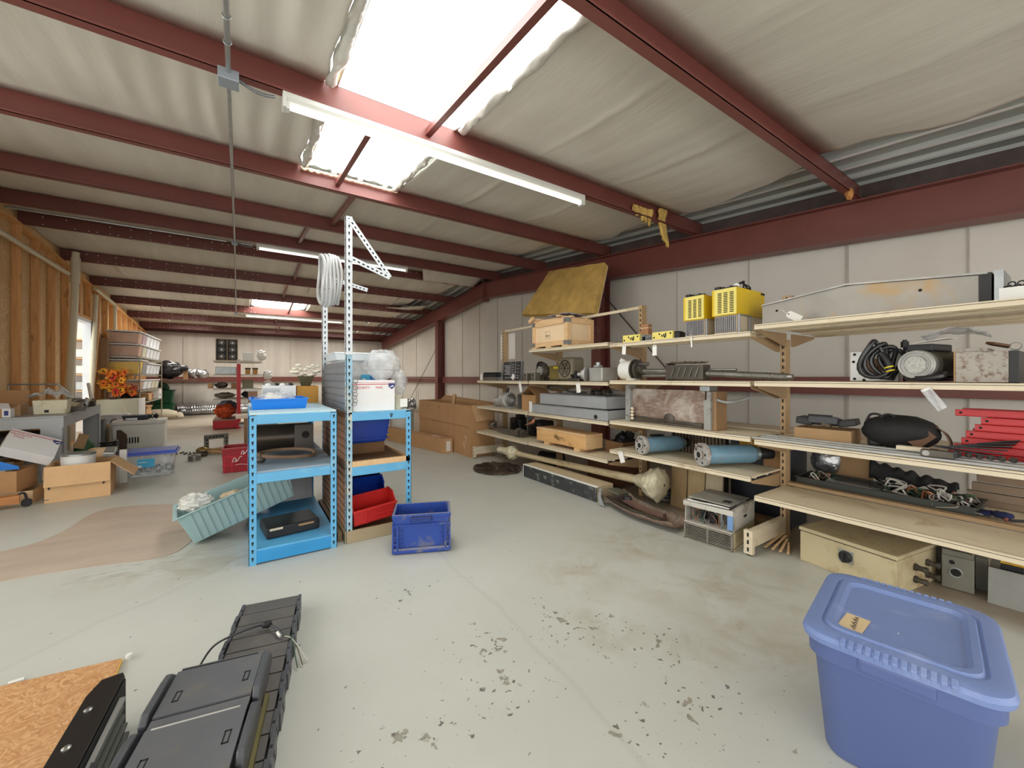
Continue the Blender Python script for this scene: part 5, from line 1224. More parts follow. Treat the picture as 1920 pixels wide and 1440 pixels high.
# ================================================================== blue racks in the middle
m_rack = M('light blue enamel', (98, 176, 222), .42, var=.07, scale=4, dirt=((140, 190, 214), .2, 6))
m_rackd = M('deep blue enamel', (52, 150, 212), .42, var=.06, scale=3)
m_decktop = M('worn pale blue top', (190, 218, 226), .5, var=.05, scale=3, dirt=((150, 190, 210), .25, 4))
m_slot = M('slotted angle grey', (206, 212, 216), .4, .2, var=.06)
def post_mb(x, y, h, sx, sy, z0=0.0, mi=0, w=.042, ys=True):
    """slotted angle: legs along +sx (front face at y) and +sy"""
    b = MB(); b.mi = mi
    b.box(x, y, z0, x + sx * w, y + sy * .003, h); b.box(x, y, z0, x + sx * .003, y + sy * w, h)
    b.mi = 1; z = z0 + .04
    while z < h - .02:
        yy = y - sy * .0008
        b.box(x + sx * (w / 2 - .006), yy, z, x + sx * (w / 2 + .006), y + sy * .0005, z + .012); b.box(x + sx * (w / 2 - .0035), yy, z - .012, x + sx * (w / 2 + .0035), y + sy * .0005, z)
        xx = x - sx * .0008
        b.box(xx, y + sy * (w / 2 - .006), z, x + sx * .0005, y + sy * (w / 2 + .006), z + .012)
        z += .05
    return b
t = T('blue_rack', 'light blue steel rack with a pale worn top and three shelves', 'rack', (.28, 3.68, 0))
X0, X1, Y0, Y1 = .018, .545, 3.065, 4.29
for x, sx in ((X0, 1), (X1, -1)):
    for y, sy in ((Y0, 1), (Y1, -1)): post_mb(x, y, .965, sx, sy).build('post', [m_rack, m_hole], t, W(t))
def rack_level(z, hb, deck, beam, dm=None):
    b = MB(); b.box(X0 + .004, Y0 + .004, z - .014, X1 - .004, Y1 - .004, z); s = b.build('shelf', deck, t, W(t), bevel=.002)
    for y in (Y0 + .006, Y1 - .03):
        b = MB(); b.box(X0 + .042, y - .008, z - hb, X1 - .042, y + .016, z - .014); b.build('beam', beam, t, W(t), bevel=.004)
    for x in (X0 + .004, X1 - .028):
        b = MB(); b.box(x, Y0 + .042, z - hb, x + .024, Y1 - .042, z - .014); b.build('beam', beam, t, W(t), bevel=.004)
m_deckm = M('scuffed blue grey deck', (142, 160, 174), .5, var=.15, scale=3, dirt=((70, 74, 84), .3, 2.4))
rack_level(.985, .075, m_decktop, m_rack); rack_level(.605, .078, m_deckm, m_rack); rack_level(.098, .09, M('scuffed bright blue deck', (96, 178, 226), .45, var=.12, scale=2.5), m_rackd)
b = MB()
for x, y in ((.22, 3.5), (.25, 3.49), (.27, 3.52), (.42, 3.8), (.47, 3.4), (.12, 3.3)): b.cyl((x, y, .9852), (x, y, .9858), .008, n=8)
b.build('worn_spot', m_ink, t, W(t))
# things on and in the first rack
t = T('blue_tray', 'low bright blue plastic tray holding papers on the pale rack top', 'tray', (.03, 3.34, .9862)); b = MB(); b.tray(0, 0, 0, .36, .42, .075, .004, .012, .012, lip=.008); b.build('tray', M('bright blue plastic', (8, 124, 220), .4, var=.04), t)
t = T('clear_bag', 'crumpled clear plastic bag and white papers in the bright blue tray', 'plastic bag', (.2, 3.52, .992)); b = MB(); b.sph((.0, .04, .06), (.13, .14, .05), 20, 12, lambda d: 1 + .35 * wob(d, 3.5, 4)); b.build('bag', m_film, t, smooth=.9)
b = MB(); b.hexa([(-.1, -.1, .04), (.02, -.12, .05), (.03, .0, .09), (-.06, .02, .11), (-.1, -.1, .041), (.02, -.12, .051), (.03, .0, .091), (-.06, .02, .111)]); b.build('paper', m_paper, t)
t = T('parts_tray', 'tray of small white and dark parts standing behind the blue tray', 'tray', (.12, 3.86, .9862)); b = MB(); b.tray(0, 0, 0, .24, .3, .16, .004); b.build('tray', m_white, t); b = MB(); b.box(-.002, -.003, .09, .12, 0, .14); b.build('grey_panel', m_galv, t)
for k in range(6):
    b = MB(); b.sph((.04 + .035 * k, .1 + .05 * (k % 3), .16), (.025, .03, .02), 8, 6); b.build('part', (m_white, m_galv, m_black)[k % 3], t)
t = T('orange_box', 'orange brown box on the rear right corner of the pale rack top', 'box', (.38, 3.98, .9862)); b = MB(); b.tray(0, 0, 0, .17, .28, .15, .006); b.build('box', M('orange card', (206, 148, 66), .7, var=.07), t)
t = T('shell_pile', 'cluster of white shells in a dark angled pot above the orange box', 'ornament', (.43, 4.06, 1.137)); b = MB(); b.taper(-.03, 0, 0, .1, .13, .09, .03, .03); b.build('pot', M('olive pot', (92, 88, 62), .7, var=.2), t)
rr = random.Random(5)
for k in range(26):
    b = MB(); b.sph((.03 + rr.uniform(-.11, .12), .06 + rr.uniform(-.08, .08), .1 + rr.uniform(0, .09)), (rr.uniform(.015, .03), .02, .014), 7, 5); b.build('shell', M('shell white', (232, 226, 208), .6, var=.1), t, smooth=SM)
t = T('metal_drum', 'dark bronze metal cylinder lying on the middle shelf of the pale topped rack', 'cylinder', (.06, 3.72, .606)); b = MB(); b.cyl((0, .15, .11), (.42, .15, .11), .108, n=30); b.build('drum', M('dark bronze', (70, 60, 52), .35, .6, var=.15), t, smooth=SM)
b = MB(); b.box(.28, .02, .0, .42, .06, .215); b.build('end_bracket', M('dark bracket', (84, 78, 72), .5, .4), t, bevel=.004); b = MB(); b.cyl((.36, .018, .13), (.36, .02, .13), .03, n=18); b.build('bore', m_hole, t)
t = T('leather_belt', 'loop of brown drive belt lying on the middle shelf of the pale topped rack', 'belt', (.26, 3.38, .606)); m_belt = M('brown belt', (120, 94, 72), .6, var=.2)
pts = [(.18 * math.cos(a), .13 * math.sin(a), .03 + .03 * math.sin(a * .5 + .4)) for a in [2 * PI * i / 30 for i in range(30)]]
b = MB(); b.loft(pts, .013, 8, False, True); b.build('loop', m_belt, t, smooth=SM); b = MB(); b.sph((-.17, -.06, .035), (.03, .02, .03), 10, 7, lambda d: 1 + .3 * wob(d, 5, 2)); b.build('clamp', m_dsteel, t)
t = T('dark_case', 'flat black case lying on the bottom shelf of the pale topped rack', 'case', (.12, 3.2, .1005), .12); b = MB(); b.box(0, 0, 0, .34, .28, .075); b.build('case', M('black case', (30, 30, 32), .5, var=.25), t, bevel=.01); b = MB(); b.box(.2, -.002, .05, .3, .0, .062); b.build('tape_label', m_card, t); b = MB(); b.box(.02, -.002, .055, .1, .0, .07); b.build('latch', m_beige, t)
t = T('grey_plate', 'grey metal sheet leaning at the back of the lower rack opening', 'plate', (.25, 4.1, .101), rot=(-.25, 0, .05)); b = MB(); b.box(0, 0, 0, .27, .006, .2); b.build('plate', M('dull grey sheet', (132, 132, 134), .4, .5, var=.15), t)
t = T('rough_timber', 'rough timber offcut resting across the back of the lower rack opening', 'timber', (.16, 4.12, .33), 0.05); b = MB(); b.obox((.15, .1, .03), (.34, .14, .07), (.1, .05, 0)); b.build('timber', wood('rough timber', (128, 100, 76), (176, 150, 122), (2, 10, 10), 3), t); b = MB(); b.obox((.16, .04, .085), (.06, .08, .04), (0, 0, .1)); b.build('block', m_wood, t)
b = MB(); b.box(.02, .09, -.229, .32, .12, .0); b.build('support', m_dsteel, t)
t = T('timber_plank', 'brown planks lying between the two blue racks', 'plank', (.566, 3.5, 0)); b = MB(); b.bar((.02, .3, .04), (.02, -.3, .02), .03, .04) if False else b.box(.0, -.35, 0, .03, .6, .07); b.build('plank', wood('brown plank', (112, 88, 62), (150, 122, 92), (8, 1, 8)), t)
# ---- teal bin tipped under the rack
m_teal = M('teal plastic', (152, 180, 180), .45, var=.06, scale=4)
t = T('teal_bin', 'long pale teal ribbed plastic bin tipped on the rack edge beside the blue rack', 'bin', (-.33, 3.66, .005), rot=(-.02, -.33, .12))
Lb, Wb, Hb = .74, .40, .235
b = MB(); b.tray(0, -.03, 0, Lb, Wb, Hb, .006, .03, .03, lip=.022, lipt=.008); b.build('shell', m_teal, t, bevel=.004)
for s in (0, 1):
    b = MB()
    for k in range(15):
        x = .05 + (Lb - .12) * k / 14
        y0, y1 = (-.03 + .03, -.03) if s == 0 else (Wb - .03, Wb); d = -.008 if s == 0 else .008
        b.hexa([(x, y0 + d, .01), (x + .03, y0 + d, .01), (x + .03, y0, .01), (x, y0, .01), (x, y1 + d, Hb - .012), (x + .03, y1 + d, Hb - .012), (x + .03, y1, Hb - .012), (x, y1, Hb - .012)])
    b.build('ribbing', m_teal, t)
t2 = T('packing_paper', 'crumpled brown paper and plastic wrap inside the tipped teal bin', 'packing', (-.1, 3.75, .24)); b = MB(); b.sph((.05, .05, .03), (.12, .1, .06), 26, 16, lambda d: 1 + .3 * wob(d, 3.5, 6)); b.build('brown_paper', M('crumpled kraft', (206, 184, 152), .7, var=.14, scale=9, bump=.4), t2, smooth=.6)
t2 = T('plastic_wrap', 'ball of clear plastic wrap spilling over the low end of the teal bin', 'plastic wrap', (-.29, 3.8, .25)); b = MB(); b.sph((-.02, .0, .03), (.1, .12, .06), 24, 14, lambda d: 1 + .4 * wob(d, 3.2, 3)); b.build('wrap', glassy('milky film', (236, 234, 226), .62, .3), t2, smooth=.6)
# ---- second rack with tall posts
t = T('blue_rack', 'blue rack with tall slotted posts and a ribbed grey side panel', 'rack', (.85, 3.7, 0))
X0, X1, Y0, Y1 = .612, 1.10, 3.088, 4.3
m_mixp = M('blue grey post', (146, 186, 206), .42, var=.2, scale=9, dirt=((206, 200, 178), .35, 7))
post_mb(X0, Y0, 1.43, 1, 1, mi=0).build('post', [m_mixp, m_hole], t, W(t)); post_mb(X1, Y0, .955, -1, 1).build('post', [m_rack, m_hole], t, W(t))
post_mb(X0, Y1 - .12, .96, 1, -1).build('post', [m_rack, m_hole], t, W(t)); post_mb(X1, Y1, .955, -1, -1).build('post', [m_rack, m_hole], t, W(t))
post_mb(X0 - .004, Y0 - .004, 2.395, 1, 1, 1.38, w=.046).build('extension_post', [m_slot, m_hole], t, W(t)); post_mb(X0 - .004, Y1 - .16, 2.345, 1, 1, .9, w=.046).build('extension_post', [m_slot, m_hole], t, W(t))
b = MB(); b.box(X0 - .008, Y0 - .009, 1.385, X0 + .046, Y0 - .005, 1.4); b.build('splice_strap', m_slot, t, W(t))
def slat_panel(z0, z1, m):
    b = MB(); n = int((z1 - z0) / .055)
    b.box(X0 + .006, Y0 + .045, z0, X0 + .014, Y1 - .17, z1)
    for k in range(n): b.box(X0 - .002, Y0 + .046, z0 + .006 + k * .055, X0 + .006, Y1 - .171, z0 + .05 + k * .055)
    return b.build('side_panel', m, t, W(t), bevel=.003)
slat_panel(.965, 1.335, M('grey slat panel', (138, 142, 148), .45, .3, var=.08)); slat_panel(.04, .96, M('brown slat panel', (150, 112, 86), .6, var=.1))
def beam(p0, p1, w_, h_, m=None, name='beam'):
    b = MB(); b.bar(p0, p1, w_, h_); return b.build(name, m or m_rack, t, W(t), bevel=.004)
for z in (.925, .52):
    beam((X0 + .04, Y0 + .008, z), (X1 - .04, Y0 + .008, z), .022, .065); beam((X0 + .04, Y1 - .015, z), (X1 - .04, Y1 - .015, z), .022, .065)
b = MB(); b.box(X0 + .02, Y0 + .0, .945, X1 - .004, Y1 - .01, .957); b.build('shelf', m_decktop, t, W(t))
b = MB(); b.box(X0 + .02, Y0 + .02, .556, X1 - .004, Y1 - .02, .574); b.build('shelf', M('brown board', (132, 98, 66), .75, var=.15, stretch=(1, 4, 1)), t, W(t))
b = MB(); b.box(X0 + .04, Y0 + .0, .553, X1 - .01, Y0 + .03, .592); b.box(X1 - .03, Y0 + .03, .556, X1 - .012, Y1 - .02, .592); b.build('edge_strip', m_wood, t, W(t))
m_khaki = M('khaki board', (174, 156, 124), .6, var=.08)
b = MB(); b.box(X0 + .004, Y0 - .006, .002, X1 - .06, Y0 + .012, .088); b.build('plinth_board', m_khaki, t, W(t)); b = MB(); b.box(X0 - .006, Y0, .002, X0 + .0, Y1 - .16, .088); b.build('plinth_board', m_khaki, t, W(t))
b = MB(); b.box(X0 + .02, Y0 + .02, .05, X1 - .03, Y1 - .03, .062); b.build('bottom_shelf', M('brown board', (0, 0, 0)), t, W(t))
b = MB(); b.torus((.94, Y0 - .004, .93), .008, .003, (0, 1, 0), 14, 5); b.cyl((.94, Y0 - .004, .914), (.94, Y0 - .003, .914), .007, n=10); b.build('hook_hole', m_ink, t, W(t))
def strut(p0, p1):
    b = MB(); b.bar(p0, p1, .004, .04, (0, 1, 0)) ; b.bar(Vector(p0) + Vector((0, .02, .0)), Vector(p1) + Vector((0, .02, .0)), .04, .004, (0, 1, 0))
    b.mi = 1; p0, p1 = Vector(p0), Vector(p1); n = int((p1 - p0).length / .036)
    for k in range(1, n):
        c = p0.lerp(p1, k / n) + Vector((0, -.0025, 0)); d = (p1 - p0).normalized() * .007; b.bar(c - d, c + d, .011, .0012, (0, 1, 0))
    return b
def strut_f(p0, p1):       # flat slotted strip seen from the front
    b = MB(); p0, p1 = Vector(p0), Vector(p1); d = (p1 - p0).normalized(); n = Vector((0, 1, 0)); s = d.cross(n).normalized() * .018
    b.hexa([p0 - s, p0 + s, p0 + s + n * .003, p0 - s + n * .003, p1 - s, p1 + s, p1 + s + n * .003, p1 - s + n * .003]); b.hexa([p0 + s, p0 + s * 1.12, p0 + s * 1.12 + n * .03, p0 + s + n * .03, p1 + s, p1 + s * 1.12, p1 + s * 1.12 + n * .03, p1 + s + n * .03])
    b.mi = 1; k = int((p1 - p0).length / .034)
    for i in range(1, k):
        c = p0.lerp(p1, i / k); e = d * .009; f = s * .28; m2 = n * -.0012
        b.hexa([c - e - f, c - e + f, c - e + f + m2, c - e - f + m2, c + e - f, c + e + f, c + e + f + m2, c + e - f + m2])
    return b
strut_f((X0 + .02, Y0 - .008, 2.375), (.925, 3.075, 1.985)).build('diagonal_strut', [m_slot, m_hole], t, W(t))
strut_f((X0 + .02, Y0 - .012, 2.09), (.925, 3.07, 1.985)).build('bracket_arm', [m_slot, m_hole], t, W(t))
strut_f((X0 + .02, 4.13, 2.17), (1.02, 4.13, 2.09)).build('bracket_arm', [m_slot, m_hole], t, W(t))
# coil of flexible conduit on the posts
t = T('conduit_coil', 'coil of grey white corrugated conduit hanging between the tall slotted posts', 'conduit coil', (.56, 3.5, 2.0)); m_cond = M('corrugated conduit', (206, 208, 208), .4, .2, var=.06)
for k in range(6):
    b = MB(); n = 150; R_ = .205 - .006 * abs(k - 2); x = -.055 + .024 * k
    b.loft([(x + .006 * math.sin(3 * a + k), R_ * .78 * math.cos(a), R_ * math.sin(a) + .004 * math.sin(2 * a + k)) for a in [2 * PI * i / n for i in range(n)]], [.0125 if i % 2 else .0108 for i in range(n)], 8, False, True); b.build('loop', m_cond, t, smooth=.5)
b = MB(); b.torus((-.0, -.02, -.13), .06, .003, (0, 1, .3), 20, 5); b.build('tie_wire', m_dsteel, t, smooth=SM)
# ---- things on the second rack
t = T('clear_bin', 'tall clear plastic bin with a flared white lid on the tall post rack', 'plastic bin', (.655, 3.6, .958)); b = MB(); b.taper(.0, 0, 0, .385, .45, .42, .02, .02); b.build('bin', glassy('frosted bin', (224, 232, 238), .45, .25), t, bevel=.01)
b = MB(); b.hexa([(-.02, -.02, .40), (.405, -.02, .40), (.405, .47, .40), (-.02, .47, .40), (-.035, -.035, .46), (.42, -.035, .46), (.42, .485, .46), (-.035, .485, .46)]); b.box(-.04, -.04, .455, .425, .49, .47); b.build('lid', M('milky lid', (226, 234, 238), .35, var=.03), t, bevel=.006)
b = MB(); b.box(.18, -.006, .14, .3, -.002 + .012, .28); b.build('label', M('bin label blue', (70, 180, 226), .4, var=.06), t)
b = MB(); b.box(.255, -.008, .14, .3, -.006, .28); b.build('label_stripe', M('bin label dark blue', (20, 120, 196), .4), t)
b = MB()
for k in range(3): b.box(.19, -.0082, .165 + .035 * k, .235 - .01 * k, -.0062, .177 + .035 * k)
b.build('label_print', m_white, t)
# mailing boxes with a red rule, red words and a blue emblem
m_mail = M('mailing box white', (236, 236, 236), .6, var=.03); m_mred = M('mail red', (206, 92, 96), .6); m_mblue = M('mail blue', (46, 58, 120), .6)
def mail_box(t, w, d, h, cut=False):
    b = MB(); b.box(0, 0, 0, w, d, h); b.build('carton', m_mail, t, bevel=.003)
    b = MB(); b.box(0, -.001, h * .86, w, 0, h * .885); b.box(0, -.001, h * .92, w * 1, 0, h * .93); b.build('red_rule', m_mred, t)
    textmesh('PRIORITY', h * .11, m_mred, t, (w * .22, -.0012, h * .76), (PI / 2, 0, 0)); textmesh('MAIL', h * .11, m_mred, t, (w * .2, -.0012, h * .64), (PI / 2, 0, 0)) if cut else textmesh('MAIL', h * .11, m_mred, t, (w * .62, -.0012, h * .76), (PI / 2, 0, 0))
    b = MB(); x0, z0, s = w * .84, h * .7, h * .2; b.prism([(0, s * .5), (0, s), (s * 1.1, s), (s * 1.1, s * .5), (s * .55, 0)], (0, -.0012, 0), (x0, 0, z0), (1, 0, 0), (0, 0, 1)); b.build('emblem', m_mblue, t)
    b = MB(); b.prism([(s * .2, s * .45), (s * .8, s * .7), (s * .95, s * .55), (s * .5, s * .35)], (0, -.0006, 0), (x0, -.0013, z0), (1, 0, 0), (0, 0, 1)); b.build('emblem_wing', m_white, t)
t = T('mailing_box', 'white mailing box with a red rule and blue emblem on the tall post rack', 'box', (.665, 3.125, .958)); mail_box(t, .315, .3, .235)
t = T('plastic_bag_bundle', 'large clear plastic bag heaped over the white mailing box and clear bin', 'plastic bag', (.92, 3.36, 1.275)); b = MB()
b.sph((.03, .02, .03), (.15, .14, .15), 30, 20, lambda d: (1 + .18 * wob(d, 3, 5) + .05 * wob(d, 9, 2)) * (1 if d.z > -.2 else .75)); b.build('bag', m_film, t, smooth=.7)
b = MB(); b.sph((.17, .0, -.1), (.065, .09, .1), 20, 14, lambda d: 1 + .22 * wob(d, 4, 8)); b.build('bag_fold', m_film, t, smooth=.7)
t = T('roll_packing', 'roll of bubble wrap packing standing at the right of the white mailing box', 'packing', (1.03, 3.2, .958)); b = MB(); b.cyl((0, 0, 0), (0, 0, .11), .04, n=18); b.build('roll', M('dusty wrap', (190, 186, 168), .6, var=.15, bump=.5), t, smooth=SM); b = MB(); b.box(.0, -.05, .02, .06, -.043, .085); b.build('card', m_paper, t); b = MB(); b.box(.06, -.05, .0, .072, -.04, .05); b.build('clip', m_black, t)
t = T('chain_loops', 'loops of thin metal chain hanging on the front tall post', 'chain', (.655, 3.09, 1.0))
for k in range(8):
    b = MB(); b.torus((.012 + .006 * (k % 2), -.012, .02 + .024 * k), .016, .0025, (.6 * (k % 2), 1, .3), 12, 5); b.build('link', m_steel, t, smooth=SM)
t = T('toy_figures', 'small coloured trinkets lying behind the ribbed side panel top', 'trinket', (.64, 4.0, 1.34)) if False else None
m_bluebin = M('blue bin plastic', (24, 66, 170), .38, var=.06); m_navybin = M('navy bin plastic', (24, 44, 84), .4, var=.08)
t = T('blue_bin_tray', 'blue ribbed bin upside down on the brown board of the tall post rack', 'bin', (.66, 3.36, .575)); b = MB(); b.taper(0, 0, .1, .36, .5, .30, .03, .03); b.build('shell', m_bluebin, t, bevel=.02)
for k in range(4):
    b = MB(); b.box(.02 - .003 * k, .02 - .005, .13 + .04 * k, .345 + .003 * k, .495, .14 + .04 * k); b.build('rib', m_bluebin, t, bevel=.003)
b = MB(); b.box(.05, .05, .29, .3, .4, .3); b.build('bottom_plate', m_bluebin, t); b = MB(); b.box(.02, .12, 0, .34, .48, .1); b.build('lower_box', M('brown board', (0, 0, 0)), t)
def hopper(name, loc, rot, w, d, h, m, label, group=None):
    """open fronted hopper bin: low front lip, slatted front, side walls"""
    t = T(name, label, 'storage bin', loc, group=group, rot=rot); tk = .005
    b = MB(); b.box(0, 0, 0, w, d, tk); b.box(0, d - tk, 0, w, d, h)
    for x in (0, w - tk): b.prism([(0, 0), (d, 0), (d, h), (d * .35, h), (0, h * .66)], (tk, 0, 0), (x, 0, 0), (0, 1, 0), (0, 0, 1))
    b.box(0, 0, 0, w, tk, h * .66); b.build('shell', m, t)
    b = MB(); b.box(-.006, -.012, h * .62, w + .006, tk, h * .7)
    for k in range(3): b.box(w * .3, -.006, h * (.1 + .17 * k), w * .95, 0, h * (.135 + .17 * k))
    b.box(w * .26, -.005, 0, w * .3, 0, h * .62); b.build('lip', m, t, bevel=.003)
    b = MB(); b.box(-.004, d * .35, h - .004, tk + .004, d, h + .006); b.box(w - tk - .004, d * .35, h - .004, w + .004, d, h + .006); b.build('rim', m, t, bevel=.002); return t
m_redbin = M('red bin plastic', (206, 44, 40), .38, var=.06)
G = 'stack of tilted hopper bins in the tall post rack'
hopper('hopper_bin', (.672, 3.118, .1), (.1, -.08, .06), .33, .18, .17, m_redbin, 'red hopper bin tilted at the front of the tall post rack', G)
for k, (m, lb) in enumerate(((m_bluebin, 'lowest blue hopper bin, just behind the red bin'), (m_bluebin, 'second blue hopper bin up, behind the red bin'), (m_navybin, 'upper navy bin with an orange brown label strip'), (m_navybin, 'topmost navy bin of the tilted stack'))):
    w_ = (.36, .33, .33, .29)[k] * .96; q = hopper('hopper_bin', (.67, 3.34 + .13 * k, (.085, .18, .275, .37)[k]), (.63, 0, 0), w_, .152, (.125, .125, .125, .08)[k], m, lb, G)
    if k == 2: b = MB(); b.box(.16, -.0135, .07, .26, -.0125, .086); b.build('label_strip', M('orange brown label', (176, 112, 78), .6), q)
# ---- blue crate on the floor
m_crate = M('royal blue crate', (40, 72, 156), .42, var=.06, dirt=((110, 112, 130), .22, 9)); m_crim = M('worn crate rim', (120, 122, 144), .6, var=.2)
t = T('blue_crate', 'blue stackable crate on the floor in front of the tall post rack', 'crate', (.829, 2.706, 0), -.4)
w, d, h = .395, .265, .272
b = MB(); b.tray(.012, .012, 0, w - .012, d - .012, h - .004, .006, .006, .006); b.build('shell', m_crate, t)
b = MB(); b.box(0, 0, h - .1 + .02, w, .012, h - .085 + .02); b.ring(0, 0, h - .022, w, d, h, .016); b.build('top_rim', m_crate, t, bevel=.003)
b = MB(); b.ring(.001, .001, h - .001, w - .001, d - .001, h + .0015, .012); b.build('worn_rim', m_crim, t)
b = MB(); b.box(0, 0, .01, w, .012, .028); b.box(0, .012, .01, .012, d, .028); b.box(w - .012, .012, .01, w, d, .028); b.box(0, 0, .2, w, .012, .206); b.build('lower_rail', m_crate, t, bevel=.002)
b = MB()
for x in (0, .03, w - .042, w - .012): b.box(x, 0, .028, x + .012, .012, .2)
q_ = b
for y in (.03, d - .03):
    for x in (0, w - .012): b = MB(); b.box(x, y, .028, x + .012, y + .012, h - .02); b.build('side_post', m_crate, t, bevel=.001)
b = q_
for x in (.0, w - .03):
    for z in (.07, .12): b.box(x, .001, z, x + .03, .012, z + .008)
for x in (.055, w - .07): b.box(x + .004, .008, .03, x + .01, .0115, .192)
for x in (.055, w - .07):
    for z in (.03, .06, .09, .12, .15, .18): b.box(x, .005, z, x + .014, .012, z + .012)
b.build('lattice', m_crate, t, bevel=.001)
b = MB(); b.box(.012, .004, .028, w - .012, .011, .042); b.build('worn_ledge', m_crim, t)
b = MB(); b.box(.125, -.003, h - .05, .265, .012, h - .012); b.build('handle_panel', M('dark crate plastic', (26, 38, 88), .5), t, bevel=.002)
b = MB()
for k in range(7):
    for z in (h - .046, h - .032): b.box(.13 + .019 * k, -.0045, z, .143 + .019 * k, -.003, z + .009)
b.build('handle_mesh', m_crate, t)
# ================================================================== foreground, bottom left
m_osb2 = osb('osb offcut', (178, 126, 78), (196, 146, 96), (208, 164, 116))
t = T('osb_sheet', 'brown oriented strand board sheet lying at the bottom left corner', 'board', (-.44, 2.345, .0)); b = MB(); b.prism([(0, 0), (-.62, .09), (-.9, -.5), (-.3, -.9), (.02, -.75)], (0, 0, .012), (0, 0, .004), (1, 0, 0), (0, 1, 0)); b.build('sheet', m_osb2, t)
b = MB(); b.hexa([(.0015, -.005, .003), (.004, -.005, .003), (.0215, -.745, .003), (.019, -.745, .003), (.0015, -.005, .0165), (.004, -.005, .0165), (.0215, -.745, .0165), (.019, -.745, .0165)]); b.build('yellow_edge', M('yellow edge seal', (220, 180, 84), .6), t)
t = T('plastic_stopper', 'small white plastic cap lying at the corner of the strand board', 'cap', (-.418, 2.35, 0), .4); b = MB(); b.cyl((0, 0, 0), (0, 0, .022), .011, n=12); b.build('cap', m_white, t)
for k, (x, y, lb) in enumerate(((-.76, 2.42, 'white scrap lying on the floor at the left picture edge'), (.0, 2.12, 'tiny white scrap on the floor left of the black cable carrier'))):
    o = MB().obox((0, 0, .004), (.04 - .02 * k, .02, .006), (0, .1, .3)).build('paper_scrap', m_paper, None, (x, y, .002)); tag(o, lb, 'scrap')
# black cable carrier: lower run and folded upper run
m_cc = M('dusty black plastic', (92, 89, 86), .45, var=.14, scale=5, dirt=((104, 98, 92), .3, 5)); m_cc2 = M('black nylon side link', (80, 82, 86), .38, var=.14, scale=6); m_dark = M('gap black', (14, 14, 15), .7)
t = T('cable_carrier', 'black plastic cable carrier folded over itself on the floor', 'cable carrier', (.118, 2.39, 0), -.19)
def ccrun(y0, n, pitch, w, z0, z1, label):
    for k in range(n):
        y = y0 - pitch * (k + 1)
        b = MB(); b.box(-w / 2 + .016, y + .004, z1 - .006, w / 2 - .016, y + pitch - .003, z1)
        b.build('cross_plate', m_cc, t, bevel=.0015)
    for sx in (-1, 1):
        for k in range(n):
            y = y0 - pitch * (k + 1); o = .006 if k % 2 else 0
            b = MB(); x0 = sx * (w / 2 - .014 + o * 0); x1 = sx * (w / 2)
            b.prism([(y - .012, z0), (y + pitch - .004, z0), (y + pitch - .004, z1 + .004), (y - .004, z1 + .004), (y - .012, z1 - .01)], (x1 - x0, 0, 0), (x0 + sx * o, 0, 0), (0, 1, 0), (0, 0, 1))
            b.mi = 1; xx = x1 + sx * o
            b.box(xx, y + .02, z1 - .022, xx + sx * .001, y + .036, z1 - .008); b.box(xx - sx * .012, y + .03, z1 + .004, xx - sx * .004, y + .042, z1 + .0048); b.box(xx, y + .05, z0 + .012, xx + sx * .001, y + .06, z0 + .03)
            b.build('side_link', [m_cc2, m_dark], t, bevel=.002)
ccrun(.0, 14, .098, .262, .0, .072, '')
b = MB(); b.box(-.115, -1.35, .03, .115, -.01, .045); b.build('gap_floor', m_dark, t)
# folded-back part: broad lid sections on top
def lidsec(y0, y1, z0, z1, xoff, w):
    b = MB(); x0, x1 = xoff - w / 2, xoff + w / 2
    b.hexa([(x0 + .02, y0, z1 - .012), (x1 - .03, y0, z1 - .012), (x1 - .03, y1, z1 - .012), (x0 + .02, y1, z1 - .012), (x0 + .02, y0, z1), (x1 - .03, y0, z1), (x1 - .03, y1, z1), (x0 + .02, y1, z1)])
    b.mi = 1
    for (xa, ya) in ((x0 + .05, y0 - .11), (x1 - .07, y0 - .09)):
        for dx, dy, sx, sy in ((0, 0, .004, .05), (.014, 0, .004, .05), (0, 0, .018, .006), (0, -.044, .018, .006)): b.box(xa + dx, ya + dy - .006 if sy < .01 else ya - sy, z1, xa + dx + sx, (ya + dy) if sy < .01 else ya, z1 + .0006)
    b.build('cover_plate', [m_cc2b, m_dark], t, bevel=.003)
m_cc2b = M('satin black cover', (98, 100, 104), .32, var=.12, scale=3, dirt=((112, 108, 100), .22, 6))
zt_ = .163
lidsec(-.545, -.585, .12, zt_ - .018, -.075, .31); lidsec(-.59, -.80, .12, zt_, -.075, .31); lidsec(-.808, -.845, .12, zt_ - .004, -.075, .31); lidsec(-.85, -1.12, .12, zt_, -.075, .31); lidsec(-1.128, -1.3, .12, zt_ - .004, -.075, .31)
b = MB(); b.box(-.205, -1.3, .08, .03, -.56, .15); b.build('inner_body', m_dark, t)
b = MB(); b.bar((-.195, -.852, zt_ + .001), (.03, -.852, zt_ + .001), .004, .002); b.build('worn_edge', M('worn grey edge', (190, 188, 180), .6), t)
for sx, xo in ((-1, -.232), (1, .064)):
    for k in range(3):
        y = -.55 - .25 * k
        prof = [(0, .09), (.0, .13), (-.05, .168), (-.1, .174), (-.24, .174), (-.262, .15), (-.262, .09)]
        b = MB(); b.prism([(y + a, z - (.004 if k % 2 else 0)) for a, z in prof], (.022, 0, 0), (xo - .011 + (.005 if k % 2 else 0) * sx, 0, 0), (0, 1, 0), (0, 0, 1)); b.build('side_link', [m_cc2], t, bevel=.005)
b = MB(); b.box(-.24, -1.3, .074, -.22, -.62, .09); b.box(.05, -1.3, .074, .074, -.62, .09); b.build('lower_flange', m_cc, t)
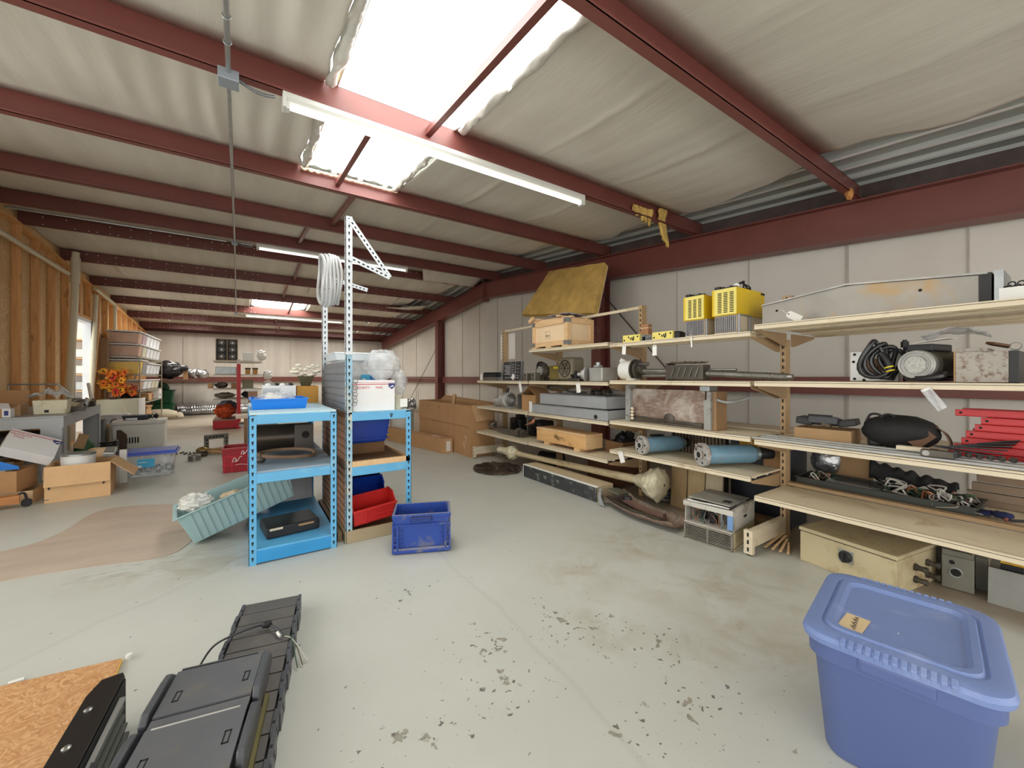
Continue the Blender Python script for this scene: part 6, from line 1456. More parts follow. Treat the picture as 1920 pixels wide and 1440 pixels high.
b = MB(); b.bar((.088, -1.1, .082), (.085, -.72, .082), .012, .02); b.build('brass_guide', M('olive brass', (120, 112, 70), .4, .5), t)
# loose power cable with bare ends across the carrier
t = T('power_cable', 'black power cable with bared wire ends lying across the cable carrier', 'cable', (.02, 2.0, .0))
b = MB(); b.tube(crv([(-.2, -.02, .012), (-.175, .035, .05), (-.13, .08, .092), (-.06, .115, .096), (.03, .13, .096), (.075, .1, .096), (.1, .05, .096), (.118, .0, .09)]), .0042, 7); b.build('sheath', m_cable, t, smooth=SM)
b = MB(); b.sph((.06, .115, .1), (.022, .018, .014), 12, 8, lambda d: 1 + .35 * wob(d, 5, 1)); b.build('knot', m_drub, t, smooth=SM)
b = MB(); b.cyl((.098, .04, .09), (.106, .012, .086), .0065, n=8); b.build('tape_band', m_paper, t)
for k, (m, ex) in enumerate(((M('wire green', (0, 0, 0)), (.16, -.13)), (M('wire white', (0, 0, 0)), (.2, -.1)), (M('olive brass', (0, 0, 0)), (.18, -.12)))):
    b = MB(); b.tube(crv([(.118, .0, .09), (.145 + .006 * k, -.03, .088 - .01 * k), (ex[0], ex[1], .01)]), .0022, 5); b.build('wire_end', m, t, smooth=SM)
# telescoping way cover with a black top plate
t = T('bellows_cover', 'black plated machine way cover with stacked grey slats at the bottom edge', 'machine cover', (-.40, 1.86, .016), -.06)
b = MB(); b.prism([(-.035, .0), (-.018, .075), (.035, .085), (.045, .06), (.045, -.6), (-.035, -.6)], (0, 0, .006), (0, 0, .15), (1, 0, 0), (0, 1, 0)); b.build('top_plate', M('black top plate', (38, 34, 32), .4, .3, var=.12), t, bevel=.002)
b = MB(); b.box(.04, -.6, .085, .046, .06, .15); b.build('edge_strip', M('bronze grey strip', (128, 116, 100), .5, .4), t)
for y in (-.08, -.23, -.4):
    b = MB(); b.lathe([(.011, 0), (.011, .003), (.006, .007)], (-.005, y, .156), (0, 0, 1), 14); b.build('bolt', m_steel, t, smooth=SM)
b = MB(); b.box(.052, -.42, .118, .066, -.02, .13); b.build('white_strip', m_alu, t)
for k in range(6):
    b = MB(); b.box(.05, -.6, .1 - .018 * k, .066 + .009 * k, -.03 - .02 * k, .11 - .018 * k); b.build('slat', M('grey slat', (104, 106, 98), .45, .3, var=.12), t, bevel=.001)
b = MB(); b.box(-.03, -.6, 0, .05, .05, .15); b.build('core', m_dark, t)
b = MB(); b.cyl((.06, -.3, .125), (.075, -.3, .12), .014, n=12); b.build('knob', m_black, t); b = MB(); b.sph((.045, -.42, .11), (.022, .03, .02), 10, 7); b.build('brass_nut', M('amber brass', (178, 130, 60), .5, .4), t)
t = T('link_belt', 'strip of dark segmented link belt lying between way cover and cable carrier', 'belt', (-.222, 1.87, 0), -.1)
for k in range(13):
    b = MB(); b.box(-.035, -.05 * k - .046, .03 + .003 * (k % 2), .045, -.05 * k, .05 + .003 * (k % 2)); b.build('segment', m_cc, t, bevel=.004)
b = MB(); b.prism([(-.03, 0), (-.02, .07), (.01, .08), (.05, -.02)], (0, 0, .02), (0, 0, .03), (1, 0, 0), (0, 1, 0)); b.build('end_piece', m_cc, t, bevel=.003); b = MB(); b.box(-.03, -.65, 0, .04, .03, .03); b.build('backing', m_dark, t)
# ================================================================== lights and conduit under the roof
m_fixw = M('fixture white enamel', (206, 206, 199), .4, var=.04); m_tube = emit('fluorescent tube', (255, 252, 244), TUBE)
def fixture(x0, x1, y, label, lit=True):
    z = zb(y) - .004; t = T('fluorescent_light', label, 'light fixture', ((x0 + x1) / 2, y, z), group='long fluorescent strip lights under the roof')
    L_ = (x1 - x0) / 2
    b = MB(); b.prism([(-.036, 0), (-.036, -.03), (-.022, -.048), (.022, -.048), (.036, -.03), (.036, 0)], (2 * L_, 0, 0), (-L_, 0, 0), (0, 1, 0), (0, 0, 1)); b.build('housing', m_fixw, t)
    for sx in (-1, 1):
        b = MB(); b.box(sx * L_ - .01, -.038, -.095, sx * L_ + .01, .038, .0); b.box(sx * (L_ - .02) - .01, -.026, -.096, sx * (L_ - .02) + .01, .026, -.045); b.build('end_plate', m_fixw, t, bevel=.003)
    b = MB(); b.cyl((-L_ + .03, -.004, -.072), (L_ - .03, -.004, -.072), .019, n=14); b.build('tube', m_tube, t, smooth=SM)
    return t
fixture(.2, 2.72, 2.84, 'nearest strip light, under the purlin by the large skylight')
fixture(.16, 2.66, 7.72, 'strip light under the ridge, behind the tall slotted post')
fixture(.02, 2.55, 13.38, 'farthest strip light, above the red display shelving')
t = T('conduit_run', 'thin grey conduit running along under the purlins with square boxes', 'conduit', (-.1, 2.85, zb(2.85)))
b = MB(); pts = [(.03, -2.8, zb(-.2) - 3.2 * 0), (.03, -2.8, 0)]
def cpt(y): return (-.045 - .0125 * y - t.location[0], y - t.location[1], zb(y) - .018 - t.location[2])
b.tube([cpt(y) for y in (-2.8, 0, 2.85, 5, YR)] + [cpt(y) for y in (10, 13.4)], .0125, 8); b.build('conduit', m_galv, t, smooth=SM)
for y, s, hgt in ((2.82, .1, .05), (7.8, .085, .04), (13.4, .085, .04)):
    p = cpt(y); b = MB(); b.box(p[0] - s / 2 - .0, p[1] - s / 2, p[2] - hgt, p[0] + s / 2, p[1] + s / 2, p[2] + .012); b.build('junction_box', M('box grey', (150, 158, 166), .4, .3, var=.05), t, bevel=.004)
    b = MB(); e = (.2 if y < 5 else .16) - t.location[0] + (-.12 if y > 12 else 0); n = 40
    path = bez((p[0] + s / 2, p[1], p[2] - .01), (p[0] + s, p[1], p[2] - .03), (e - .13, p[1] + .02, p[2] - .05), (e - .05, p[1] + .02, p[2] - .02), n); b.loft(path, [.010 if i % 2 else .0085 for i in range(n + 1)], 8); b.build('flex_conduit', M('flex steel', (120, 122, 124), .4, .5), t, smooth=.5)
b = MB()
for y in (1.9, 2.3, 2.5): b.torus(cpt(y), .016, .004, (0, 1, 0), 14, 6)
b.build('coupling', m_galv, t, smooth=SM)
t = T('conduit_run', 'long thin pipe clipped along the ridge purlin to the middle square box', 'conduit', (-1.2, 7.82, zb(7.8) - .012)); b = MB(); b.cyl((-1.35, 0, 0), (.95, 0, -.004), .013, n=8); b.cyl((1.14, 0, -.004), (1.3, .0, -.004), .011, n=8); b.build('pipe', m_galv, t, smooth=SM)
# hanging shreds of yellow batt on the second purlin
for k, (x, lb) in enumerate(((3.98, 'torn yellow batt strip hanging from the purlin end near the crate'), (3.62, 'ragged yellow batt tuft drooping beside the hanging strip'))):
    t = T('batt_shred', lb, 'insulation', (x, 2.86, zb(2.88))); b = MB()
    if k == 0: b.grid(lambda u, v: (-.06 + .12 * u + .03 * wob((u * 2, v * 3, 1), 2), -.03 + .02 * math.sin(v * 5), .16 - .38 * v * (.8 + .35 * u)), 10, 18)
    else: b.grid(lambda u, v: (-.14 + .3 * u, -.02 + .03 * wob((u * 3, v, 2), 2), .1 - .2 * v * (.4 + .8 * abs(wob((u * 7, 1, 3), 1)))), 24, 8)
    b.build('fibre', m_fiber, t, smooth=1.2, solid=.03)
t = T('batt_shred', 'small orange brown batt tuft on the nearest purlin end by the gable rafter', 'insulation', (4.42, 1.26, zb(1.3) - .02)); b = MB(); b.sph((0, 0, 0), (.04, .03, .05), 12, 8, lambda d: 1 + .4 * wob(d, 4, 2)); b.build('fibre', M('orange batt', (186, 130, 72), .95, var=.2), t)
# lifted flap of facing at the ridge bay and curled flap on the far slope
def flap(name, P, label):
    t = T(name, label, 'insulation', P[0]); o = Vector(P[0]); b = MB(); a, bb, c, d = [Vector(p) - o for p in P]
    b.grid(lambda u, v: a.lerp(bb, u).lerp(d.lerp(c, u), v) + Vector((0, 0, -.05 * math.sin(PI * u) * math.sin(PI * v) + .02 * wob((u * 3, v * 3, 1), 2))), 14, 10); b.build('facing', m_ins, t, smooth=1.5, solid=.008); return t
flap('facing_flap', ((3.0, 7.75, 3.55), (4.55, 7.75, 3.56), (4.6, 8.55, 3.40), (3.3, 8.5, 3.37)), 'white facing flap sagging across the ridge next to the gable rafter')
flap('facing_flap', ((3.4, 11.7, 3.24), (4.5, 11.7, 3.26), (4.4, 11.0, 3.30), (3.6, 11.1, 3.16)), 'curled white facing flap hanging on the far roof slope')
# ================================================================== left wall: pipes, bench, boxes
m_pvc = M('aged pvc', (214, 206, 180), .4, var=.05, scale=4)
def pipe(name, pts, r, label, m=None, fit=()):
    t = T(name, label, 'pipe', pts[0]); o = Vector(pts[0]); b = MB(); b.tube([Vector(p) - o for p in pts], r, 14); b.build('pipe', m or m_pvc, t, smooth=SM)
    for a, bb, rr_ in fit:
        b = MB(); b.cyl(Vector(a) - o, Vector(bb) - o, rr_, n=14); b.build('coupling', m or m_pvc, t, smooth=SM)
    return t
pipe('pvc_pipe', [(-2.52, 4.9, 3.05), (-2.52, 9.88, 2.985)], .034, 'long horizontal plastic pipe strapped along the studs at the far left')
pipe('pvc_pipe', [(-2.47, 10.06, 3.40), (-2.47, 10.0, 2.6), (-2.49, 9.66, .0)], .052, 'thick plastic vent pipe beside the doorway', fit=(((-2.47, 10.055, 3.3), (-2.47, 10.02, 2.85), .064), ((-2.488, 9.78, 1.0), (-2.488, 9.77, .86), .062)))
pipe('pvc_pipe', [(-2.55, 11.56, 2.9), (-2.55, 11.27, 1.0), (-2.55, 11.2, .1)], .04, 'plastic pipe leaning right of the doorway', fit=(((-2.55, 11.385, 1.75), (-2.55, 11.37, 1.65), .046),))
pipe('pvc_pipe', [(-2.56, 11.55, 3.03), (-2.56, 12.98, 2.93), (-2.56, 13.04, 2.88), (-2.56, 13.04, 0.02)], .036, 'plastic pipe with an elbow that drops behind the shelf of clear bins', fit=(((-2.56, 13.04, 2.8), (-2.56, 13.04, 2.88), .04),))
o = MB().bar((0, 0, 0), (0, -.55, -2.1), .03, .05).build('wood_strip', m_wood, None, (-2.568, 11.83, 2.35)); tag(o, 'slim leaning wood strip between the pipe and the clear bins', 'wood strip')
# shelves glimpsed through the doorway
t = T('side_room_shelf', 'shelving with boxes seen through the white doorway', 'shelving', (-3.35, 12.2, 0)); m_srs = M('side room shelf board', (196, 164, 124), .6)
for z in (.55, .9, 1.25, 1.6, 2.0):
    b = MB(); b.box(-1.4, 0, z, .58, .5, z + .03); b.build('shelf', m_srs, t)
b = MB(); b.box(-1.4, .5, 0, .58, .52, 2.4); b.build('back', m_white, t)
for k, (z, c) in enumerate(((.93, m_galv), (1.28, m_white), (.58, m_black), (1.63, m_white))):
    t = T('storage_box', ('grey box on the second shelf seen through the doorway', 'white box on the middle shelf seen through the doorway', 'dark box on the lowest shelf seen through the doorway', 'white box on the upper shelf seen through the doorway')[k], 'box', (-3.02, 12.25, z + .012)); b = MB(); b.box(-.4, 0, 0, .2, .3, .16); b.build('box', c, t); b = MB(); b.box(-.41, -.01, .14, .21, .31, .165); b.build('lid', c, t)
# ---- grey steel bench
m_bench = M('bench grey', (172, 176, 178), .45, var=.05, scale=3)
t = T('workbench', 'heavy light grey steel bench along the left wall, covered with clutter', 'bench', (-1.67, 6.42, 0), .09)
bw, bl, bh = .86, 2.35, .79
b = MB(); b.box(-bw, 0, bh - .02, 0, bl, bh); b.build('top', m_bench, t, bevel=.004)
b = MB(); b.box(-bw, 0, bh - .13, 0, .02, bh - .02); b.box(-.02, .02, bh - .13, 0, bl, bh - .02); b.box(-bw, bl - .02, bh - .13, -.02, bl, bh - .02); b.build('apron', m_bench, t)
for y in (0, bl - .16):
    for x in (-.17, -bw):
        b = MB(); b.box(x, y, 0, x + .17, y + .012, bh - .13); b.box(x + (.158 if x > -.5 else 0), y, 0, x + (.17 if x > -.5 else .012), y + .16, bh - .13); b.build('leg', m_bench, t)
b = MB(); b.box(-bw + .05, .5, .3, -.36, bl - .1, .315); b.build('lower_shelf', m_dsteel, t)
t = T('metal_chest', 'dark flat metal chest on the lower shelf of the grey bench', 'chest', (-2.2, 7.1, .318), .09); b = MB(); b.box(-.3, 0, 0, .1, .7, .18); b.build('chest', M('dark grey chest', (84, 84, 82), .5), t, bevel=.006); b = MB(); b.box(-.31, -.01, .18, .11, .71, .2); b.build('lid', m_black, t)
zb_ = .792
t = T('open_carton', 'open brown carton with raised flaps on the left of the grey bench', 'cardboard box', (-2.22, 6.64, zb_), .15); b = MB(); b.tray(-.3, 0, 0, .16, .4, .13, .005); b.build('box', m_card2, t)
for P in (((-.3, .4, .13), (.16, .4, .13), (.17, .44, .27), (-.3, .44, .27)), ((-.3, 0, .13), (.16, 0, .13), (.15, -.04, .12), (-.3, -.04, .12))):
    b = MB(); b.hexa([P[0], P[1], P[2], P[3]] + [tuple(Vector(p) + Vector((0, .006, .001))) for p in P]); b.build('flap', m_card, t)
t = T('printed_box', 'small brown and white printed box at the front left of the grey bench', 'box', (-2.2, 6.5, zb_)) ; t.location = (-2.36, 6.50, zb_); b = MB(); b.box(0, -.06, 0, .24, .0, .09); b.build('box', m_card, t); b = MB(); b.box(.24, -.06, 0, .3, .03, .09); b.build('white_end', m_mail, t); b = MB(); b.box(.255, -.0615, .02, .285, -.06, .07); b.build('print', m_mblue, t)
b = MB(); b.hexa([(.0, -.06, .09), (.3, -.06, .09), (.25, .05, .14), (.0, .05, .16), (.0, -.058, .092), (.3, -.058, .092), (.25, .052, .142), (.0, .052, .162)]); b.build('flap', m_mail, t)
t = T('steel_hoop', 'small bent steel frame handle behind the open carton on the grey bench', 'frame', (-2.25, 7.6, zb_ + .012)); b = MB(); b.tube([(-.2, 0, 0), (-.2, 0, .32), (.22, 0, .32), (.32, 0, .2), (.32, 0, 0)], .012, 8); b.build('frame', m_galv, t, smooth=SM)
t = T('pale_bucket', 'square pale yellow bucket with wrinkled paper sides on the grey bench', 'bucket', (-1.86, 6.72, zb_), .1); b = MB(); b.taper(-.13, 0, 0, .14, .24, .16, .01, .01); b.build('bucket', M('cream card', (228, 222, 194), .7, var=.06, dirt=((170, 156, 118), .2, 14)), t, bevel=.006); b = MB(); b.box(-.04, .006, .02, -.005, .009, .05); b.build('printed_mark', m_ink, t)
t = T('plastic_sheet', 'crumpled clear plastic sheet on top of the pale bucket', 'plastic sheet', (-1.86, 6.8, zb_ + .165)); b = MB(); b.grid(lambda u, v: (-.2 + .38 * u, -.08 + .22 * v, .02 + .07 * math.sin(PI * u) * (1 + wob((u * 4, v * 4, 3), 1.5)) + .02 * wob((u * 9, v * 9, 1), 1)), 18, 12); b.build('film', m_film, t, smooth=.8, solid=.001)
rr = random.Random(21)
for k in range(9):
    x, y = -1.72 - .05 * (k % 3) - .02 * k, 7.0 + .16 * k
    t = T('bench_part', ('tangled metal part nearest the pale bucket on the grey bench', 'pale green plastic scrap behind the pale bucket on the grey bench', 'white crumpled bag in the middle of the bench clutter', 'grey ring shaped part in the bench clutter', 'dark clamp on the grey bench behind the white bag', 'silver tube end among the bench clutter', 'small dark bracket near the rear of the grey bench', 'white scrap near the back corner of the grey bench', 'black fitting at the back corner of the grey bench')[k], 'part', (x, y, zb_)); b = MB(); m = (m_dsteel, m_beige, m_paper, m_galv, m_black, m_alu, m_dsteel, m_paper, m_black)[k]
    if k in (3, 5): b.torus((0, 0, .07), .055, .016, (.5, 1, .1)); b.build('ring', m, t, smooth=SM); b = MB(); b.cyl((0, -.02, .07), (.02, .1, .07), .03, n=12); b.build('core', m_black, t)
    elif k in (0, 4, 6, 8): b.obox((0, 0, .04), (.16, .06, .05), (.2 * k, .1, .5 * k)); b.build('body', m, t, bevel=.004); b = MB(); b.cyl((0, 0, .03), (.05, .06, .11), .02, n=10); b.build('stub', m_steel, t)
    else: b.sph((0, 0, .05), (.1, .08, .05), 14, 10, lambda d: 1 + .4 * wob(d, 4, k)); b.settle(); b.build('sheet', m, t, smooth=.7)
# ---- boxes on the floor before the bench
def carton(name, loc, rz, w, d, h, label, m=None, flaps=(), rot=None, tape=True):
    t = T(name, label, 'cardboard box', loc, rz, rot=rot); b = MB(); b.tray(0, 0, 0, w, d, h, .005); b.build('box', m or m_card2, t)
    for f in flaps:
        side, ang, ln = f; c, s = math.cos(ang) * ln, math.sin(ang) * ln
        if side == 'f': P = [(0, 0, h), (w, 0, h), (w + .0, -c, h + s), (-.0, -c, h + s)]; n = Vector((0, 0, .004))
        if side == 'b': P = [(0, d, h), (w, d, h), (w, d + c, h + s), (0, d + c, h + s)]; n = Vector((0, 0, .004))
        if side == 'r': P = [(w, 0, h), (w, d, h), (w + c, d, h + s), (w + c, 0, h + s)]; n = Vector((.004, 0, .002))
        if side == 'l': P = [(0, 0, h), (0, d, h), (-c, d, h + s), (-c, 0, h + s)]; n = Vector((-.004, 0, .002))
        b = MB(); P = [Vector(p) for p in P]; b.hexa(P + [p + n for p in P]); b.build('flap', m or m_card2, t)
    return t
t = carton('open_carton', (-1.6, 5.66, .002), .09, .45, .42, .345, 'large open carton with its front flap folded down, on the floor before the bench', M('light carton', (214, 174, 128), .85, var=.05), (('f', -1.38, .19), ('r', -.75, .24), ('b', -.9, .12), ('l', -1.5, .12)))
b = MB()
for x in (.03, .4):
    b.prism([(-.014, 0), (0, .016), (.014, 0), (.006, 0), (.006, -.012), (-.006, -.012), (-.006, 0)], (0, .001, 0), (x + .0, -.0012, .14), (1, 0, 0), (0, 0, 1))
b.box(.0, -.001, .03, .03, .0, .036); b.build('printed_arrow', m_ink, t)
t = T('round_tin', 'round white tin sitting in the open carton', 'tin', (-1.43, 5.9, .3), .2); b = MB(); b.cyl((0, 0, 0), (0, 0, .12), .125, n=28); b.build('tin', m_white, t, smooth=SM); b = MB(); b.lathe([(.13, 0), (.13, .018), (.11, .02)], (0, 0, .118), (0, 0, 1), 28); b.build('lid', m_galv, t, smooth=SM)
t = T('printed_leaflet', 'white printed leaflet leaning in the front of the open carton', 'leaflet', (-1.5, 5.72, .26), rot=(-.9, .1, .2)); b = MB(); b.box(0, 0, 0, .2, .15, .006); b.build('sheet', m_paper, t); b = MB(); b.box(.04, .03, .006, .12, .045, .0066); b.build('print', m_ink, t)
t = T('grey_sheet', 'grey plastic pouch in the right side of the open carton', 'pouch', (-1.24, 5.83, .38), rot=(.2, .1, .1)); b = MB(); b.box(0, 0, 0, .09, .2, .05); b.build('pouch', m_galv, t, bevel=.01)
carton('small_carton', (-1.46, 6.3, 0), .05, .2, .2, .40, 'small pale carton with a brown tape band behind the open carton', M('pale small carton', (222, 192, 152), .8), ())
t = T('white_board', 'narrow white board standing between the small carton and the blue lidded tote', 'board', (-1.2, 6.3, 0)); b = MB(); b.box(0, 0, 0, .06, .03, .38); b.build('board', m_white, t)
t = T('mailing_box', 'large white mailing box with a red rule tipped on the pile before the bench', 'box', (-1.93, 5.85, .555)); mail_box(t, .37, .1, .33, True)
_x = Vector((.297, .1, -.153)).normalized(); _z = Vector((-.02, .3, .148)); _z = (_z - _x * _z.dot(_x)).normalized(); _y = _z.cross(_x)
t.rotation_euler = Matrix((_x, _y, _z)).transposed().to_euler()
t = carton('brown_carton', (-2.3, 5.8, .125), -.1, .5, .34, .2, 'brown carton with a bright blue inner tray under the tipped mailing box', m_card, (('l', 1.0, .22),))
t = T('blue_tray', 'bright blue triangular tray sticking out of the brown carton', 'tray', (-1.96, 5.835, .33)); b = MB(); b.prism([(-.16, .0), (.15, .0), (.14, .03), (.0, .1), (-.1, .02)], (0, .01, 0), (0, -.0, 0), (1, 0, 0), (0, 0, 1)); b.build('tray', M('bright blue plastic', (0, 0, 0)), t)
t = T('pale_foam', 'pale foam block in the brown carton under the tipped mailing box', 'foam', (-2.2, 5.82, .27), .1); b = MB(); b.box(0, 0, 0, .3, .25, .1); b.build('block', M('pale foam', (214, 200, 162), .9), t, bevel=.006)
carton('long_carton', (-2.33, 5.82, 0), -.05, .62, .36, .12, 'long low carton on the floor under the pile before the bench', M('pale small carton', (0, 0, 0)), ())
t = T('folded_flap_carton', 'tilted brown carton flap standing at the far left edge of the picture', 'cardboard', (-2.3, 5.55, .12), rot=(0, .35, .1)); b = MB(); b.prism([(0, 0), (.26, 0), (.2, .1), (.02, .46), (-.06, .46)], (0, .012, 0), (0, 0, 0), (1, 0, 0), (0, 0, 1)); b.build('flap', M('orange carton', (190, 128, 70), .8), t); b = MB(); b.box(.03, -.002, .16, .06, 0, .26); b.build('hand_hole', m_hole, t)
t = T('castor_beam', 'orange brown wooden beam on a black castor at the left edge', 'dolly', (-1.7, 5.62, 0), .28); b = MB(); b.box(-.7, 0, .045, -.04, .1, .12); b.build('beam', wood('orange beam', (180, 116, 64), (204, 144, 90), (1.2, 10, 10)), t, bevel=.006); b = MB(); b.cyl((.0, .02, .036), (.0, .06, .036), .036, n=22); b.build('castor_wheel', m_drub, t, smooth=SM); b = MB(); b.tube(crv([(-.05, .05, .12), (-.02, .05, .13), (-.005, .05, .1), (0, .04, .05)]), .01, 7); b.build('castor_fork', m_black, t, smooth=SM)
# ---- clear tote with blue lid
t = T('clear_tote', 'clear plastic tote with a blue lid on the floor right of the open carton', 'storage tote', (-1.2, 6.53, 0), .03); b = MB(); b.taper(0, 0, 0, .46, .36, .27, .03, .03); b.build('body', glassy('clear tote', (226, 232, 238), .3, .2), t, bevel=.02)
b = MB(); b.box(-.03, -.03, .262, .49, .39, .285); b.box(-.01, -.01, .285, .47, .37, .305); b.build('lid', M('lid blue', (84, 108, 204), .4, var=.05), t, bevel=.008); b = MB(); b.box(.11, .005, .11, .27, .012, .215); b.build('label', M('bin label blue', (0, 0, 0)), t); b = MB(); b.box(.11, .003, .11, .15, .0125, .14); b.box(.12, .003, .17, .2, .0125, .178); b.build('label_print', m_white, t)
for k in range(4):
    b = MB(); b.sph((.09 + .1 * k, .16 + .04 * (k % 2), .06), (.05, .06, .055), 10, 8); b.build('content', m_galv, t, smooth=SM)
# ---- white chest and neighbours
t = T('white_chest', 'white square chest appliance on the floor in front of the low beige cabinet', 'appliance', (-1.83, 9.12, 0), .06); b = MB(); b.box(0, 0, 0, .66, .55, .41); b.build('body', M('appliance white', (236, 236, 230), .45, var=.04), t, bevel=.02); b = MB(); b.box(-.01, -.015, .41, .67, .56, .47); b.build('lid', M('appliance lid', (226, 226, 220), .45), t, bevel=.015); b = MB()
for k in range(5): b.box(.17 + .035 * k, -.003, .1, .19 + .035 * k, 0, .2)
b.build('vent', m_ink, t)
t = T('black_cable_tray', 'black plastic device with chrome fittings on the white chest', 'device', (-1.75, 9.3, .472), .1); b = MB(); b.taper(0, 0, 0, .36, .24, .08, .03, .02); b.build('body', M('dark slate plastic', (52, 58, 72), .4), t, bevel=.008); b = MB(); b.box(.05, .01, .0, .2, .02, .05); b.build('panel', m_galv, t)
for k in range(3):
    b = MB(); b.sph((.34 + .05 * k, .1 + .04 * (k % 2), .05), (.035, .03, .045), 10, 8); b.build('fitting', m_steel if k % 2 else m_black, t, smooth=SM)
t = T('grey_bin', 'tall dark grey plastic waste bin beside the grey bench', 'waste bin', (-2.09, 8.87, 0), .1); b = MB(); b.tray(0, 0, 0, .22, .28, .52, .006, .02, .02); b.build('bin', M('bin grey', (110, 112, 114), .5, var=.06), t, bevel=.02)
for k, (x0, y0, z0, x1, y1, z1) in enumerate(((-1.93, 9.0, .06, -2.1, 9.12, 1.12), (-2.0, 8.94, .06, -2.04, 8.98, .95))):
    o = MB().bar((0, 0, 0), (x1 - x0, y1 - y0, z1 - z0), .03, .03).build('white_bar', m_paper, None, (x0, y0, z0)); tag(o, ('longer', 'shorter')[k] + ' white bar leaning out of the dark grey waste bin', 'bar')
t = T('white_machine', 'white machine housing with a curved black mark between waste bin and chest', 'machine', (-2.25, 9.75, 0), .05); b = MB(); b.box(0, 0, 0, .5, .3, .55); b.build('housing', M('machine white', (212, 218, 222), .5), t, bevel=.01); b = MB(); b.torus((.33, -.001, .42), .05, .006, (0, 1, 0), 20, 6); b.build('curved_mark', m_black, t)
t = T('coil_spring', 'black coil spring standing on the floor left of the white chest', 'spring', (-1.62, 7.95, 0)); b = MB(); b.tube([(.085 * math.cos(a), .085 * math.sin(a), .02 + .0062 * a) for a in [i * .3 for i in range(150)]], .016, 7); b.build('coil', m_drub, t, smooth=SM)
t = T('brown_board', 'dark brown board leaning on the left side of the white chest', 'board', (-1.72, 8.85, 0)); b = MB(); b.prism([(0, 0), (.12, 0), (.12, .28), (.05, .36), (0, .36)], (0, .02, 0), (0, 0, 0), (1, 0, 0), (0, 0, 1)); b.build('board', M('dark brown board', (82, 66, 52), .7), t)
t = T('paper_roll', 'stack of tan paper rolls standing behind the dark grey waste bin', 'paper roll', (-1.98, 9.4, 0)); b = MB(); b.cyl((0, 0, 0), (0, 0, .42), .06, n=18); b.build('roll', m_card2, t, smooth=SM); b = MB(); b.cyl((.02, -.12, 0), (.02, -.12, .38), .05, n=16); b.build('grey_tube', m_galv, t, smooth=SM)
t = T('green_bottle', 'green gas bottle with a cardboard label under the grey bench', 'bottle', (-1.86, 7.9, 0)); b = MB(); b.lathe([(.09, 0), (.1, .02), (.1, .28), (.05, .36), (.03, .4)], (0, 0, 0), (0, 0, 1), 20); b.build('bottle', M('bottle green', (62, 104, 70), .45), t, smooth=SM); b = MB(); b.obox((0, -.11, .34), (.1, .01, .2), (-.2, .3, .3)); b.build('card_label', m_card2, t)
# ---- low beige cabinet with flowers
t = T('low_cabinet', 'low beige cabinet carrying the artificial flowers', 'cabinet', (-2.5, 11.35, 0), .02); b = MB(); b.box(0, 0, 0, .63, .55, .75); b.build('body', M('sage beige', (182, 180, 158), .5, var=.05), t, bevel=.006); b = MB(); b.box(.63, -.0, .0, .66, .55, .76); b.build('side_panel', m_white, t); b = MB(); b.hexa([(.36, -.004, .72), (.37, -.004, .72), (.62, -.004, .1), (.61, -.004, .1), (.36, 0, .72), (.37, 0, .72), (.62, 0, .1), (.61, 0, .1)]); b.build('crease', m_beige, t)
t = T('artificial_flowers', 'bunch of orange yellow and red artificial flowers on the low beige cabinet', 'flowers', (-2.31, 11.6, .752)); b = MB(); b.lathe([(.06, 0), (.1, .04), (.09, .14), (.07, .16)], (.02, 0, 0), (0, 0, 1), 16); b.build('vase', M('brown vase', (104, 70, 56), .5), t, smooth=SM)
rr = random.Random(9); fcol = [M('petal orange', (222, 118, 34), .7, var=.15), M('petal yellow', (236, 172, 48), .7, var=.15), M('petal rust', (176, 70, 36), .7, var=.15), M('petal red', (204, 44, 44), .7)]
for k in range(64):
    a = rr.uniform(0, 2 * PI); zz = .12 + .47 * rr.random(); rad = .19 * math.sqrt(rr.random()) * (1.1 - .6 * abs(zz - .32)); c = Vector((.04 + rad * math.cos(a) + (.12 if zz < .25 else -.02), -.05 + rad * .7 * math.sin(a), zz)); b = MB(); n_ = Vector((rr.uniform(-.5, .5), -1, rr.uniform(-.2, .5))).normalized(); s1 = n_.orthogonal().normalized(); s2 = n_.cross(s1)
    for j in range(9):
        w_ = 2 * PI * j / 9; d_ = s1 * math.cos(w_) + s2 * math.sin(w_); e_ = n_.cross(d_) * .018; R_ = .062 + .03 * rr.random(); b._f([b.bm.verts.new(p) for p in (c, c + d_ * R_ * .6 + e_ + n_ * .012, c + d_ * R_, c + d_ * R_ * .6 - e_ + n_ * .012)])
    f = b.build('flower', fcol[0 if k % 5 == 0 else rr.choice((0, 0, 1, 1, 2, 3))], t); b = MB(); b.sph(c + n_ * .008, .016, 8, 6); b.build('flower_centre', M('flower brown', (88, 40, 24), .8), f)
for k in range(12):
    b = MB(); a = rr.uniform(0, 2 * PI); b.tube([(.03, 0, .12), (.2 * math.cos(a), .12 * math.sin(a), .3 + .3 * rr.random())], .004, 5); b.build('stem', M('olive stem', (110, 110, 50), .7), t)
for k in range(16):
    a = rr.uniform(0, 2 * PI); c = Vector((.04 + .2 * math.cos(a), -.05 + .2 * math.sin(a), .1 + .5 * rr.random())); d_ = Vector((math.cos(a), .3, rr.uniform(-.3, .5))).normalized() * .1; e_ = Vector((0, .02, .03)); b = MB(); b._f([b.bm.verts.new(p) for p in (c, c + d_ * .5 + e_, c + d_, c + d_ * .5 - e_)]); b.build('leaf', M('autumn leaf', (168, 120, 40), .7, var=.2), t)
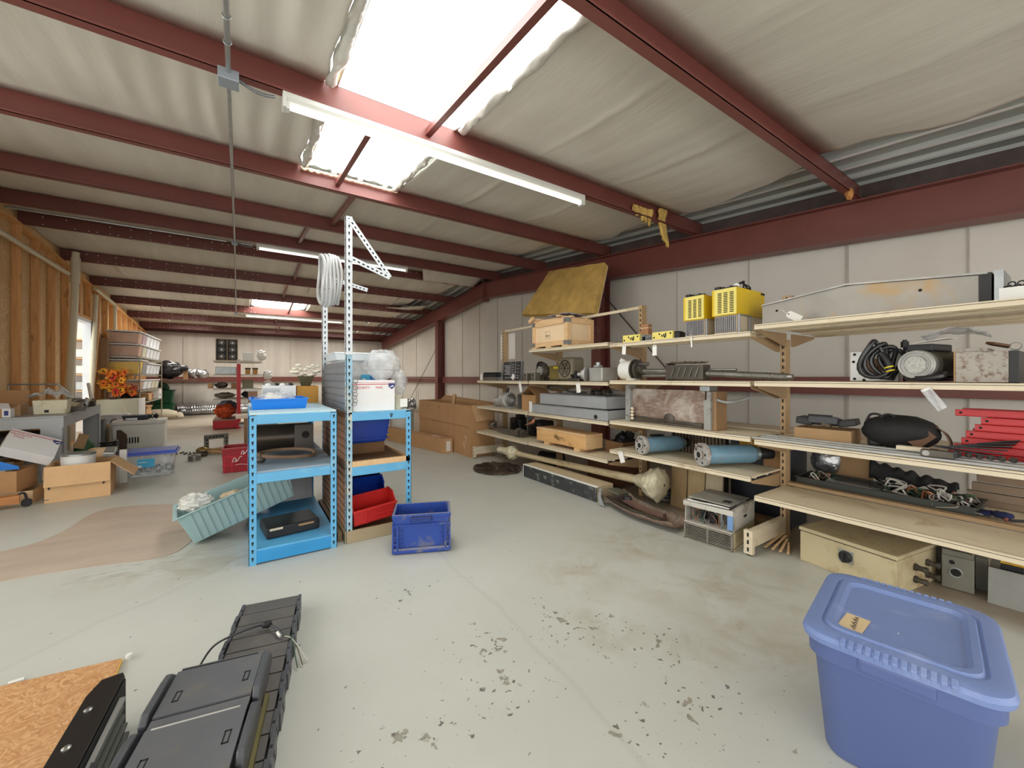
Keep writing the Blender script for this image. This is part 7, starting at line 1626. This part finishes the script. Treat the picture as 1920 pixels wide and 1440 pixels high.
# ---- wire rack with clear bins
t = T('wire_rack', 'long wire rack of clear storage bins along the left wall', 'rack', (-2.22, 13.25, 0)); m_wire = M('wire shelf', (172, 166, 150), .4, .5)
RX0, RX1, RY0, RY1 = -2.5, -1.95, 11.955, 14.74
for x in (RX0, RX1):
    for y in (RY0, RY1): b = MB(); b.cyl((x, y, 0), (x, y, 1.66), .014, n=8); b.build('post', m_wire, t, W(t))
for z in (.62, .9, 1.26, 1.655):
    b = MB()
    for y in (RY0, RY1): b.bar((RX0, y, z), (RX1, y, z), .012, .03)
    for x in (RX0, RX1): b.bar((x, RY0, z), (x, RY1, z), .012, .03)
    n = 34
    for k in range(n): b.bar((RX0, RY0 + (RY1 - RY0) * k / n, z), (RX1, RY0 + (RY1 - RY0) * k / n, z), .006, .006)
    b.build('wire_shelf', m_wire, t, W(t))
b = MB(); b.box(RX0 - .05, RY0 - .12, 1.0, RX0 + .06, RY0 - .02, 2.05); b.build('end_board', M('end board', (150, 122, 92), .7), t, W(t))
m_bins = glassy('clear bin', (232, 236, 240), .16, .2); m_binlid = M('bin lid white', (228, 230, 228), .4)
cont = {'tan': M('tan contents', (206, 164, 138), .8, var=.08), 'yellow': M('yellow contents', (240, 200, 50), .6, var=.05), 'white': M('white contents', (240, 242, 246), .6, var=.05), 'pink': M('pink contents', (196, 164, 176), .7), 'grey': M('grey contents', (140, 144, 148), .6), 'cream': M('cream contents', (226, 222, 196), .6)}
def bin_(y, z, d, h, c, label, w=.53):
    t = T('storage_bin', label, 'storage bin', (-1.955 - w, y, z), group='clear storage bins on the wire rack'); b = MB(); b.taper(.0, 0, 0, w, d, h - .02, .03, .02); b.build('bin', m_bins, t, bevel=.008); b = MB(); b.taper(.012, .008, .012, w - .012, d - .008, h * .82, .026, .016); b.build('contents', cont[c], t); b = MB(); b.box(-.018, -.012, h - .028, w + .018, d + .01, h - .002); b.build('lid', m_binlid, t, bevel=.005); return t
nth = ('nearest', 'second', 'third', 'fourth', 'fifth', 'farthest')
for row, (z, h) in enumerate(((1.672, .285), (1.960, .285))):
    for k in range(6):
        c = 'tan' if k == 0 else 'pink' if (k == 1 and row) else 'cream' if k == 1 else 'white'
        bin_(12.0 + .44 * k, z, .405, h, c, '%s clear bin of the %s layer on the top shelf of the wire rack' % (nth[k], ('lower', 'upper')[row]))
for k in range(6):
    bin_(12.0 + .44 * k, 1.28, .405, .33 if k < 2 else .28, ('yellow', 'grey', 'white', 'white', 'white', 'white')[k], ('nearest bin of the middle shelf, filled with yellow', 'second bin of the middle shelf, grey inside', 'third bin of the middle shelf of the wire rack', 'fourth bin of the middle shelf of the wire rack', 'fifth bin of the middle shelf of the wire rack', 'farthest bin of the middle shelf of the wire rack')[k])
for k in range(5): bin_(12.0 + .5 * k, .917, .46, .24, ('tan', 'white', 'white', 'cream', 'cream')[k], nth[k] + ' clear bin on the third shelf of the wire rack')
for k in range(5):
    t = T('shelf_clutter', ('dark tangle of hoses on the lowest shelf, nearest the flowers', 'grey hose bundle on the lowest shelf of the wire rack', 'brown carton piece on the lowest shelf of the wire rack', 'loop of copper coloured pipe at the front of the lowest shelf', 'white printed box at the far end of the lowest shelf')[k], 'clutter', (-2.09, 12.2 + .5 * k, .64)); b = MB()
    if k < 2:
        for j in range(6): b.torus((-.05 * j + .05, .04 * (j % 3), .03 + .022 * j), .09, .014, (.3 * math.sin(j), .4, 1)); 
        b.settle(.004); b.build('hose', m_dsteel if k else m_drub, t, smooth=SM)
    elif k == 3:
        for j in range(3): b.torus((.02, .06 * j, .1), .085, .01, (.4, 1, 0)); 
        b.build('pipe', M('copper', (0, 0, 0)), t, smooth=SM)
    elif k == 2: b.box(-.3, 0, 0, .1, .4, .16); b.build('carton', m_card2, t)
    else: b.box(-.2, 0, 0, .16, .4, .24); b.build('box', m_white, t); b = MB(); b.box(.161, .1, .06, .1625, .2, .12); b.build('print', m_mblue, t)
t = T('folded_cardboard', 'brown cardboard box standing on the floor under the wire rack', 'cardboard box', (-2.0, 12.6, .0)); b = MB(); b.box(-.3, 0, 0, .06, .6, .5); b.build('box', m_card2, t); b = MB(); b.box(-.31, -.01, .48, .08, .62, .52); b.build('rim', m_card, t)
# plank shelf at the far end with bag and foil
t = T('plank_shelf', 'dark plank shelf on posts at the far end of the clear bins', 'shelf', (-2.1, 15.5, 0)); b = MB(); b.box(-2.5, 14.79, 1.10, -1.25, 16.6, 1.14); b.build('plank', M('dark plank', (92, 76, 64), .7), t, W(t))
for x, y in ((-2.45, 14.9), (-2.45, 16.5)): b = MB(); b.box(x, y, 0, x + .05, y + .05, 1.10); b.build('leg', m_dsteel, t, W(t))
t = T('black_rubbish_bag', 'shiny black rubbish bag on the far plank shelf', 'bag', (-1.85, 15.0, 1.142)); b = MB(); b.sph((0, .1, .25), (.33, .3, .27), 30, 18, lambda d: 1 + .16 * wob(d, 3, 3) - (.1 if d.z > .7 else 0)); b.settle(); b.build('bag', M('black bin bag', (28, 30, 36), .25, var=.2, bump=.5, bscale=9, coat=.4), t, smooth=.9); b = MB(); b.sph((.33, .0, .33), (.14, .08, .09), 14, 10, lambda d: 1 + .3 * wob(d, 4, 3)); b.build('knot', M('black bin bag', (0, 0, 0)), t, smooth=.9)
t = T('foil_duct', 'crumpled piece of silver foil duct on the far plank shelf', 'duct', (-1.42, 15.35, 1.19)); n = 40; b = MB(); b.loft([(-.05 + .5 * i / n, .1 * math.sin(i * .2), .13 + .03 * math.sin(i * .35)) for i in range(n + 1)], [.12 if i % 2 else .095 for i in range(n + 1)], 14); b.build('duct', m_foil, t, smooth=.4)
t = T('brown_carton', 'small brown carton between black bag and foil duct on the far plank shelf', 'cardboard box', (-1.46, 15.08, 1.142)); b = MB(); b.box(-.05, -.03, 0, .05, .05, .26); b.build('box', m_card, t)
# green totes
m_green = M('tote green', (32, 104, 72), .42, var=.06)
for k in range(2):
    t = T('green_tote', ('lower dark green tote of the stack beside the plank shelf', 'upper dark green tote of the stack beside the plank shelf')[k], 'storage tote', (-2.32, 15.75, .0 + .41 * k), group='stacked dark green totes'); b = MB(); b.taper(0, 0, 0, .5, .42, .39, .04, .04); b.build('body', m_green, t, bevel=.02); b = MB(); b.box(-.03, -.03, .375, .53, .45, .405); b.build('lid', m_green, t, bevel=.008)
    b = MB(); b.frame(.28, .1, .42, .3, .01, .005, .03); b.build('panel_rib', m_green, t)
t = T('green_tote_lid', 'dark green curved tote lid standing on the green totes', 'lid', (-2.15, 15.8, .822)); b = MB(); b.prism([(.22 * math.cos(a), .24 * math.sin(a)) for a in [PI * i / 14 for i in range(15)]], (0, .3, 0), (0, 0, 0), (1, 0, 0), (0, 0, 1)); b.build('lid', m_green, t, bevel=.01); b = MB(); b.prism([(.15 * math.cos(a), .17 * math.sin(a)) for a in [PI * i / 14 for i in range(15)]], (0, .004, 0), (0, -.005, .01), (1, 0, 0), (0, 0, 1)); b.build('recess', M('tote dark green', (18, 60, 44), .5), t)  # curved tote lid stood on end, not a dome
t = T('cloth_roll', 'rolled pale cloth lying on the floor before the green totes', 'cloth', (-1.95, 15.0, .006)); b = MB(); b.loft([(-.4, 0, .14), (-.2, 0, .15), (.1, -.02, .15), (.3, -.02, .13)], [.11, .14, .14, .09], 16); b.build('roll', M('pale cloth', (222, 212, 190), .9, var=.08), t, smooth=SM); b = MB(); b.sph((.36, -.02, .1), (.1, .08, .09), 12, 8, lambda d: 1 + .3 * wob(d, 4, 1)); b.build('frayed_end', M('pale cloth', (0, 0, 0)), t, smooth=SM)
# foil ducts along the back wall
def foilduct(p0, p1, r, label):
    t = T('foil_duct', label, 'duct', p0); n = 90; d = Vector(p1) - Vector(p0); b = MB(); b.loft([d * (i / n) + Vector((0, .02 * math.sin(i * .3), 0)) for i in range(n + 1)], [r if i % 2 else r * .93 for i in range(n + 1)], 16); b.build('duct', m_foil, t, smooth=.4)
foilduct((-1.85, 16.6, .17), (.6, 16.6, .17), .16, 'long silver foil duct lying along the foot of the back wall'); foilduct((-1.7, 16.2, .12), (.2, 16.15, .12), .11, 'thinner silver foil duct lying in front of the long foil duct')
# ================================================================== things at the back of the hall
m_shr = M('display red', (190, 26, 38), .4, var=.05); m_shw = M('display shelf white', (206, 200, 190), .5, var=.06)
t = T('display_shelving', 'double sided display shelving with a red end post in the back of the hall', 'shelving', (-.12, 11.6, 0))
b = MB(); b.box(-.17, 11.36, .0, -.09, 11.42, 1.52); b.build('end_post', m_shr, t, W(t)); b = MB(); b.box(-.17, 11.365, 1.52, -.09, 11.42, 1.63); b.build('post_cap', m_shw, t, W(t))
b = MB(); b.box(-.14, 11.42, 0, -.12, 12.6, 1.62); b.build('back_panel', m_shw, t, W(t))
b = MB(); b.box(-.62, 11.4, .02, -.17, 12.6, .2); b.build('base', m_shr, t, W(t)); b = MB(); b.box(-.62, 11.395, .2, -.17, 12.6, .225); b.build('base_deck', M('base deck tan', (160, 120, 104), .6), t, W(t))
for z in (.70, .945, 1.28, 1.6):
    for x0, x1 in ((-.62, -.15), (-.11, .34)):
        b = MB(); b.box(x0, 11.42, z - .03, x1, 12.6, z); b.build('shelf', m_shw, t, W(t))
t = T('fan_block', 'black block of six small fans on the left top of the display shelving', 'fan unit', (-.57, 11.5, 1.607)); b = MB(); b.box(0, 0, 0, .42, .3, .5); b.build('case', m_black, t, bevel=.006); b = MB(); b.frame(-.004, -.004, .424, .504, .014, -.012, 0); b.box(.208, -.012, 0, .222, 0, .5); b.build('frame', m_tan, t)
for r_ in range(3):
    for c_ in range(2):
        cx_, cz_ = .11 + .21 * c_, .09 + .16 * r_; b = MB(); b.cyl((cx_, -.014, cz_), (cx_, -.004, cz_), .02, n=12)
        for j in range(7): a = 2 * PI * j / 7; b.bar((cx_, -.009, cz_), (cx_ + .062 * math.cos(a), -.009, cz_ + .062 * math.sin(a)), .006, .02, (0, 1, 0))
        f = b.build('fan', m_white, t); b = MB(); b.torus((cx_, -.008, cz_), .07, .006, (0, 1, 0), 20, 6); b.build('fan_ring', m_dsteel, f)
def lump(name, label, cat, c, r, m, seed=1, amp=.35):
    t = T(name, label, cat, c); b = MB(); b.sph((0, 0, r[2]), r, 16, 11, lambda d: 1 + amp * wob(d, 3.5, seed)); b.settle(); b.build('body', m, t, smooth=.7); return t
def bx_(name, label, cat, loc, s, m, lid=None):
    t = T(name, label, cat, loc); b = MB(); b.box(0, 0, 0, *s); b.build('body', m, t, bevel=.006)
    if lid: b = MB(); b.box(-.008, -.008, s[2] - .03, s[0] + .008, s[1] + .008, s[2] + .004); b.build('lid', lid, t)
    return t
t = bx_('white_carton', 'white carton under crumpled white bags on the right top of the display shelving', 'box', (-.05, 11.46, 1.602), (.22, .3, .2), m_white)
lump('white_bag', 'white crumpled bag on the right top of the display shelving', 'bag', (.33, 11.6, 1.602), (.11, .12, .13), m_white, 4)
bx_('grey_device', 'light grey instrument with a black knob on the second shelf of the display shelving', 'instrument', (-.58, 11.5, 1.282), (.4, .3, .17), m_galv)
t = T('black_knob', 'black round knob part on the grey instrument', 'knob', (0, 0, 0)) if False else None
for k in range(2): bx_('amber_jar', ('left', 'right')[k] + ' amber jar on the second shelf right of the red post', 'jar', (.0 + .15 * k, 11.5, 1.282), (.1, .1, .15), M('amber jar', (186, 138, 66), .5, var=.15), m_black)
lump('dark_parts', 'heap of dark parts on the third shelf left of the red post', 'parts', (-.47, 11.6, .947), (.13, .12, .07), m_dsteel, 7); bx_('brown_box', 'brown box on the third shelf next to the red post', 'box', (-.28, 11.5, .947), (.1, .3, .12), m_card); bx_('tan_carton', 'tan carton sticking out at the left end of the third shelf', 'box', (-.72, 11.5, .947), (.09, .3, .13), m_card2)
bx_('grey_carton', 'grey carton on the third shelf right of the red post', 'box', (-.06, 11.5, .947), (.22, .3, .2), M('grey green card', (140, 136, 116), .7))
lump('grey_bag', 'grey folded bag on the fourth shelf of the display shelving', 'bag', (-.4, 11.6, .702), (.2, .14, .065), M('grey fabric', (122, 116, 104), .8, var=.25), 3); lump('dark_bag', 'dark bundle on the fourth shelf right of the red post', 'bag', (.08, 11.6, .702), (.16, .12, .08), M('dark navy cloth', (40, 42, 58), .8, var=.2), 9)
bx_('dark_drawer', 'dark flat box just below the fourth shelf of the display shelving', 'box', (-.56, 11.6, .5), (.36, .3, .12), M('dark navy cloth', (0, 0, 0))) if False else None
lump('orange_flowers', 'heap of orange red artificial leaves on the base of the display shelving', 'leaves', (-.4, 11.62, .227), (.2, .16, .16), M('orange leaves', (190, 76, 34), .8, var=.5, scale=16, bump=.8, bscale=20), 5, .5); lump('blue_grey_box', 'blue grey bundle behind the orange leaves on the base', 'bundle', (-.38, 12.1, .227), (.2, .14, .2), M('blue grey', (120, 128, 150), .8, var=.2), 2)
for k in range(3): lump('white_bag', ('upper', 'middle', 'lowest')[k] + ' white plastic bag hanging at the right side of the display shelving', 'bag', (.46, 11.5 + .05 * k, (1.14, .9, .66)[k]), (.1, .1, .11), m_film if k == 1 else m_white, k + 4)
for k in range(2):
    o = MB().bar((-.75, 11.55 + .35 * k, .1 - .03 * k), (-1.05 + .1 * k, 11.5 + .35 * k, .06), .02, .02)
    o = o.build('white_rod', m_paper, None); tag(o, ('upper', 'lower')[k] + ' white rod sticking out left of the red display base', 'rod')
for o in [q for q in bpy.data.objects if q.name.startswith('white_rod')]: o.location.z -= .05
# ---- brown cabinet behind the first rack
t = T('brown_cabinet', 'brown cabinet with a pale top just behind the blue rack', 'cabinet', (-.02, 8.3, 0)); b = MB(); b.box(0, 0, 0, .5, .5, .5); b.build('body', M('brown veneer', (150, 112, 76), .6, var=.1, stretch=(6, 6, 1)), t); b = MB(); b.box(-.12, -.04, .5, .52, .54, .54); b.build('top', M('pale laminate', (226, 206, 190), .4), t); b = MB(); b.box(-.07, 0, .36, 0, .5, .4); b.build('drawer_edge', m_steel, t)
t = T('narrow_cabinet', 'narrow brown board standing on the pale cabinet top', 'board', (.04, 8.45, .542)); b = MB(); b.box(0, 0, 0, .14, .03, .42); b.build('board', M('pale brown board', (170, 130, 104), .7), t); b = MB(); b.box(-.03, -.02, .42, .17, .05, .46); b.build('cap', m_white, t)
# ---- wire frame on the floor
t = T('chrome_stand', 'small chrome perforated frame standing on the floor', 'frame', (-.54, 8.08, 0), .35); b = MB(); b.box(0, 0, 0, .055, .05, .26); b.box(.27, 0, 0, .325, .05, .26); b.box(0, 0, .2, .325, .05, .28); b.build('frame', m_steel, t, bevel=.003); b = MB()
for k in range(4): b.box(.012, -.002, .03 + .05 * k, .043, 0, .055 + .05 * k); b.box(.282, -.002, .03 + .05 * k, .313, 0, .055 + .05 * k)
for k in range(5): b.box(.06 + .042 * k, -.002, .225, .09 + .042 * k, 0, .255)
b.build('slot', m_ink, t)
t = T('brass_hose', 'thick tan hose with a brass fitting lying on the floor by the red crate', 'hose', (-.45, 7.95, 0)); b = MB(); b.tube(crv([(-.1, -.05, .06), (.05, .0, .05), (.25, .18, .04), (.5, .25, .04), (.75, .1, .04)]), .03, 10); b.build('hose', M('tan hose', (190, 150, 104), .55, var=.1), t, smooth=SM); b = MB(); b.tube(crv([(-.08, -.08, .05), (.1, -.16, .035), (.35, -.18, .035)]), .025, 10); b.build('hose_branch', M('tan hose', (0, 0, 0)), t, smooth=SM); b = MB(); b.sph((-.1, -.05, .06), (.1, .08, .06), 14, 9, lambda d: 1 + .25 * wob(d, 4, 1)); b.build('brass_fitting', M('dull brass', (150, 124, 70), .4, .6, var=.2), t, smooth=SM)
t = T('steel_ring', 'steel ring part lying on the floor left of the tan hose', 'ring', (-.62, 7.45, 0)); b = MB(); b.cyl((0, 0, 0), (0, 0, .07), .075, n=24); b.build('ring', m_steel, t, smooth=SM); b = MB(); b.cyl((0, 0, .07), (0, 0, .0705), .05, n=20); b.build('bore', m_hole, t)
t = T('dark_fitting', 'dark metal fitting between steel ring and tan hose', 'fitting', (-.6, 7.68, 0)); b = MB(); b.obox((0, 0, .03), (.22, .1, .05), (0, .1, .6)); b.build('body', m_dsteel, t, bevel=.008); b = MB(); b.cyl((-.1, -.06, .03), (.1, .06, .05), .03, n=12); b.build('pin', m_black, t)
rr = random.Random(4)
for k in range(8):
    o = MB().obox((0, 0, .012), (.03 + .03 * rr.random(), .02, .02), (0, .2, k)).build('metal_scrap', m_dsteel, None, (-1.0 + .055 * k, 8.0 + .2 * rr.random(), .006)); tag(o, 'one of the small dark scraps scattered on the floor left of the chrome frame', 'scrap', 'small dark scraps on the floor left of the chrome frame')
# ---- red crate
m_rc = M('dark red crate', (150, 20, 34), .45, var=.1)
t = T('red_crate', 'dark red plastic crate with white lettering behind the teal bin', 'crate', (-.245, 6.18, .004), -.05); w, d, h = .34, .34, .31; b = MB(); b.tray(0, 0, 0, w, d, h, .008, .012, .012); b.build('shell', m_rc, t); b = MB(); b.ring(-.006, -.006, h - .03, w + .006, d + .006, h, .014); b.build('rim', m_rc, t, bevel=.003); b = MB(); b.ring(-.004, -.004, h - .001, w + .004, d + .004, h + .002, .01); b.build('pale_rim', M('crate rim pale', (208, 168, 150), .6), t); b = MB()
for z in (.09, .2): b.box(-.001, -.004, z, w, .004, z + .008)
for x in (.02, .1, .3): b.box(x, -.004 + .008, .0, x + .01, .008, h - .03)
b.build('ribbing', M('bright red rib', (196, 24, 44), .45), t)
m_pink = M('worn white lettering', (226, 190, 188), .6); b = MB()
def scrawl(x0, z0, s): 
    b.tube(crv([(x0, -.0045, z0), (x0 + .3 * s, -.0045, z0 + .9 * s), (x0 + .7 * s, -.0045, z0 + .5 * s), (x0 + .4 * s, -.0045, z0 + .1 * s), (x0 + .9 * s, -.0045, z0 + .3 * s), (x0 + 1.3 * s, -.0045, z0 + 1.0 * s), (x0 + 1.7 * s, -.0045, z0 + 1.1 * s)]), .006, 6)
scrawl(.2, .22, .05); scrawl(.11, .13, .06); b.tube(crv([(.14, -.0045, .095), (.2, -.0045, .1), (.26, -.0045, .09), (.32, -.0045, .095)]), .004, 5); b.build('lettering', m_pink, t)
# ---- cartons at the right centre
t = T('long_carton', 'long narrow brown carton lying on the floor before the tall carton', 'cardboard box', (2.3, 7.55, 0)); P0, P1 = Vector((0, 0, 0)), Vector((.31, -1.7, 0)); ang = math.atan2(-1.7, .31); t.rotation_euler = (0, 0, ang); b = MB(); b.box(-.3, 0, 0, 1.73, .18, .235); b.build('carton', m_card, t, bevel=.004); b = MB(); b.box(1.731, .006, .0, 1.733, .174, .23); b.build('end_flap', m_card2, t); b = MB(); b.box(1.734, .05, .03, 1.7355, .13, .19); b.build('label', m_paper, t); b = MB(); b.box(1.25, .05, .2355, 1.5, .14, .2365); b.build('tape', M('pinkish tape', (212, 176, 160), .5), t)
t = T('tall_carton', 'large open brown carton with folded flaps beside the far shelving bay', 'cardboard box', (2.82, 5.345, 0)); t.rotation_euler = (0, 0, .02); L_, D_, H_ = 2.0, .44, .78
b = MB(); b.tray(0, 0, 0, D_, L_, H_, .006); b.build('box', m_card, t)
b = MB(); b.hexa([(-.012, .0, .46), (-.003, .0, .46), (-.003, L_, .46), (-.012, L_, .46), (-.008, .06, .78), (.0, .06, .78), (.0, L_, .78), (-.008, L_, .78)]); b.build('front_flap', m_card, t)
b = MB(); b.hexa([(.02, -.0, H_), (D_, -.0, H_), (D_ - .05, -.03, H_ - .22), (.09, -.03, H_ - .24), (.02, .004, H_ + .004), (D_, .004, H_ + .004), (D_ - .05, -.026, H_ - .216), (.09, -.026, H_ - .236)]); b.build('side_flap', m_card2, t)
b = MB(); b.hexa([(D_, .0, H_), (D_, L_, H_), (D_ + .1, L_, H_ + .08), (D_ + .1, .0, H_ + .02), (D_ + .005, .0, H_), (D_ + .005, L_, H_), (D_ + .105, L_, H_ + .08), (D_ + .105, .0, H_ + .02)]); b.build('back_flap', m_card, t)
b = MB()
for k, (y, z) in enumerate(((.16, .17), (.13, .25), (.19, .22))): b.box(-.0015, y, z - .06, -.0005, y + .022, z)
b.obox((-.001, .14, .29), (.001, .07, .03), (.5, 0, 0)); b.build('printed_mark', M('faded print', (216, 176, 160), .7), t); b = MB()
for y in (1.55, 1.1): b.cyl((-.013, y, .7), (-.0125, y, .7), .012, n=10)
b.build('punched_hole', m_hole, t)
o = MB().bar((0, 0, 0), (.05, -.05, .42), .05, .05).build('wood_post', m_card2, None, (2.95, 6.3, .5)); tag(o, 'round cornered wood post standing up out of the tall carton', 'post')
t = T('white_drum', 'white cylindrical drum with faded print behind the long carton', 'drum', (2.74, 8.25, 0)); b = MB(); b.cyl((0, 0, 0), (0, 0, .55), .24, n=30); b.build('drum', M('drum white', (218, 216, 208), .6, var=.05), t, smooth=SM); b = MB(); b.torus((0, 0, .545), .24, .012); b.build('rim', m_white, t, smooth=SM)
t = T('printed_carton', 'carton printed with dark blue bands standing behind the long carton', 'cardboard box', (2.05, 8.2, 0)); b = MB(); b.box(0, 0, 0, .4, .3, .56); b.build('box', m_card2, t); b = MB()
for k in range(4): b.box(.03, -.002, .24 + .065 * k, .38, 0, .285 + .065 * k)
b.build('blue_band', M('navy print', (44, 54, 92), .6), t); b = MB(); b.box(.02, -.002, .5, .39, 0, .535); b.build('red_band', m_mred, t)
foilduct((2.5, 9.0, .5), (3.15, 8.6, .62), .13, 'grey flexible duct leaning behind the tall carton'); 
# plate fixed to the far upright and sheet on the gable wall
t = T('white_sheet', 'white paper sheet fixed behind the far upright of the shelving', 'paper sheet', (3.47, 5.1, 1.5), rot=(0, 0, 0)); b = MB(); b.box(0, 0, 0, .003, .42, .4); b.build('sheet', m_paper, t)
# ================================================================== camera, light, output
cam = bpy.data.cameras.new('camera'); co = bpy.data.objects.new('camera', cam); COL.objects.link(co)
cam.sensor_width = 36.0; cam.lens = 36.0 * 746.66 / 1920; cam.shift_y = -13.5 / 1920; cam.clip_start = .05; cam.clip_end = 100
co.location = (0, 0, 1.22); co.rotation_euler = (PI / 2, 0, -math.radians(33.808)); SC.camera = co
w = bpy.data.worlds.new('overcast'); SC.world = w; w.use_nodes = True
bg = w.node_tree.nodes['Background']; bg.inputs[0].default_value = (1.0, .985, .95, 1); bg.inputs[1].default_value = WORLD
SC.view_settings.view_transform = 'Standard'; SC.view_settings.look = 'None'; SC.view_settings.gamma = 1.0
SC.view_settings.use_curve_mapping = False; SC.view_settings.exposure = EXPOSURE
SC.cycles.use_denoising = True; SC.cycles.max_bounces = 6; SC.cycles.diffuse_bounces = 4; SC.cycles.glossy_bounces = 2; SC.cycles.transparent_max_bounces = 10
SC.cycles.use_adaptive_sampling = True; SC.cycles.adaptive_threshold = .045
SC.cycles.sample_clamp_indirect = 6.0; SC.cycles.caustics_reflective = False; SC.cycles.caustics_refractive = False
